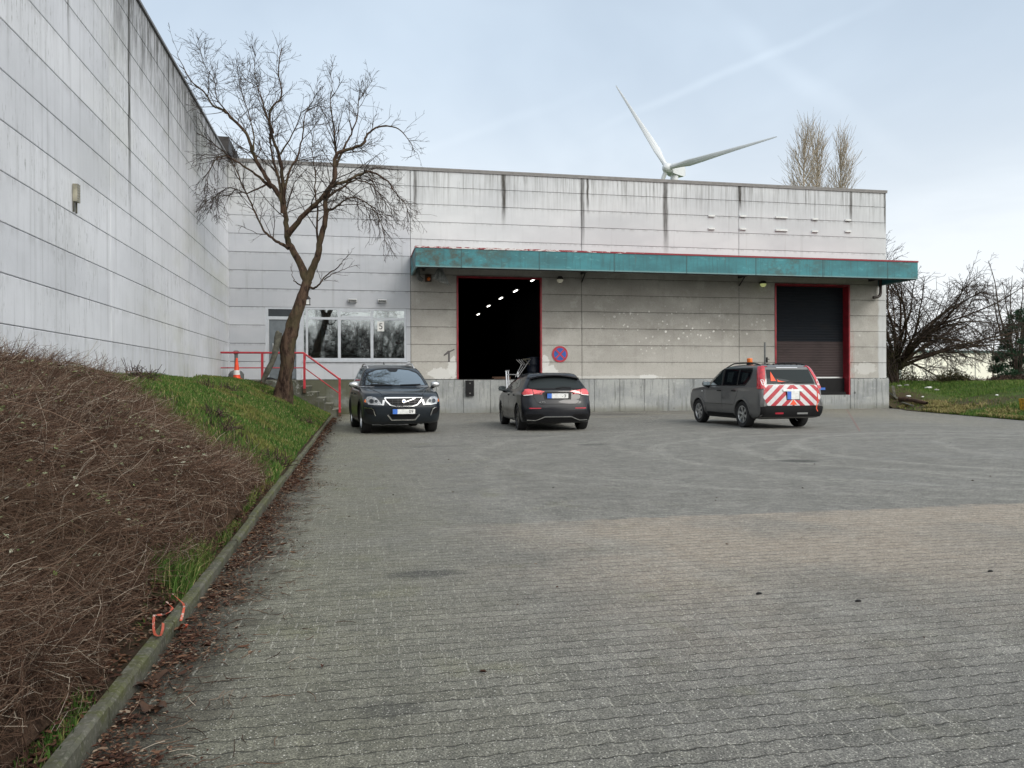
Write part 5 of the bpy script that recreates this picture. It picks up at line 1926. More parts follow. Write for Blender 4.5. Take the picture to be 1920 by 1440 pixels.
# ============================================================ grey road service suv
def service_suv():
    keys = [(.27, -2.08, 2.05, .76, 4.5), (.31, -2.18, 2.18, .84, 4.8), (.45, -2.24, 2.27, .88, 4.8), (.62, -2.25, 2.30, .892, 4.6), (.80, -2.235, 2.28, .89, 4.4),
            (.92, -2.22, 2.22, .888, 4.3), (1.00, -2.205, 2.10, .885, 4.4), (1.055, -2.20, 1.65, .88, 4.6), (1.085, -2.19, 1.22, .872, 4.8),
            (1.12, -2.18, 1.10, .86, 4.8), (1.27, -2.12, .86, .825, 4.6), (1.42, -2.04, .60, .785, 4.4), (1.54, -1.97, .36, .745, 4.2), (1.615, -1.88, .12, .70, 4.0),
            (1.655, -1.70, -.15, .62, 3.6), (1.675, -1.40, -.45, .50, 3.2)]
    c = Car('service_car', 'grey estate suv with red and white chevrons on its tailgate and an amber beacon', keys, (1.41, -1.22),
            (10.93, 20.50, 0), rad(90 + 0.5), 1.005, 'paint_grey', .348, .055, (.22, .10, .12, .05, .05, .015))
    for x in (1.41, -1.22):
        for sg in (1, -1):
            c.wheel(x, .775 * sg, 'alloy', 6, True, wt=.22, rim_r=.225)
    c.arch_lips('paint_grey', .065, .016)
    c.part('windscreen', 'glass_clear', [[(-.74, 1.14), (.74, 1.14), (.62, 1.56), (-.62, 1.56)]], 'x', 1)
    fw = [(.84, 1.12), (.60, 1.33), (.38, 1.50), (.25, 1.535), (.03, 1.54), (-.04, 1.12)]
    rw = [(-.14, 1.12), (-.09, 1.545), (-.86, 1.545), (-.90, 1.12)]
    qw = [(-.98, 1.13), (-.96, 1.54), (-1.50, 1.53), (-1.55, 1.49), (-1.52, 1.30), (-1.34, 1.15)]
    dark = [(.98, 1.10), (.66, 1.36), (.42, 1.545), (.25, 1.575), (-1.52, 1.57), (-1.60, 1.50), (-1.56, 1.28), (-1.36, 1.10)]
    c.both('window_surround', 'black_trim', [dark], off=.004)
    for q in (fw, rw, qw):
        c.both('side_window', 'glass_dark' if q is not fw else 'glass_windscreen', [q], off=.009)
    # what the glass lets you see: pale view through the front doors and quarter glass
    c.both('side_window_view', 'glass_windscreen', [[(-.32, 1.20), (-.30, 1.47), (-.62, 1.47), (-.60, 1.20)]], off=.011)
    c.both('side_window_view', 'glass_windscreen', [[(-1.12, 1.20), (-1.10, 1.45), (-1.38, 1.45), (-1.40, 1.32), (-1.28, 1.20)]], off=.011)
    # rear
    rwn = [(-.67, 1.15), (.67, 1.15), (.60, 1.52), (-.60, 1.52)]
    c.part('rear_window', 'glass_tint', [rwn], 'x', -1, off=.006)
    c.part('rear_window_view', 'glass_tint', [[(-.56, 1.19), (.56, 1.19), (.53, 1.42), (.46, 1.48), (-.46, 1.48), (-.53, 1.42)]], 'x', -1, off=.010)
    cone = MB()
    for q in ([(.42, 1.22), (.56, 1.22), (.53, 1.36), (.50, 1.46), (.47, 1.36)], [(.16, 1.20), (.34, 1.23), (.38, 1.27), (.38, 1.20)]):
        patch(cone, c.bvh, q, 'x', -1, .018, .01, .05)
    cone.build('cone_behind_glass', 'hivis_orange', c.root, world=False)
    c.part('rear_wiper', 'black_trim', stroke([(.28, 1.165), (.05, 1.21), (-.30, 1.20)], .024), 'x', -1, off=.02)
    c.part('spoiler_light', 'silver', [rrect(-.30, .30, 1.555, 1.575, .008)], 'x', -1, off=.01)
    tl = [(.67, 1.60), (.60, 1.62), (.635, 1.48), (.69, 1.30), (.72, 1.14), (.735, 1.03), (.84, 1.03), (.83, 1.13), (.785, 1.32), (.73, 1.50)]
    for sg in (1, -1):
        t_ = c.part('tail_light', 'red_lens', [[(a * sg, z) for a, z in tl]], 'x', -1, off=.018, grid=.04)
        c.part('tail_lamp_side', 'red_lens', [[(-2.12, 1.03), (-2.07, 1.25), (-1.98, 1.44), (-1.88, 1.60), (-1.76, 1.60), (-1.86, 1.40), (-1.95, 1.2), (-1.99, 1.07), (-2.05, 1.02)]], 'y', sg, parent=t_, off=.016, grid=.05)
        c.part('reverse_lamp', 'plate_white', [rrect(.74 if sg > 0 else -.80, .80 if sg > 0 else -.74, 1.11, 1.26, .025)], 'x', -1, parent=t_, off=.020, th=.004)
    c.part('chevron_panel', 'chevron_sheet', [[(-.76, 1.12), (.76, 1.12), (.80, .80), (.70, .60), (-.70, .60), (-.80, .80)]], 'x', -1, off=.008)
    c.part('tailgate_handle', 'plate_white', [rrect(-.27, .27, .955, 1.015, .01)], 'x', -1, off=.04, th=.05)
    c.part('bumper', 'black_plastic', [[(-.84, .33), (.84, .33), (.86, .57), (.70, .598), (-.70, .598), (-.86, .57)]], 'x', -1, off=.03, th=.06)
    c.both('bumper_corner', 'paint_grey', [[(-2.22, .34), (-1.72, .30), (-1.66, .5), (-1.72, .72), (-2.2, .76)]], off=.016, th=.03)
    c.part('fog_lamp', 'sign_red', [rrect(.28, .50, .395, .435, .012)], 'x', -1, off=.036)
    c.part('tow_step', 'silver', [rrect(-.40, -.10, .39, .43, .012)], 'x', -1, off=.04)
    tri = [(-.10, .62), (.10, .62), (0, .76)]
    c.part('warning_triangle', 'hivis_orange', [tri], 'x', -1, off=.012)
    p_, px_ = c.plate(0, .86, -1, None, .34, .20)
    b = MB(); b.tube([(-2.33, -.62, .98), (-2.34, -.63, .75), (-2.33, -.60, .52), (-2.36, -.62, .45)], .012, 6); b.build('strap', 'hivis_orange', c.root, world=False)
    c.seams([[(1.0, 1.08), (1.03, .9), (.98, .5), (.86, .34)], [(-.10, 1.11), (-.11, .32)], [(-.94, 1.11), (-1.0, .95), (-.80, .62)], [(2.2, .62), (1.9, .60)], [(.95, .60), (-.75, .60)]], .010)
    c.both('sill', 'black_plastic', [[(.88, .30), (-.72, .30), (-.72, .36), (.88, .36)]], off=.012)
    c.handles((.06, -.78), .965, 'black_plastic', .2)
    c.both('indicator', 'plate_white', [rrect(1.10, 1.19, .93, .96, .01)], off=.01)
    c.mirror(.72, .98, 1.16, 'paint_grey', (.09, .10, .09))
    c.mirror(.72, -.98, 1.16, 'paint_grey', (.09, .10, .09))
    c.rail(.15, -1.75, .63, 1.64, 'black_trim', .055)
    b = MB()
    for k in range(6):
        b.lathe([(.022, 0), (.02, .02), (.008, .03)], 10, 'z', (-1.72 + .0 * k, .42 - .17 * k, 1.652))
    b.build('roof_studs', 'black_trim', c.root, world=False)
    b = MB(); b.lathe([(.075, 1.66), (.085, 1.675), (.085, 1.70)], 20, 'z', (-.95, .50, 0)); bs = b.build('beacon_base', 'black_plastic', c.root, world=False)
    b = MB(); b.lathe([(.072, 1.70), (.076, 1.74), (.074, 1.83), (.06, 1.845)], 20, 'z', (-.95, .50, 0)); b.build('beacon', 'amber_lens', bs, smooth=True, world=False, angle=40)
    b = MB(); b.tube([(-1.25, .22, 1.66), (-1.25, .22, 2.26)], .028, 8); mst = b.build('roof_mast', 'grey_plastic', c.root, world=False)
    b = MB()
    b.box(-1.29, -1.21, .16, .20, 1.72, 1.86)
    b.box(-1.27, -1.23, .10, .16, 1.80, 1.82)
    b.box(-1.28, -1.22, .09, .30, 1.664, 1.69)
    b.build('mast_clamp', 'black_plastic', mst, world=False)
    b = MB(); b.tube([(-.1, 0, 1.67), (-.18, 0, 1.85)], .006, 5); b.build('roof_aerial', 'black_trim', c.root, world=False)


suv_front()
hatch()
service_suv()
# ------------------------------------------------------------------ trees and plants
class TubeSet:
    """many tapered tubes with few sides, collected as numpy arrays of quads"""
    def __init__(s):
        s.V, s.F, s.n = [], [], 0

    def add(s, pts, radii, k=3):
        pts = np.asarray(pts, float)
        m_ = len(pts)
        t_ = np.gradient(pts, axis=0)
        t_ /= np.linalg.norm(t_, axis=1)[:, None] + 1e-9
        ref = np.array([0.3, 0.9, 0.2]) if abs(t_[0] @ np.array([0.3, 0.9, 0.2])) < 0.85 else np.array([1., 0, 0])
        a = np.cross(t_, ref); a /= np.linalg.norm(a, axis=1)[:, None] + 1e-9
        b = np.cross(t_, a)
        ang = np.arange(k) * 2 * PI / k
        r = np.asarray(radii, float).reshape(-1, 1, 1)
        ring = pts[:, None, :] + r * (a[:, None, :] * np.cos(ang)[None, :, None] + b[:, None, :] * np.sin(ang)[None, :, None])
        s.V.append(ring.reshape(-1, 3))
        i = np.arange(m_ * k).reshape(m_, k)
        j = np.roll(i, -1, axis=1)
        f = np.stack([i[:-1], j[:-1], j[1:], i[1:]], -1).reshape(-1, 4) + s.n
        s.F.append(f)
        s.n += m_ * k

    def build(s, name, mat, parent=None, org=(0, 0, 0), smooth=True):
        v = np.concatenate(s.V) - np.array(org)
        return npmesh(name, v, np.concatenate(s.F), mat, parent, smooth)


def grow(rng, start, direc, length, nseg, wob, bias, biasw):
    """a wandering branch"""
    pts = [np.array(start, float)]
    d = np.array(direc, float); d /= np.linalg.norm(d)
    st = length / nseg
    for i in range(nseg):
        d = d + rng.normal(0, wob, 3) + np.array(bias) * biasw
        d /= np.linalg.norm(d)
        pts.append(pts[-1] + d * st)
    return pts


def perp(rng, d, ang):
    """direction leaving d at an angle"""
    d = d / np.linalg.norm(d)
    r = rng.normal(0, 1, 3)
    r -= d * (r @ d); r /= np.linalg.norm(r) + 1e-9
    return d * math.cos(ang) + r * math.sin(ang)


def subdivide(pts, radii, nsub):
    pts = [np.array(p, float) for p in pts]
    keys = [np.array([*p, r]) for p, r in zip(pts, radii)]
    out = catmull(keys, nsub)
    return [o[:3] for o in out], [float(o[3]) for o in out]


def branch_out(rng, ts, pts, r0, level, spec, rmin=.0055):
    """side branches along pts; spec[level] = (per metre, length, angle, wobble, bias, biasw)"""
    if level >= len(spec): return
    per, ln, ang, wob, bias, bw, start = spec[level]
    P = np.array(pts)
    seg = np.linalg.norm(np.diff(P, axis=0), axis=1)
    tot = seg.sum()
    cum = np.concatenate([[0], np.cumsum(seg)])
    n_ = max(1, int(rng.poisson(per * tot)))
    for _ in range(n_):
        u = start + (1 - start) * rng.random() ** 0.8
        q = u * tot
        i = min(len(seg) - 1, int(np.searchsorted(cum, q) - 1)); i = max(i, 0)
        f = (q - cum[i]) / (seg[i] + 1e-9)
        p = P[i] + (P[i + 1] - P[i]) * f
        d = perp(rng, P[i + 1] - P[i], rng.uniform(ang * .6, ang * 1.3))
        L = ln * rng.uniform(.45, 1.25) * (1.25 - 0.95 * u)
        nseg = 5 if level == 0 else (4 if level == 1 else 3)
        pp = grow(rng, p, d, L, nseg, wob, bias, bw)
        rr = min(r0 * (1 - 0.6 * u) * 0.5, 0.011 * L + 0.003)
        rr = max(rr, rmin)
        ts.add(pp, np.linspace(rr, max(rr * 0.35, rmin * .6), len(pp)), 4 if level == 0 else 3)
        branch_out(rng, ts, pp, rr, level + 1, spec, rmin)


# ---- the leaning bare tree on the bank, limbs as measured
TY = 24.0
def limb3(px, dy0, dy1, bow=0.0):
    out = []
    n_ = len(px)
    for i, (x, y) in enumerate(px):
        t_ = i / (n_ - 1)
        out.append(np.array(at(x, y, TY + dy0 + (dy1 - dy0) * t_ + bow * math.sin(t_ * PI))))
    return out


tr_root_ = at(530, 748, TY)
tr = thing('bare_tree', 'leafless leaning tree with a wide tangled crown on the grass bank', 'tree', tuple(tr_root_))
rng = np.random.default_rng(11)
trunk_px = [(528, 756), (530, 742), (535, 710), (538, 680), (540, 650), (545, 625), (556, 590), (565, 560), (572, 540), (576, 527)]
trunk_r = [.33, .27, .205, .20, .225, .205, .17, .155, .15, .14]
tp, trr = subdivide(limb3(trunk_px, 0, 0, -.1), trunk_r, 5)
wood = TubeSet()
P = np.array(tp)
# gnarled trunk: radius noise around the ring
def gnarled(ts, pts, rad_, k=16, amp=.16):
    pts = np.asarray(pts); m_ = len(pts)
    t_ = np.gradient(pts, axis=0); t_ /= np.linalg.norm(t_, axis=1)[:, None]
    a = np.cross(t_, np.array([.3, .9, .2])); a /= np.linalg.norm(a, axis=1)[:, None]
    b = np.cross(t_, a)
    V = []
    for i in range(m_):
        for j in range(k):
            w_ = 2 * PI * j / k
            dv = a[i] * math.cos(w_) + b[i] * math.sin(w_)
            q = Vector(pts[i] * 1.0 + dv * .2)
            nz = mnoise(Vector((q.x * 3.5, q.y * 3.5, q.z * 1.6))) * amp * 1.4 + mnoise(q * 9) * amp * .6
            V.append(pts[i] + dv * rad_[i] * (1 + nz))
    ts.V.append(np.array(V))
    i = np.arange(m_ * k).reshape(m_, k); j = np.roll(i, -1, axis=1)
    ts.F.append(np.stack([i[:-1], j[:-1], j[1:], i[1:]], -1).reshape(-1, 4) + ts.n)
    ts.n += m_ * k


gnarled(wood, tp, trr, 20, .22)
# burls
for (x, y, r_) in ((546, 668, .13), (532, 640, .12), (545, 642, .12), (543, 690, .11)):
    q = np.array(at(x, y, TY - .02))
    gnarled(wood, [q + np.array([0, 0, z_]) for z_ in np.linspace(-r_ * 1.3, r_ * 1.3, 7)], [r_ * math.sqrt(max(.02, 1 - t_ * t_)) for t_ in np.linspace(-.99, .99, 7)], 12, .3)
LIMBS = [
    ([(576, 527), (566, 500), (548, 470), (542, 450), (535, 418), (532, 386), (530, 338), (525, 286), (513, 254), (509, 209), (526, 180), (521, 129), (527, 88)], .15, .012, 0, .5, .3),
    ([(575, 529), (588, 505), (598, 477), (604, 440), (610, 407), (612, 372), (626, 331), (629, 289), (655, 280), (681, 268), (688, 247), (715, 238), (737, 237), (760, 250), (777, 284)], .14, .008, 0, -.9, -.2),
    ([(540, 440), (560, 418), (584, 393), (600, 375), (615, 355), (632, 345), (653, 334), (680, 327), (702, 327), (725, 340), (737, 355), (755, 380), (768, 407)], .10, .008, .1, -1.6, -.3),
    ([(532, 400), (522, 370), (504, 348), (490, 315), (476, 282), (462, 250), (441, 227), (420, 208), (396, 192), (380, 170), (362, 157), (345, 125), (327, 98)], .10, .007, .1, -.4, 0),
    ([(508, 352), (480, 330), (459, 317), (435, 296), (415, 294), (398, 305), (388, 330), (393, 358)], .05, .006, .2, -1.4, 0),
    ([(541, 466), (528, 456), (515, 448), (500, 438), (487, 415), (469, 383), (452, 340), (435, 300), (400, 270), (360, 250), (325, 232)], .06, .007, 0, 1.3, 0),
    ([(574, 535), (590, 537), (602, 532), (615, 518), (630, 505), (645, 490), (657, 473)], .045, .006, 0, -.8, 0),
    ([(608, 524), (622, 518), (640, 508), (655, 500), (672, 497)], .02, .004, -.2, -.9, 0),
    ([(572, 538), (558, 530), (550, 520), (547, 500)], .03, .006, 0, -.3, 0),
    ([(533, 395), (524, 340), (512, 303), (508, 270), (506, 234), (492, 190), (480, 150), (478, 102)], .06, .006, .3, 1.0, 0),
    ([(626, 332), (628, 290), (626, 240), (622, 199), (619, 160), (618, 138)], .05, .005, -.2, .8, 0),
    ([(630, 312), (648, 270), (660, 240), (667, 215), (672, 190), (690, 165), (695, 150)], .045, .005, -.2, .4, 0),
    ([(612, 372), (640, 352), (670, 340), (700, 350), (725, 385), (742, 420)], .05, .005, 0, 1.5, 0),
    ([(608, 400), (630, 385), (660, 372), (690, 388), (712, 420), (725, 455)], .045, .005, .1, -1.0, 0),
    ([(600, 470), (595, 440), (597, 400), (590, 360), (592, 320), (585, 280), (590, 240), (598, 205)], .05, .005, 0, .9, 0),
    ([(532, 380), (540, 330), (556, 290), (566, 250), (575, 215), (590, 185), (602, 165)], .05, .005, 0, -.8, 0),
    ([(513, 250), (500, 215), (492, 185), (480, 165), (465, 150), (450, 135)], .03, .005, .2, .2, 0),
    ([(476, 282), (470, 230), (455, 180), (448, 140), (444, 105)], .03, .004, -.2, .6, 0),
    ([(441, 227), (410, 190), (400, 150), (385, 130), (375, 85)], .025, .004, -.1, .5, 0),
    ([(526, 290), (548, 250), (565, 215), (588, 200), (612, 185)], .03, .004, .3, -.6, 0),
    ([(500, 345), (465, 360), (430, 350), (405, 370), (390, 400)], .03, .004, 0, 1.5, 0),
]
tw = TubeSet()
SPEC = [(7.0, 1.22, .75, .17, (0, 0, 1), .06, .08), (4.8, .72, .75, .20, (0, 0, 1), .04, .1), (4.0, .30, .7, .2, (0, 0, 1), .0, .1)]
SPEC_S = [(2.6, .6, .7, .2, (0, 0, 1), .03, .2), (3.0, .3, .7, .2, (0, 0, 1), 0, .1)]
SPEC_D = [(8.0, 1.25, .7, .16, (0.25, 0, -1), .14, .10), (4.8, .72, .7, .2, (0.25, 0, -1), .14, .1), (4.0, .3, .7, .2, (0, 0, -1), .08, .1)]
for k, (px, r0, r1, a0, a1, bow) in enumerate(LIMBS):
    L3 = limb3(px, a0, a1, bow)
    rr = [r0 + (r1 - r0) * (i / (len(px) - 1)) ** .6 for i in range(len(px))]
    jit = [q + rng.normal(0, .03, 3) * (i > 0) for i, q in enumerate(L3)]
    sp, sr = subdivide(jit, rr, 4)
    sp = [q + rng.normal(0, .012, 3) * (i > 0) for i, q in enumerate(sp)]
    wood.add(sp, sr, 8 if r0 > .08 else 6)
    drooping = k in (2, 12, 13, 4, 20)
    st = 12 if k in (0, 1) else (4 if k == 3 else 2)
    branch_out(rng, tw, sp[st:], r0 * .7, 0, SPEC_S if k in (6, 7, 8) else (SPEC_D if drooping else SPEC))
wood.build('trunk', 'tree_bark', tr, tr_root_)
tcrown = tw.build('crown', 'twig_bark', tr, tr_root_)

# dead stem leaning on the trunk
dl = TubeSet()
pts = [at(x, y, TY + dy) for x, y, dy in ((492, 716, -.25), (502, 695, -.3), (513, 672, -.3), (520, 645, -.25), (523, 625, -.2), (524, 622, -.2))]
sp, sr = subdivide(pts, [.06, .075, .08, .09, .10, .05], 4)
gnarled(dl, sp, sr, 10, .25)
o = dl.build('dead_stem', 'grey_wood')
o.name = 'leaning_log'
tag(o, 'grey cut log leaning from the grass against the bare tree trunk', 'log')

# little bird feeder on the trunk
c = at(577, 562, TY - .02)
s = thing('bird_feeder', 'tiny lantern shaped bird feeder hanging on the bare tree trunk', 'bird feeder', c)
b = MB(); b.lathe([(.10, .02), (.005, .14)], 4, 'z'); b.build('roof', 'black_steel', s, world=False)
b = MB()
for sx in (-1, 1):
    for sy in (-1, 1):
        b.box(sx * .06 - .008, sx * .06 + .008, sy * .05 - .008, sy * .05 + .008, -.14, .02)
b.box(-.08, .08, -.065, .065, -.16, -.14)
b.build('frame', 'black_steel', s, world=False)
b = MB(); b.box(-.04, .04, -.035, .035, -.139, -.01); b.build('seed_tube', 'plate_white', s, world=False)

# ---- other bare trees
def bare_tree(name, label, org, H, spread, seed, nl, ang, mat, wood_mat, spec, group=None, rtrunk=.2, trunkh=.25, lean=(0, 0), wig=.1, upb=.25, rmin=.010, fan=None):
    rng = np.random.default_rng(seed)
    t = thing(name, label, 'tree', org, 0, group)
    wd, tws = TubeSet(), TubeSet()
    o = np.array(org, float)
    th = H * trunkh
    tpt = [o + np.array([lean[0] * u * th, lean[1] * u * th, th * u - .3 * (u == 0)]) for u in np.linspace(0, 1, 6)]
    wd.add(tpt, np.linspace(rtrunk * 1.25, rtrunk * .85, 6), 10)
    for k in range(nl):
        az = 2 * PI * (k + rng.random() * .6) / nl
        el = ang * rng.uniform(.35, 1.15)
        d = np.array([math.cos(az) * math.sin(el) * spread, math.sin(az) * math.sin(el) * spread, math.cos(el)])
        L = (H - th) * rng.uniform(.8, 1.1)
        st = tpt[-1] - np.array([0, 0, rng.uniform(0, th * .25)])
        p = grow(rng, st, d, L, 10, wig, (0, 0, 1), upb)
        wd.add(p, np.linspace(rtrunk * .55, .015, 11), 6)
        branch_out(rng, tws, p, rtrunk * .5, 0, spec, rmin)
    wd.build('trunk', wood_mat, t, org)
    tws.build('crown', mat, t, org)
    return t


# big arching bare tree at the east corner
SP_A = [(3.3, 2.3, .75, .15, (.15, -.1, -1), .07, .2), (2.6, 1.2, .75, .18, (0, 0, -1), .07, .1), (2.4, .55, .8, .22, (0, 0, -1), .03, .1)]
et = bare_tree('bare_tree', 'big round arching leafless tree behind the east corner of the warehouse', (28.6, 37.5, 1.0), 8.3, 1.2, 21, 44, .98, 'twig_bark', 'tree_bark', SP_A, rtrunk=.15, trunkh=.12, wig=.12, upb=-.045, rmin=.0105)
SP_B = [(1.4, 2.0, .7, .2, (0, 0, 1), .03, .2), (2.0, 1.0, .7, .22, (0, 0, 1), .02, .1), (2.5, .5, .7, .25, (0, 0, 1), .0, .1)]
_q = at(1912, 712, 44)
bare_tree('bare_tree', 'thin pale leafless tree at the right edge of the field', (_q.x, 44.0, 1.1), 8.2, 1.0, 31, 9, .75, 'twig_bark', 'tree_bark', SP_B, rtrunk=.16, trunkh=.15)
bare_tree('bare_tree', 'young leafless tree between the arching tree and the conifer', (at(1862, 712, 50).x, 50, 1.1), 4.6, 1.0, 33, 6, .7, 'twig_bark', 'tree_bark', SP_B, rtrunk=.06, trunkh=.15)

# poplars behind the warehouse
def poplar(px, ptop, wpx, Y, seed, label):
    rng = np.random.default_rng(seed)
    top = at(px, ptop, Y)
    org = (top.x, top.y, 0)
    t = thing('poplar_tree', label, 'tree', org, 0, 'poplars behind the warehouse')
    H = top.z
    wm = wpx / FPX * (Vector(top) - CAM).dot(FW) / 2
    wd, tws = TubeSet(), TubeSet()
    o = np.array(org)
    tp_ = [o + np.array([rng.normal(0, .08), rng.normal(0, .08), H * .96 * u]) for u in np.linspace(0, 1, 16)]
    wd.add(tp_, np.linspace(.25, .03, 16), 8)
    for k in range(150):
        u = .22 + .74 * (k / 150)
        st = np.array([o[0], o[1], H * u * .96])
        az = rng.uniform(0, 2 * PI)
        env = wm * (math.sin(min(1, (1 - u) * 1.6) * PI / 2) ** .7)
        L = rng.uniform(3.5, 6.5) * (1 - u * .55)
        el = math.asin(min(.9, env * rng.uniform(.75, 1.25) / max(L, .5)))
        d = np.array([math.cos(az) * math.sin(el), math.sin(az) * math.sin(el), math.cos(el)])
        p = grow(rng, st, d * np.array([2.3, 2.3, 1]), L, 6, .05, (0, 0, 1), .10)
        tws.add(p, np.linspace(.032, .014, 7), 4)
        for j in range(7):
            q = p[rng.integers(1, 6)]
            dd = perp(rng, p[-1] - p[0], .5)
            pp = grow(rng, q, dd, rng.uniform(.8, 1.9), 3, .08, (0, 0, 1), .15)
            tws.add(pp, [.015, .013, .012, .009], 3)
    wd.build('trunk', 'poplar_bark', t, org)
    tws.build('crown', 'poplar_bark', t, org)


poplar(1507, 232, 56, 68, 41, 'tall bare poplar with slim upright crown, left of the three')
poplar(1532, 240, 52, 69, 42, 'tall bare poplar with slim upright crown, middle of the three')
poplar(1575, 250, 56, 68, 43, 'slightly lower bare poplar standing apart right of the other two')


# leafy masses
def leaf_cloud(name, label, cat, org, blobs, n_, size, mat, seed, stems=0, stem_mat='twig_bark', group=None, kind=None, squash=1.0, needle=False):
    rng = np.random.default_rng(seed)
    t = thing(name, label, cat, org, 0, group)
    if kind: t['kind'] = kind
    vol = np.array([b[3] * b[4] * b[5] for b in blobs]); vol = vol / vol.sum()
    V = np.zeros((n_, 4, 3))
    idx = rng.choice(len(blobs), n_, p=vol)
    B = np.array(blobs)[idx]
    d = rng.normal(size=(n_, 3)); d /= np.linalg.norm(d, axis=1)[:, None]
    r = rng.random(n_) ** .45
    jitter = 1 + .25 * np.sin(d[:, 0] * 7 + idx) * np.cos(d[:, 2] * 6 + idx * 2)
    c = B[:, :3] + d * B[:, 3:6] * (r * jitter)[:, None]
    ax = rng.normal(size=(n_, 3)); 
    if needle: ax = ax * .5 + d
    ax /= np.linalg.norm(ax, axis=1)[:, None]
    bx = np.cross(ax, rng.normal(size=(n_, 3))); bx /= np.linalg.norm(bx, axis=1)[:, None]
    sz = size * rng.uniform(.6, 1.3, (n_, 1))
    w_ = .22 if needle else .5
    V[:, 0] = c - ax * sz; V[:, 1] = c + bx * sz * w_; V[:, 2] = c + ax * sz; V[:, 3] = c - bx * sz * w_
    F = np.arange(n_ * 4).reshape(n_, 4)
    npmesh('foliage', V.reshape(-1, 3), F, mat, t)
    ts = TubeSet()
    for k in range(max(stems, 1)):
        b_ = blobs[rng.integers(len(blobs))]
        e = np.array(b_[:3]) + rng.normal(0, .35, 3) * np.array(b_[3:6])
        s0 = np.array([rng.normal(0, .15), rng.normal(0, .15), -.3])
        m_ = (s0 + e) / 2 + rng.normal(0, .15, 3)
        ts.add([s0, m_, e], [.03, .02, .008], 4)
    ts.build('stem', stem_mat, t)
    return t


leaf_cloud('ivy_thicket', 'dull olive leafy thicket climbing against the east corner of the warehouse', 'shrub', (at(1683, 700, 35.5).x, 35.5, .9),
           [(.1, 1.2, 1.0, 1.4, 1.3, 1.1), (.3, 1.8, 2.5, 1.1, 1.3, 1.1), (1.6, 2.2, .7, 1.3, 1.2, .8), (.6, 2.5, 3.4, .6, .8, .6), (3.0, 2.4, .4, .9, .8, .5)], 5200, .045, 'ivy_leaves', 51, 60)
pc = at(1784, 712, 36)
leaf_cloud('low_bush', 'low dark brown green bush on the far edge of the grass', 'shrub', (pc.x, pc.y, 1.0),
           [(0, 0, .35, 1.0, .6, .5), (.6, .1, .3, .6, .5, .35), (-.6, .0, .2, .6, .5, .3)], 2600, .05, 'ivy_leaves', 52, 50)
pc = at(1722, 712, 34)
# conifer
cf = at(1908, 700, 40)
blobs = []
rg = np.random.default_rng(3)
for k in range(34):
    u = k / 34
    zz = .3 + 4.2 * u
    rr = 1.9 * (1 - u) ** .8 + .15
    az = rg.uniform(0, 2 * PI)
    blobs.append((math.cos(az) * rr * .62, math.sin(az) * rr * .62, zz, .52 * (1 - .5 * u), .52 * (1 - .5 * u), .26))
leaf_cloud('conifer_tree', 'dense dark green conifer at the right edge of the photo', 'tree', (cf.x, cf.y, 1.0), blobs, 14000, .09, 'conifer_needles', 53, 30, needle=True)
# hedge remains below conifer
pc = at(1895, 722, 37.5)
leaf_cloud('low_bush', 'brown leafless scrub at the foot of the conifer', 'shrub', (pc.x, pc.y, 1.0),
           [(0, 0, .25, 1.6, .6, .35), (1.3, 0, .2, 1.0, .5, .3), (-1.4, .1, .12, .7, .4, .2)], 2600, .05, 'weed_stalks', 54, 90)


# ---- blades of grass
def blades(name, pts, h, wd, mat, seed, lean=.5, zf=None, kind='stuff'):
    rng = np.random.default_rng(seed)
    n_ = len(pts)
    p = np.asarray(pts, float)
    az = rng.uniform(0, 2 * PI, n_)
    hh = (h * rng.uniform(.5, 1.4, n_))[:, None] if np.isscalar(h) else (np.asarray(h) * rng.uniform(.5, 1.4, n_))[:, None]
    ww = (wd * rng.uniform(.7, 1.3, n_))[:, None] if np.isscalar(wd) else (np.asarray(wd) * rng.uniform(.7, 1.3, n_))[:, None]
    s_ = np.stack([np.cos(az), np.sin(az), np.zeros(n_)], 1)
    a2 = rng.uniform(0, 2 * PI, n_)
    ld = np.stack([np.cos(a2), np.sin(a2), np.zeros(n_)], 1) * rng.uniform(.1, 1.2, (n_, 1)) * lean
    up = np.array([0, 0, 1.0])
    V = np.zeros((n_, 5, 3))
    V[:, 0] = p - s_ * ww; V[:, 1] = p + s_ * ww
    mid = p + (up * .6 + ld * .35) * hh
    V[:, 2] = mid + s_ * ww * .7; V[:, 3] = mid - s_ * ww * .7
    V[:, 4] = p + (up * (1 - .25 * np.linalg.norm(ld, axis=1)[:, None]) + ld) * hh
    i = np.arange(n_) * 5
    q = np.stack([i, i + 1, i + 2, i + 3], 1)
    tri = np.stack([i + 3, i + 2, i + 4, i + 4], 1)
    me = bpy.data.meshes.new(name)
    me.vertices.add(n_ * 5); me.vertices.foreach_set('co', V.reshape(-1).astype(np.float32))
    loops = np.concatenate([np.concatenate([q, tri[:, :3]], 1).reshape(-1)])
    me.loops.add(len(loops)); me.loops.foreach_set('vertex_index', loops.astype(np.int32))
    me.polygons.add(n_ * 2)
    st_ = np.stack([np.arange(n_) * 7, np.arange(n_) * 7 + 4], 1).reshape(-1)
    tt = np.tile([4, 3], n_)
    me.polygons.foreach_set('loop_start', st_.astype(np.int32)); me.polygons.foreach_set('loop_total', tt.astype(np.int32))
    me.update(); me.validate()
    me.materials.append(M[mat])
    o = bpy.data.objects.new(name, me); COL.objects.link(o)
    if kind: o['kind'] = kind
    return o


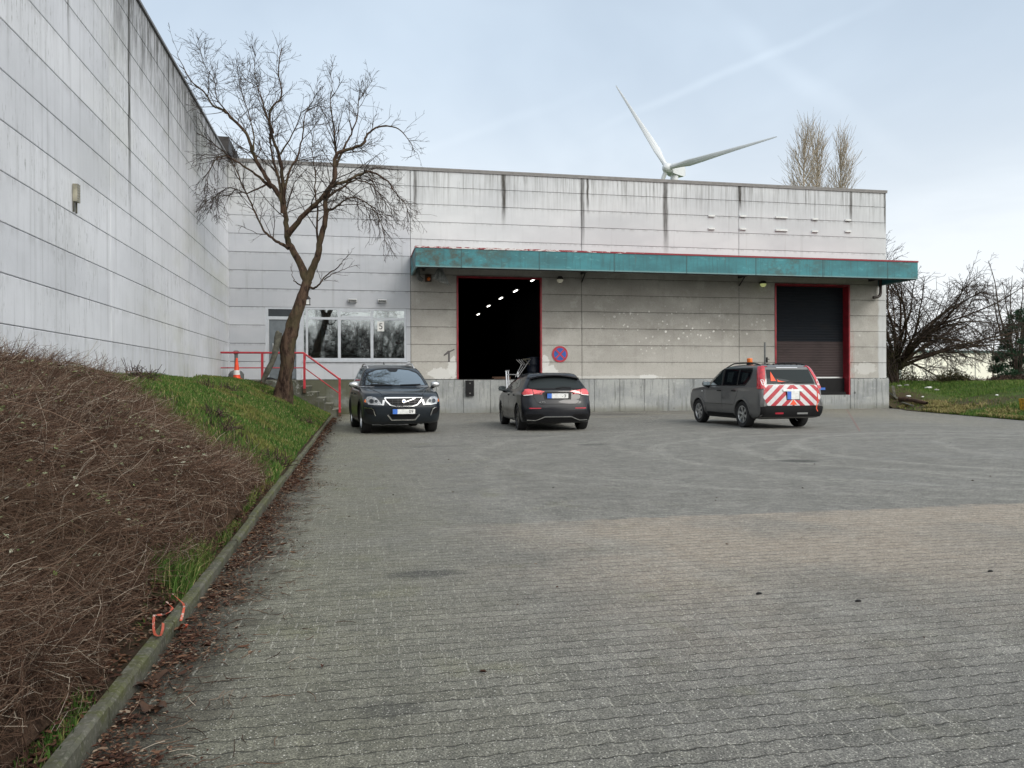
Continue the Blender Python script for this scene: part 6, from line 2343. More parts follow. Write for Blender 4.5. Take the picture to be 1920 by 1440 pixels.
rng = np.random.default_rng(77)
pts, hs = [], []
while len(pts) < 95000:
    x = rng.uniform(-4.75, -.95); y = 7 + 22 * rng.random() ** 1.25
    if y > 29.1 or pile(x, y) > .16: continue
    if mnoise(Vector((x * .9, y * .55, 51))) < -.25 and rng.random() < .55: continue
    if mnoise(Vector((x * 1.6, y * 1.1, 11))) < -.42 and rng.random() < .75: continue
    pts.append((x, y, bank(x, y) - .01))
    hs.append(.055 * (1 + .9 * max(0, mnoise(Vector((x * 1.2, y * .9, 3))))) + (.05 if y < 12 else 0.015))
blades('grass', pts, np.array(hs), .0045 + .0001 * np.array([p[1] for p in pts]) * 3, 'grass_blades', 1)
# taller tufts by the kerb
pts, hs = [], []
for _ in range(2600):
    y = rng.uniform(1.6, 8.5); x = rng.uniform(-1.5, -.95)
    if mnoise(Vector((x * 3, y * 1.6, 31))) < .10: continue
    pts.append((x, y, bank(x, y) - .01)); hs.append(rng.uniform(.02, .07))
for (px, py, n_, r_, h_) in ((320, 1085, 900, .10, .13), (375, 1065, 500, .08, .15), (340, 1110, 300, .07, .07), (410, 1010, 500, .10, .09), (75, 1385, 500, .09, .05), (110, 1370, 250, .05, .05), (385, 1098, 150, .05, .05), (505, 900, 500, .22, .08), (150, 1330, 120, .04, .05), (430, 985, 300, .08, .06), (540, 860, 400, .3, .07)):
    v = ray(px, py)
    # meet the bank surface
    t_ = .5
    for _ in range(4000):
        q = CAM + v * (t_ / v.y)
        if q.z < (bank(q.x, q.y) if q.x < -.94 else (.092 if q.x < -.88 else 0)): break
        t_ += .01
    for _ in range(n_):
        x, y = q.x + rng.normal(0, r_), q.y + rng.normal(0, r_ * 1.3)
        if x > -.92: x = -.92 - rng.random() * .05
        pts.append((x, y, bank(x, y) - .01)); hs.append(h_)
blades('tall_grass', pts, np.array(hs), .0028, 'grass_blades', 2, lean=.8)
# straw and field grass
pts, hs = [], []
while len(pts) < 60000:
    y = rng.uniform(15, 40); x = lerpt(EDGE, y) + 14 * rng.random() ** 1.1
    if y > 30.9 and x < 23.5: continue
    d_ = x - lerpt(EDGE, y)
    if x < 26.3 and y > 25 and rng.random() < .85: continue
    pts.append((x, y, field(x, y) - .01)); hs.append(.10 + .05 * max(0, mnoise(Vector((x * .8, y * .8, 5)))))
blades('field_grass', pts, np.array(hs), .012, 'field_blades', 3)
pts = []
while len(pts) < 13000:
    y = rng.uniform(15, 30.5); x = lerpt(EDGE, y) + .05 + abs(rng.normal(0, .9))
    if mnoise(Vector((x * .9, y * .7, 1))) < -.05: continue
    pts.append((x, y, field(x, y) - .01))
blades('dry_grass', pts, .13, .013, 'straw_blades', 4, lean=1.3)

# ---- dead weed clumps on the bank
wts = [(510, 868), (412, 802), (397, 780), (568, 792), (492, 722), (420, 730), (380, 726), (265, 712), (172, 705)]
wl = ['near the kerb by the brambles', 'halfway up the bank', 'beside its twin halfway up the bank', 'close below the tree', 'just left of the tree foot', 'below the traffic cone', 'left of the traffic cone', 'tallest against the side hall wall', 'small against the side hall wall', 'lowest near the far kerb']
for k, ((px, py), lb) in enumerate(zip(wts, wl)):
    v = ray(px, py)
    t_ = 8.0
    for _ in range(4000):
        q = CAM + v * (t_ / v.y)
        if q.z < bank(q.x, q.y) or q.x < -4.72: break
        t_ += .02
    rg = np.random.default_rng(100 + k)
    tall = .42 if k in (7,) else .24
    x0 = max(q.x, -4.6)
    ts = TubeSet()
    for _ in range(70):
        d = np.array([rg.normal(0, .7), rg.normal(0, .7), 1.0])
        p = grow(rg, (rg.normal(0, .13), rg.normal(0, .13), -.03), d, tall * rg.uniform(.4, 1.1), 3, .25, (0, 0, -1), .1)
        ts.add(p, [.008, .007, .006, .004], 3)
    o = ts.build('dead_weed', 'weed_stalks')
    o.location = (x0, q.y, bank(x0, q.y))
    tag(o, 'clump of dead brown weeds ' + lb, 'weed', 'dead weed clumps on the grass bank')

# ---- the heap of brambles
xs = list(np.linspace(-4.74, -.96, 62)); ys = list(np.linspace(-1.5, 13.5, 180))
def heapz(x, y):
    h = pile(x, y)
    return bank(x, y) + h * .55 if h > .03 else bank(x, y) - .03
n = NT('bramble_litter')
p = n.pos()
g = n.noise(p, 14, 6, 0.75)
g2 = n.noise(p, 2.0, 4, 0.6)
c = n.mix(n.step(g, 0.35, 0.7), (0.028, 0.018, 0.013), (0.11, 0.07, 0.048))
c = n.mix(n.mul(n.step(g2, 0.5, 0.7), 0.5), c, (0.10, 0.065, 0.042))
M['bramble_litter'] = n.bsdf(c, 1.0, normal=n.bump(g, 1.0, 0.05), spec=0.05)
br = gridmesh('bramble_heap', xs, ys, heapz, 'bramble_litter')
tag(br, 'low tangled heap of cut brown brambles spread over the bank', 'brambles', kind='stuff')
rng = np.random.default_rng(9)
ts = TubeSet()
cnt = 0
while cnt < 46000:
    y = .6 + 12.5 * rng.random() ** 1.35
    x = rng.uniform(-4.7, -.99)
    if x > -.30 * y - .1 and False: continue
    if x / max(y, .1) < -.58: continue
    h = pile(x, y)
    if h < .04: continue
    if mnoise(Vector((x * 2.4, y * 2.0, 40))) < -.12 and rng.random() < .7: continue
    cnt += 1
    z = bank(x, y) + h * (1 - .55 * rng.random() ** 1.3)
    az = rng.normal(.7 + 1.6 * mnoise(Vector((x * .9, y * .6, 21))), .8) if rng.random() < .5 else rng.uniform(0, 2 * PI)
    d = np.array([math.cos(az), math.sin(az), rng.normal(.05, .42)])
    L = rng.uniform(.07, .42)
    nz = 4 if L > .3 else 3
    p = grow(rng, (x, y, z), d, L, nz, .32, (0, 0, -1), .05)
    p = [np.array([min(q[0], -.93 + .06 * math.sin(q[1] * 9)), q[1], q[2]]) for q in p]
    p = [np.array([q[0], q[1], max(q[2], bank(min(q[0], -1), q[1]) + .01)]) for q in p]
    r_ = rng.uniform(.0006, .0014) * (1 + .14 * y)
    ts.add(p, np.linspace(r_, r_ * .5, len(p)), 3)
for _ in range(9000):
    y = rng.uniform(1.0, 3.6); x = -.94 - rng.random() * (.62 * y - .45)
    h = pile(x, y)
    if h < .03: continue
    z = bank(x, y) + h * (1 - .4 * rng.random())
    d = np.array([rng.normal(), rng.normal(), rng.normal(.05, .45)])
    L = rng.uniform(.06, .3)
    p = grow(rng, (x, y, z), d, L, 3, .32, (0, 0, -1), .05)
    p = [np.array([min(q[0], -.92), q[1], max(q[2], bank(min(q[0], -1), q[1]) + .01)]) for q in p]
    r_ = rng.uniform(.0006, .0014)
    ts.add(p, np.linspace(r_, r_ * .5, 4), 3)
# long arching canes
for _ in range(420):
    y = .9 + 10 * rng.random() ** 1.2; x = rng.uniform(-4.6, -1.3)
    if x / y < -.5: continue
    h = pile(x, y)
    if h < .1: continue
    az = rng.uniform(-PI, PI)
    d = np.array([math.cos(az), math.sin(az), rng.uniform(.15, .7)])
    L = rng.uniform(.5, 1.5)
    p = grow(rng, (x, y, bank(x, y) + h * .8), d, L, 9, .08, (0, 0, -1), .14)
    if pile(p[-1][0], p[-1][1]) < .12 or pile(p[5][0], p[5][1]) < .12: continue
    p = [np.array([min(q[0], -1.0), q[1], max(q[2], bank(min(q[0], -1), q[1]) + pile(min(q[0], -1), q[1]) * .8)]) for q in p]
    r_ = rng.uniform(.0013, .0026) * (1 + .09 * y)
    ts.add(p, np.linspace(r_, r_ * .5, 10), 4)
o = ts.build('bramble_canes', 'bramble_twigs')
tag(o, 'thousands of tangled brown bramble canes on the heap', 'brambles', kind='stuff')
# few leaves left on the canes
V = []
while len(V) < 2600:
    y = .9 + 11 * rng.random() ** 1.3; x = rng.uniform(-4.6, -1.2)
    h = pile(x, y)
    if h < .1 or x / y < -.5: continue
    if mnoise(Vector((x * 2.2, y * 1.6, 7))) < .12 and rng.random() < .8: continue
    c = np.array([x, y, bank(x, y) + h + .015]); s_ = rng.uniform(.006, .016) * (1 + .05 * y)
    a = rng.normal(0, 1, 3); a[2] *= .4; a /= np.linalg.norm(a); b_ = np.cross(a, rng.normal(0, .4, 3) + np.array([0, 0, 1])); b_ /= np.linalg.norm(b_)
    V.append([c - a * s_, c + b_ * s_ * .6, c + a * s_, c - b_ * s_ * .6])
V = np.array(V); o = npmesh('bramble_leaves', V.reshape(-1, 3), np.arange(len(V) * 4).reshape(-1, 4), 'bramble_leaves')
tag(o, 'small pale green leaves scattered over the brambles', 'leaves', kind='stuff')

# ---- leaf litter along the kerb
V, F = [], []
def leaf(c, s_, az, curl):
    b = len(V)
    ca, sa = math.cos(az), math.sin(az)
    for (u, v, w_) in ((-1, 0, 0), (-.3, .45, curl), (.5, .4, curl), (1, 0, .1), (.5, -.4, curl), (-.3, -.45, curl), (0, 0, -.05)):
        V.append((c[0] + (u * ca - v * sa) * s_, c[1] + (u * sa + v * ca) * s_, c[2] + w_ * s_ * .8 + .006))
    for k in range(6):
        F.append((b + k, b + (k + 1) % 6, b + 6))
for _ in range(15000):
    y = 1.9 + 9.5 * rng.random() ** 1.3
    cl_ = mnoise(Vector((0, y * 1.1, 3)))
    if cl_ < -.05 and rng.random() < .6: continue
    wdt = .07 + .30 * max(0, cl_ + .15)
    x = -.85 + abs(rng.normal(0, wdt))
    if rng.random() < .15: x = rng.uniform(-1.2, -.95)
    z = 0 if x > -.865 else (bank(x, y) + .02)
    leaf((x, y, z + rng.uniform(0, .03) * math.exp(-(x + .86) * 4 if x > -.86 else 0)), rng.uniform(.004, .013) * (1 if rng.random() < .96 else 2.6), rng.uniform(0, 6.3), rng.uniform(-.3, .7))
for _ in range(5200):
    y = 1.2 + 11 * rng.random() ** 1.2; x = rng.uniform(-4.6, -1.1)
    h = pile(x, y)
    if h < .1 or x / y < -.55 or mnoise(Vector((x * 1.4, y * 1.1, 17))) < .0: continue
    leaf((x, y, bank(x, y) + h * rng.uniform(.75, 1.05)), rng.uniform(.008, .02) * (1 + .05 * y), rng.uniform(0, 6.3), rng.uniform(-.5, .9))
for _ in range(12000):
    y = 1.6 + 8 * rng.random() ** 1.2; x = rng.uniform(-1.7, -.92)
    leaf((x, y, bank(x, y) + rng.uniform(.0, .03)), rng.uniform(.008, .022), rng.uniform(0, 6.3), rng.uniform(-.3, .8))
for _ in range(2500):
    y = rng.uniform(9, 28); x = -.86 + abs(rng.normal(0, .10))
    leaf((x, y, .005), rng.uniform(.012, .035), rng.uniform(0, 6.3), rng.uniform(0, .7))
for _ in range(160):
    leaf((rng.uniform(-.5, 12), rng.uniform(3, 26), 0), rng.uniform(.008, .018), rng.uniform(0, 6.3), rng.uniform(0, .7))
o = npmesh('leaf_litter', V, F, 'dead_leaves')
tag(o, 'dead brown leaves and dirt gathered along the kerb', 'leaves', kind='stuff')
ts = TubeSet()
for _ in range(900):
    y = 1.9 + 10 * rng.random() ** 1.3; x = -.84 + abs(rng.normal(0, .24))
    az = rng.uniform(0, 6.3)
    p = grow(rng, (x, y, .012), (math.cos(az), math.sin(az), .05), rng.uniform(.03, .13), 3, .25, (0, 0, -1), .05)
    p = [np.array([max(q[0], -.87), q[1], max(q[2], .004)]) for q in p]
    ts.add(p, [.0018, .0018, .0015, .001], 3)
tag(ts.build('twig_litter', 'bramble_twigs'), 'small dry twigs lying among the dead leaves', 'twigs', kind='stuff')
# curled bark pieces
for k, (px, py, L, lb) in enumerate(((275, 1290, .10, 'large curled piece of brown bark in the gutter'), (380, 1060, .08, 'curled bark piece beside the green weeds'), (285, 1338, .05, 'small flat bark piece in the gutter near the camera'))):
    v = ray(px, py); q = CAM + v * (-CAM.z / v.z)
    b = MB(); n_ = 9
    vs, fs = [], []
    for i in range(n_):
        for j in range(6):
            a = -1.2 + 2.4 * j / 5
            u = -L + 2 * L * i / (n_ - 1)
            r_ = .022 * (1 - .5 * (u / L) ** 2) * (1 + .3 * math.sin(i * 1.7 + j))
            vs.append((u, r_ * math.sin(a) * 1.3, .02 + .012 * math.sin(i) - r_ * math.cos(a) * .8 + .01))
    for i in range(n_ - 1):
        for j in range(5):
            q0 = i * 6 + j; fs.append((q0, q0 + 1, q0 + 7, q0 + 6))
    b.addv(vs, fs)
    o = b.build('bark_piece', 'rotten_wood', None, smooth=True)
    o.location = (q.x, q.y, .004); o.rotation_euler = (0, 0, .9 + k)
    tag(o, lb, 'bark')

# ---- orange and white barrier tape over the kerb
def ribbon(name, pts3, w_, mat, label):
    ps, _ = subdivide(pts3, [1] * len(pts3), 4)
    vs, fs = [], []
    for i, p in enumerate(ps):
        t_ = ps[min(i + 1, len(ps) - 1)] - ps[max(i - 1, 0)]
        s_ = np.cross(t_, [0.2, .1, 1]); s_ /= np.linalg.norm(s_) + 1e-9
        tilt = np.array([0, 0, 1]) * .5 * math.sin(i * .6)
        s_ = s_ + tilt
        vs += [tuple(p - s_ * w_ / 2), tuple(p + s_ * w_ / 2)]
    for i in range(len(ps) - 1):
        fs.append((2 * i, 2 * i + 1, 2 * i + 3, 2 * i + 2))
    b = MB(); b.addv(vs, fs)
    o = b.build(name, mat, None)
    m_ = o.modifiers.new('s', 'SOLIDIFY'); m_.thickness = .0015
    return o
n = NT('barrier_tape')
x, y, z = n.sep(n.pos())
st = n.step(n.m('FRACT', n.mul(n.add(n.add(x, y), z), 7.0)), .62, .66)
st = n.step(n.noise(n.pos(), 22, 2), .56, .60)
M['barrier_tape'] = n.bsdf(n.mix(st, (0.48, 0.085, 0.04), (0.50, 0.36, 0.30)), 0.45)
def on(px, py, X):
    if X > -.9:
        return np.array(atx(px, py, X))
    v = ray(px, py); t_ = 2.0
    for _ in range(3000):
        q = CAM + v * (t_ / v.y)
        zz = .095 if -.915 < q.x < -.865 else (bank(q.x, q.y) + pile(q.x, q.y) + .03 if q.x <= -.915 else .01)
        if q.z < zz: break
        t_ += .005
    return np.array(q)
tapes = [
    ([on(322, 1112, -1.12), on(340, 1128, -1.02), on(345, 1136, -.90), on(343, 1150, -.858), on(339, 1164, -.857)], 'orange barrier tape draped over the kerb edge'),
    ([on(312, 1128, -1.2), on(324, 1140, -1.12), on(318, 1147, -1.08), on(304, 1152, -1.08), on(290, 1153, -1.12)], 'orange barrier tape curled behind the kerb'),
    ([on(289, 1152, -1.10), on(288, 1170, -1.05), on(290, 1188, -1.0), on(300, 1192, -.97), on(305, 1180, -.97), on(306, 1168, -1.0)], 'orange and white barrier tape loop on the kerb top'),
    ([on(336, 1178, -.84), on(343, 1170, -.80), on(351, 1172, -.76), on(344, 1180, -.78)], 'orange barrier tape scrap lying in the gutter'),
]
for k, (ps, lb) in enumerate(tapes):
    tag(ribbon('barrier_tape', ps, .011, 'barrier_tape', lb), lb, 'tape', 'scraps of barrier tape')
# ------------------------------------------------------------------ loose things
# traffic cone
c = at(444, 712, 28.75)
cz = bank(c.x, 28.75)
s = thing('traffic_cone', 'orange traffic cone with one white band beside the side hall', 'cone', (c.x, 28.75, cz))
b = MB(); b.box(-.17, .17, -.17, .17, 0, .04); b.build('base', 'cone_orange', s, world=False)
b = MB(); b.lathe([(.125, .041), (.033, .74), (.02, .75)], 24, 'z'); b.build('body', 'cone_orange', s, smooth=True, world=False, angle=40)
b = MB(); b.lathe([(.113, .16), (.092, .32)], 24, 'z'); b.build('band', 'cone_white', s, smooth=True, world=False, angle=40)
# ash bin behind the rail
c = at(443, 711, 29.75)
s = thing('ash_bin', 'grey standing ash bin with round bulbous base behind the red rail', 'ash bin', (c.x, 29.75, Z0 - .04))
b = MB(); b.lathe([(.24, 0), (.27, .05), (.27, .24), (.20, .34), (.07, .40)], 24, 'z'); b.build('base', 'grey_plastic', s, smooth=True, world=False, angle=50)
b = MB(); b.lathe([(.065, .40), (.06, .98)], 16, 'z'); b.build('tube', 'grey_plastic', s, smooth=True, world=False, angle=50)
b = MB(); b.lathe([(.07, .96), (.10, 1.0), (.10, 1.07), (.06, 1.10)], 20, 'z'); b.build('cap', 'grey_plastic', s, smooth=True, world=False, angle=50)
# dark doormat lump beside the door
c = at(504, 712, 29.6)
b = MB(); b.lathe([(.20, 0), (.22, .06), (.12, .11), (.02, .13)], 14, 'z'); o = b.build('door_bag', 'black_plastic', None, smooth=True, world=False)
o.location = (c.x, 29.6, Z0 - .04); o.scale = (1.1, .7, 1)
tag(o, 'small black bag on the landing at the foot of the office door', 'bag')

# aluminium trestle parts leaning out of the open hall
def px3(px, py, Y): return at(px, py, Y)
s = thing('folding_ladder', 'aluminium folding ladder standing below the open loading door', 'ladder', at(951, 770, 30.2))
b = MB()
b.tube([px3(949, 696, 30.3), px3(953, 770, 30.0)], .035, 6)
b.tube([px3(953, 696, 30.3), px3(957, 770, 30.0)], .02, 6)
b.tube([px3(971, 697, 30.4), px3(974, 770, 30.1)], .03, 6)
for y_ in (702, 715, 729, 743): b.tube([px3(951, y_, 30.25), px3(972, y_ + .5, 30.3)], .018, 6)
b.tube([px3(947, 696, 30.3), px3(955, 695, 30.3)], .03, 6)
b.build('frame', 'aluminium', s)
s2 = thing('trestle', 'bundle of aluminium trestle bars slanting up inside the open door', 'trestle', at(975, 700, 31.4))
b = MB()
for k in range(3):
    b.tube([px3(966 + k * 3, 707 - k, 31.3 + k * .1), px3(978 + k * 5, 683, 31.6 + k * .1), ], .018, 6)
    b.tube([px3(968 + k * 4.5, 674, 31.5), px3(978 + k * 4, 684 + k, 31.6)], .020, 6)
b.tube([px3(972, 706, 31.3), px3(994, 674, 31.8)], .025, 6)
b.build('bars', 'aluminium', s2)
b = MB()
b.tube([px3(983, 674, 31.7), px3(993, 684, 31.9)], .03, 6)
b.tube([px3(980, 674, 31.7), px3(994, 673, 31.7)], .028, 6)
b.build('crossbar', 'grey_wood', s2)
c = at(1001, 695, 32.3)
s = thing('barrel', 'dark blue plastic barrel inside the open loading door', 'barrel', (c.x, 32.3, Z0))
b = MB(); b.lathe([(.28, 0), (.30, .06), (.30, .30), (.31, .32), (.30, .34), (.30, .60), (.31, .62), (.30, .64), (.28, .88)], 24, 'z'); b.build('body', 'barrel_blue', s, smooth=True, world=False, angle=40)
b = MB(); b.lathe([(.31, .88), (.31, .93), (.25, .94)], 24, 'z'); b.build('lid', 'barrel_blue', s, world=False)
c = at(940, 709, 32.0)
b = MB(); b.box(-.35, .35, -.25, .25, 0, .05); b.box(-.35, .35, -.25, -.17, .05, .10); b.box(-.35, .35, .17, .25, .05, .10)
o = b.build('wooden_pallet', 'rotten_wood', None, world=False); o.location = (c.x, 32.0, Z0 + .006)
tag(o, 'low brown wooden board on the hall floor just inside the open door', 'board')

# things on the grass at the east corner
def on_field(px, py):
    v = ray(px, py); t_ = 18.0
    for _ in range(6000):
        q = CAM + v * (t_ / v.y)
        if q.x > lerpt(EDGE, q.y) and q.z < field(q.x, q.y): return q
        t_ += .02
    return CAM + v * (30 / v.y)
a, d = on_field(1688, 752), on_field(1738, 760)
rg = np.random.default_rng(6)
ts = TubeSet()
sp, sr = subdivide([Vector(a) + Vector((0, 0, .10)), (Vector(a) + Vector(d)) / 2 + Vector((0, 0, .12)), Vector(d) + Vector((0, 0, .08))], [.10, .085, .07], 4)
gnarled(ts, sp, sr, 12, .2)
o = ts.build('fallen_log', 'rotten_wood'); tag(o, 'rotten brown log lying on the grass by the east corner', 'log')
boards = [((1692, 760), (1712, 764), 'pale split board lying below the rotten log'), ((1668, 742), (1682, 750), 'grey splintered board against the plinth corner'), ((1674, 738), (1678, 748), 'short upright splinter of wood by the plinth corner')]
for p0, p1, lb in boards:
    a, d = Vector(on_field(*p0)), Vector(on_field(*p1))
    b = MB()
    t_ = (d - a)
    if t_.length > 2.2: d = a + t_.normalized() * 1.2
    up_ = .12 if 'upright' not in lb else .35
    m_ = (d - a).normalized(); sd_ = m_.cross(Vector((0, 0, 1))) * .06
    a += Vector((0, 0, up_)); d += Vector((0, 0, .06))
    h_ = Vector((0, 0, .03))
    b.addv([a - sd_, a + sd_, d + sd_, d - sd_, a - sd_ + h_, a + sd_ + h_, d + sd_ + h_, d - sd_ + h_], [(0, 3, 2, 1), (4, 5, 6, 7), (0, 1, 5, 4), (1, 2, 6, 5), (2, 3, 7, 6), (3, 0, 4, 7)])
    o = b.build('wood_scrap', 'grey_wood'); tag(o, lb, 'board', 'broken boards by the corner')
lit = [((1741, 729), 'largest white litter scrap below the low bush'), ((1703, 745), 'white paper scrap on the bare earth by the log'), ((1686, 725), 'grey litter scrap near the plinth corner'), ((1756, 733), 'small pointed grey scrap right of the white litter'),
       ((1730, 746), 'tiny white scrap on the grass above the log'), ((1700, 724), 'grey crumpled litter left of the low bush'), ((1869, 743), 'lone tiny white scrap in the middle of the grass')]
for k, (p, lb) in enumerate(lit):
    q = on_field(*p)
    b = MB(); bm = bmesh.new(); bmesh.ops.create_icosphere(bm, subdivisions=2, radius=1)
    r3 = random.Random(k)
    vs = [(v.co.x * .14 * r3.uniform(.7, 1.3), v.co.y * .10 * r3.uniform(.7, 1.3), v.co.z * .05 * r3.uniform(.6, 1.4)) for v in bm.verts]
    b.addv(vs, [tuple(x.index for x in f.verts) for f in bm.faces]); bm.free()
    o = b.build('litter_scrap', 'paper' if 'white' in lb.split('scrap')[0] else 'concrete_light', None, world=False)
    o.location = q + Vector((0, 0, .05)); sc_ = 1.3 if k == 0 else (.5 if 'tiny' in lb else .9); o.scale = (sc_,) * 3
    tag(o, lb, 'litter', 'litter scraps on the grass')
# yellow painted concrete block
q = on_field(1922, 770)
s = thing('barrier_block', 'rusty brown barrier block with a worn yellow end on the grass', 'block', (q.x, q.y, q.z - .05), rad(-12))
b = MB()
vs = [(0, -.25, 0), (1.3, -.25, 0), (1.3, .25, 0), (0, .25, 0), (-.09, -.20, .46), (1.3, -.20, .46), (1.3, .20, .46), (-.09, .20, .46)]
b.addv(vs, [(0, 3, 2, 1), (4, 5, 6, 7), (0, 1, 5, 4), (1, 2, 6, 5), (2, 3, 7, 6), (3, 0, 4, 7)])
b.build('body', 'rust', s, world=False)
b = MB()
e = .004
vs = [(-e, -.25 - e, 0), (.10, -.25 - e, 0), (.10, .25 + e, 0), (-e, .25 + e, 0), (-.09 - e, -.20 - e, .46 + e), (.06, -.20 - e, .46 + e), (.06, .20 + e, .46 + e), (-.09 - e, .20 + e, .46 + e)]
b.addv(vs, [(0, 3, 2, 1), (4, 5, 6, 7), (0, 1, 5, 4), (1, 2, 6, 5), (2, 3, 7, 6), (3, 0, 4, 7)])
b.build('painted_end', 'yellow_rust', s, world=False)

# thin red chalk line near the east door
v = ray(1588, 768); p0 = CAM + v * (-CAM.z / v.z)
v = ray(1612, 808); p1 = CAM + v * (-CAM.z / v.z)
b = MB(); t_ = (p1 - p0).normalized(); sd_ = Vector((-t_.y, t_.x, 0)) * .012
b.addv([p0 - sd_ + Vector((0, 0, .004)), p0 + sd_ + Vector((0, 0, .004)), p1 + sd_ + Vector((0, 0, .004)), p1 - sd_ + Vector((0, 0, .004))], [(0, 1, 2, 3)])
simple('red_chalk', (0.24, 0.13, 0.115), 0.9)
tag(b.build('red_line', 'red_chalk'), 'thin faded red line on the paving below the roller door', 'painted mark')
# dark droppings / stones on the paving
for px, py, lb in ((1857, 1072, 'small black scrap on the paving near the right edge'), (1609, 1128, 'tiny black scrap on the open paving'), (1423, 1114, 'small black scrap left of the other scraps on the paving')):
    v = ray(px, py); q = CAM + v * (-CAM.z / v.z)
    b = MB(); b.lathe([(.022, 0), (.026, .006), (.012, .014)], 7, 'z'); o = b.build('black_scrap', 'black_plastic', None, world=False)
    o.location = q; o.scale = (.8, .35, .8); tag(o, lb, 'scrap', 'black scraps on the paving')

# ------------------------------------------------------------------ far things
# wind turbine
hub = at(1251, 315, 245.0)
wt = thing('wind_turbine', 'white three bladed wind turbine rising behind the warehouse', 'wind turbine', (hub.x, hub.y, 0))
psi, ph, LB = -.9825, -.5635, 39.08
nn = Vector((math.sin(psi), -math.cos(psi), 0))
uu = Vector((0, 0, 1)).cross(nn).normalized()
vv = nn.cross(uu)
tb = hub - nn * 4.2
b = MB(); b.lathe([(2.3, 0), (1.3, hub.z - 1.6)], 28, 'z', (tb.x, tb.y, 0)); b.build('tower', 'turbine_white', wt, smooth=True, angle=40)
b = MB()
back = hub - nn * 9.0
fr_ = hub - nn * 1.6
sec = []
for (pp, hw, h0, h1) in ((fr_, 1.3, -1.5, 1.6), (hub - nn * 3.0, 1.7, -1.8, 2.0), (hub - nn * 7.5, 1.7, -1.8, 1.9), (back, 1.3, -1.2, 1.5)):
    for (su, sv) in ((-1, 0), (1, 0), (1, 1), (-1, 1)):
        sec.append(pp + uu * hw * su + Vector((0, 0, h0 if sv == 0 else h1)))
fs = []
for i in range(3):
    for k in range(4):
        j = (k + 1) % 4
        fs.append((i * 4 + k, i * 4 + j, (i + 1) * 4 + j, (i + 1) * 4 + k))
fs += [(3, 2, 1, 0), (12, 13, 14, 15)]
b.addv(sec, fs)
nac = b.build('nacelle', 'turbine_white', wt)
b = MB()
q = hub - nn * 8.2
b.box(q.x - .3, q.x + .3, q.y - .3, q.y + .3, q.z + 1.6, q.z + 3.0)
b.build('vent_mast', 'coping_metal', nac)
b = MB()
for (t_, r_) in ((-1.7, 1.5), (-.3, 1.75), (.8, 1.5), (1.6, .8), (1.9, .1)):
    pass
prof = [(-1.7, 1.45), (-.4, 1.75), (.7, 1.55), (1.5, .9), (1.85, .15)]
vs, fs = [], []
for (t_, r_) in prof:
    for k in range(24):
        a = 2 * PI * k / 24
        vs.append(hub + nn * t_ + uu * r_ * math.cos(a) + vv * r_ * math.sin(a))
for i in range(len(prof) - 1):
    for k in range(24):
        j = (k + 1) % 24
        fs.append((i * 24 + k, i * 24 + j, (i + 1) * 24 + j, (i + 1) * 24 + k))
fs += [tuple(range(24)), tuple(96 + k for k in range(24))]
b.addv(vs, fs); b.build('hub', 'turbine_white', wt, smooth=True, angle=60)
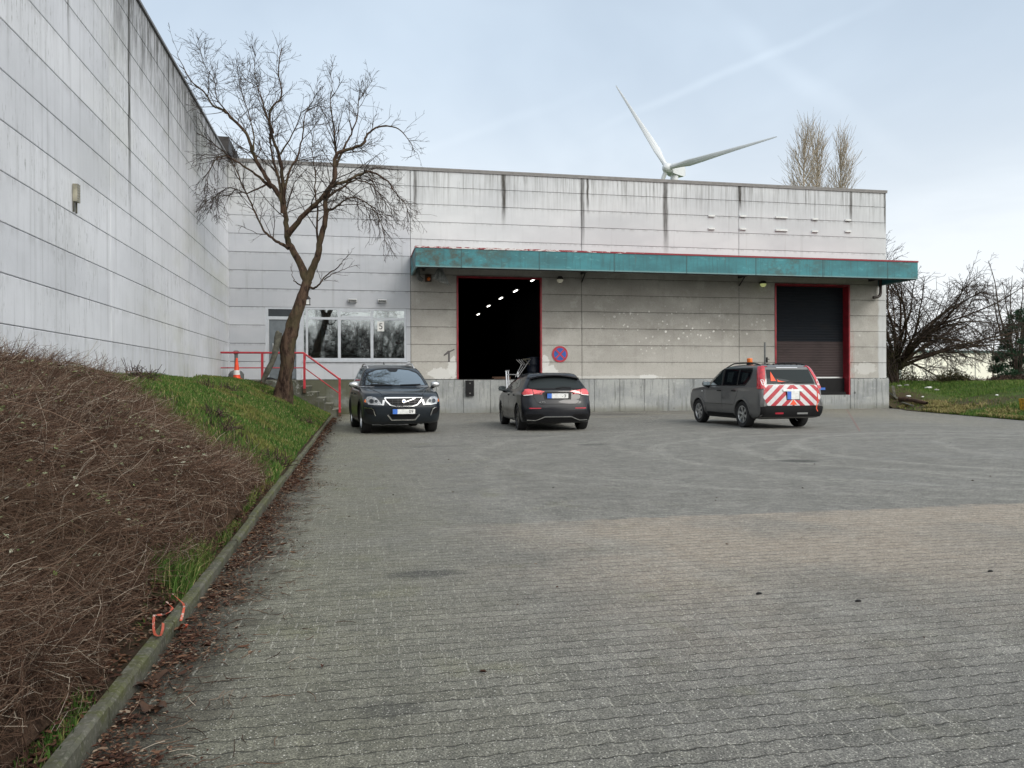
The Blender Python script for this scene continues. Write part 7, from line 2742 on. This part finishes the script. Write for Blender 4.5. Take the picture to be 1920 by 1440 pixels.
for k in range(3):
    th = ph + k * 2 * PI / 3
    dr_ = uu * math.sin(th) + vv * math.cos(th)
    sd_ = dr_.cross(nn).normalized()
    vs, fs = [], []
    tab = [(.8, .8, .75, 0), (2.5, .8, .75, 0), (5, .95, .6, .1), (8, 1.2, .42, .2), (13, 1.0, .32, .2), (20, .72, .24, .15), (28, .50, .16, .1), (35, .32, .1, .05), (38.3, .2, .05, 0), (39.1, .04, .02, 0)]
    for (r_, ch, tk, off_) in tab:
        tw_ = rad(55 * max(0, 1 - r_ / 30))
        pre = 2.0 * (r_ / 39) ** 2
        ca = sd_ * math.cos(tw_) - nn * math.sin(tw_)
        cb = nn * math.cos(tw_) + sd_ * math.sin(tw_)
        for j in range(10):
            a = 2 * PI * j / 10
            vs.append(hub + dr_ * r_ + nn * pre * .3 + ca * (ch * (math.cos(a) + off_)) + cb * (tk * math.sin(a)))
    for i in range(len(tab) - 1):
        for j in range(10):
            j2 = (j + 1) % 10
            fs.append((i * 10 + j, i * 10 + j2, (i + 1) * 10 + j2, (i + 1) * 10 + j))
    b = MB(); b.addv(vs, fs); b.build('blade', 'turbine_white', wt)

# pale far shed behind the trees
fs_ = thing('far_shed', 'long pale cream shed with a dark roof edge far behind the trees', 'building', at(1830, 712, 150))
a0, a1 = at(1690, 661, 150), at(2080, 661, 150)
b = MB(); b.box(a0.x, a1.x, 150, 190, 0, a0.z); b.build('wall', 'far_cladding', fs_)
b = MB(); b.box(a0.x - .2, a1.x + .2, 149.7, 190, a0.z, a0.z + .5); b.build('roof_edge', 'far_coping', fs_)
b = MB()
for k in range(7):
    xx = a0.x + 6 + k * 6.2
    b.box(xx, xx + .15, 149.9, 149.99, 1, a0.z)
b.build('cladding_joint', 'concrete_light', fs_)
# far scrub line
for k in range(5):
    pc = at(1690 + k * 62, 714, 52 + 3 * (k % 3))
    leaf_cloud('scrub', ['brown bare scrub just right of the arching tree trunk', 'brown bare scrub under the arching tree branches', 'brown bare scrub right of the low bush', 'brown bare scrub in front of the cream shed', 'brown bare scrub beside the conifer'][k], 'shrub', (pc.x, pc.y, 1.0),
               [(0, 0, .25, 1.6, .8, .45), (1.3, .2, .2, 1.2, .6, .35)], 900, .06, 'weed_stalks', 60 + k, 120, group='bare scrub along the far edge of the field')

# trees standing behind the photographer, seen in the window panes
for k, (x_, y_, sc_, rz_) in enumerate(((-3.0, -9.0, 1.0, 1.0), (2.5, -12.0, 1.1, 2.6), (8.5, -10.0, .95, 4.2))):
    o = copy_tree(et)
    o.location = (x_, y_, 0); o.scale = (sc_, sc_, sc_ * 1.15); o.rotation_euler = (0, 0, rz_)
    tag(o, 'bare tree behind the camera mirrored in the office window panes', 'tree', 'trees behind the photographer')
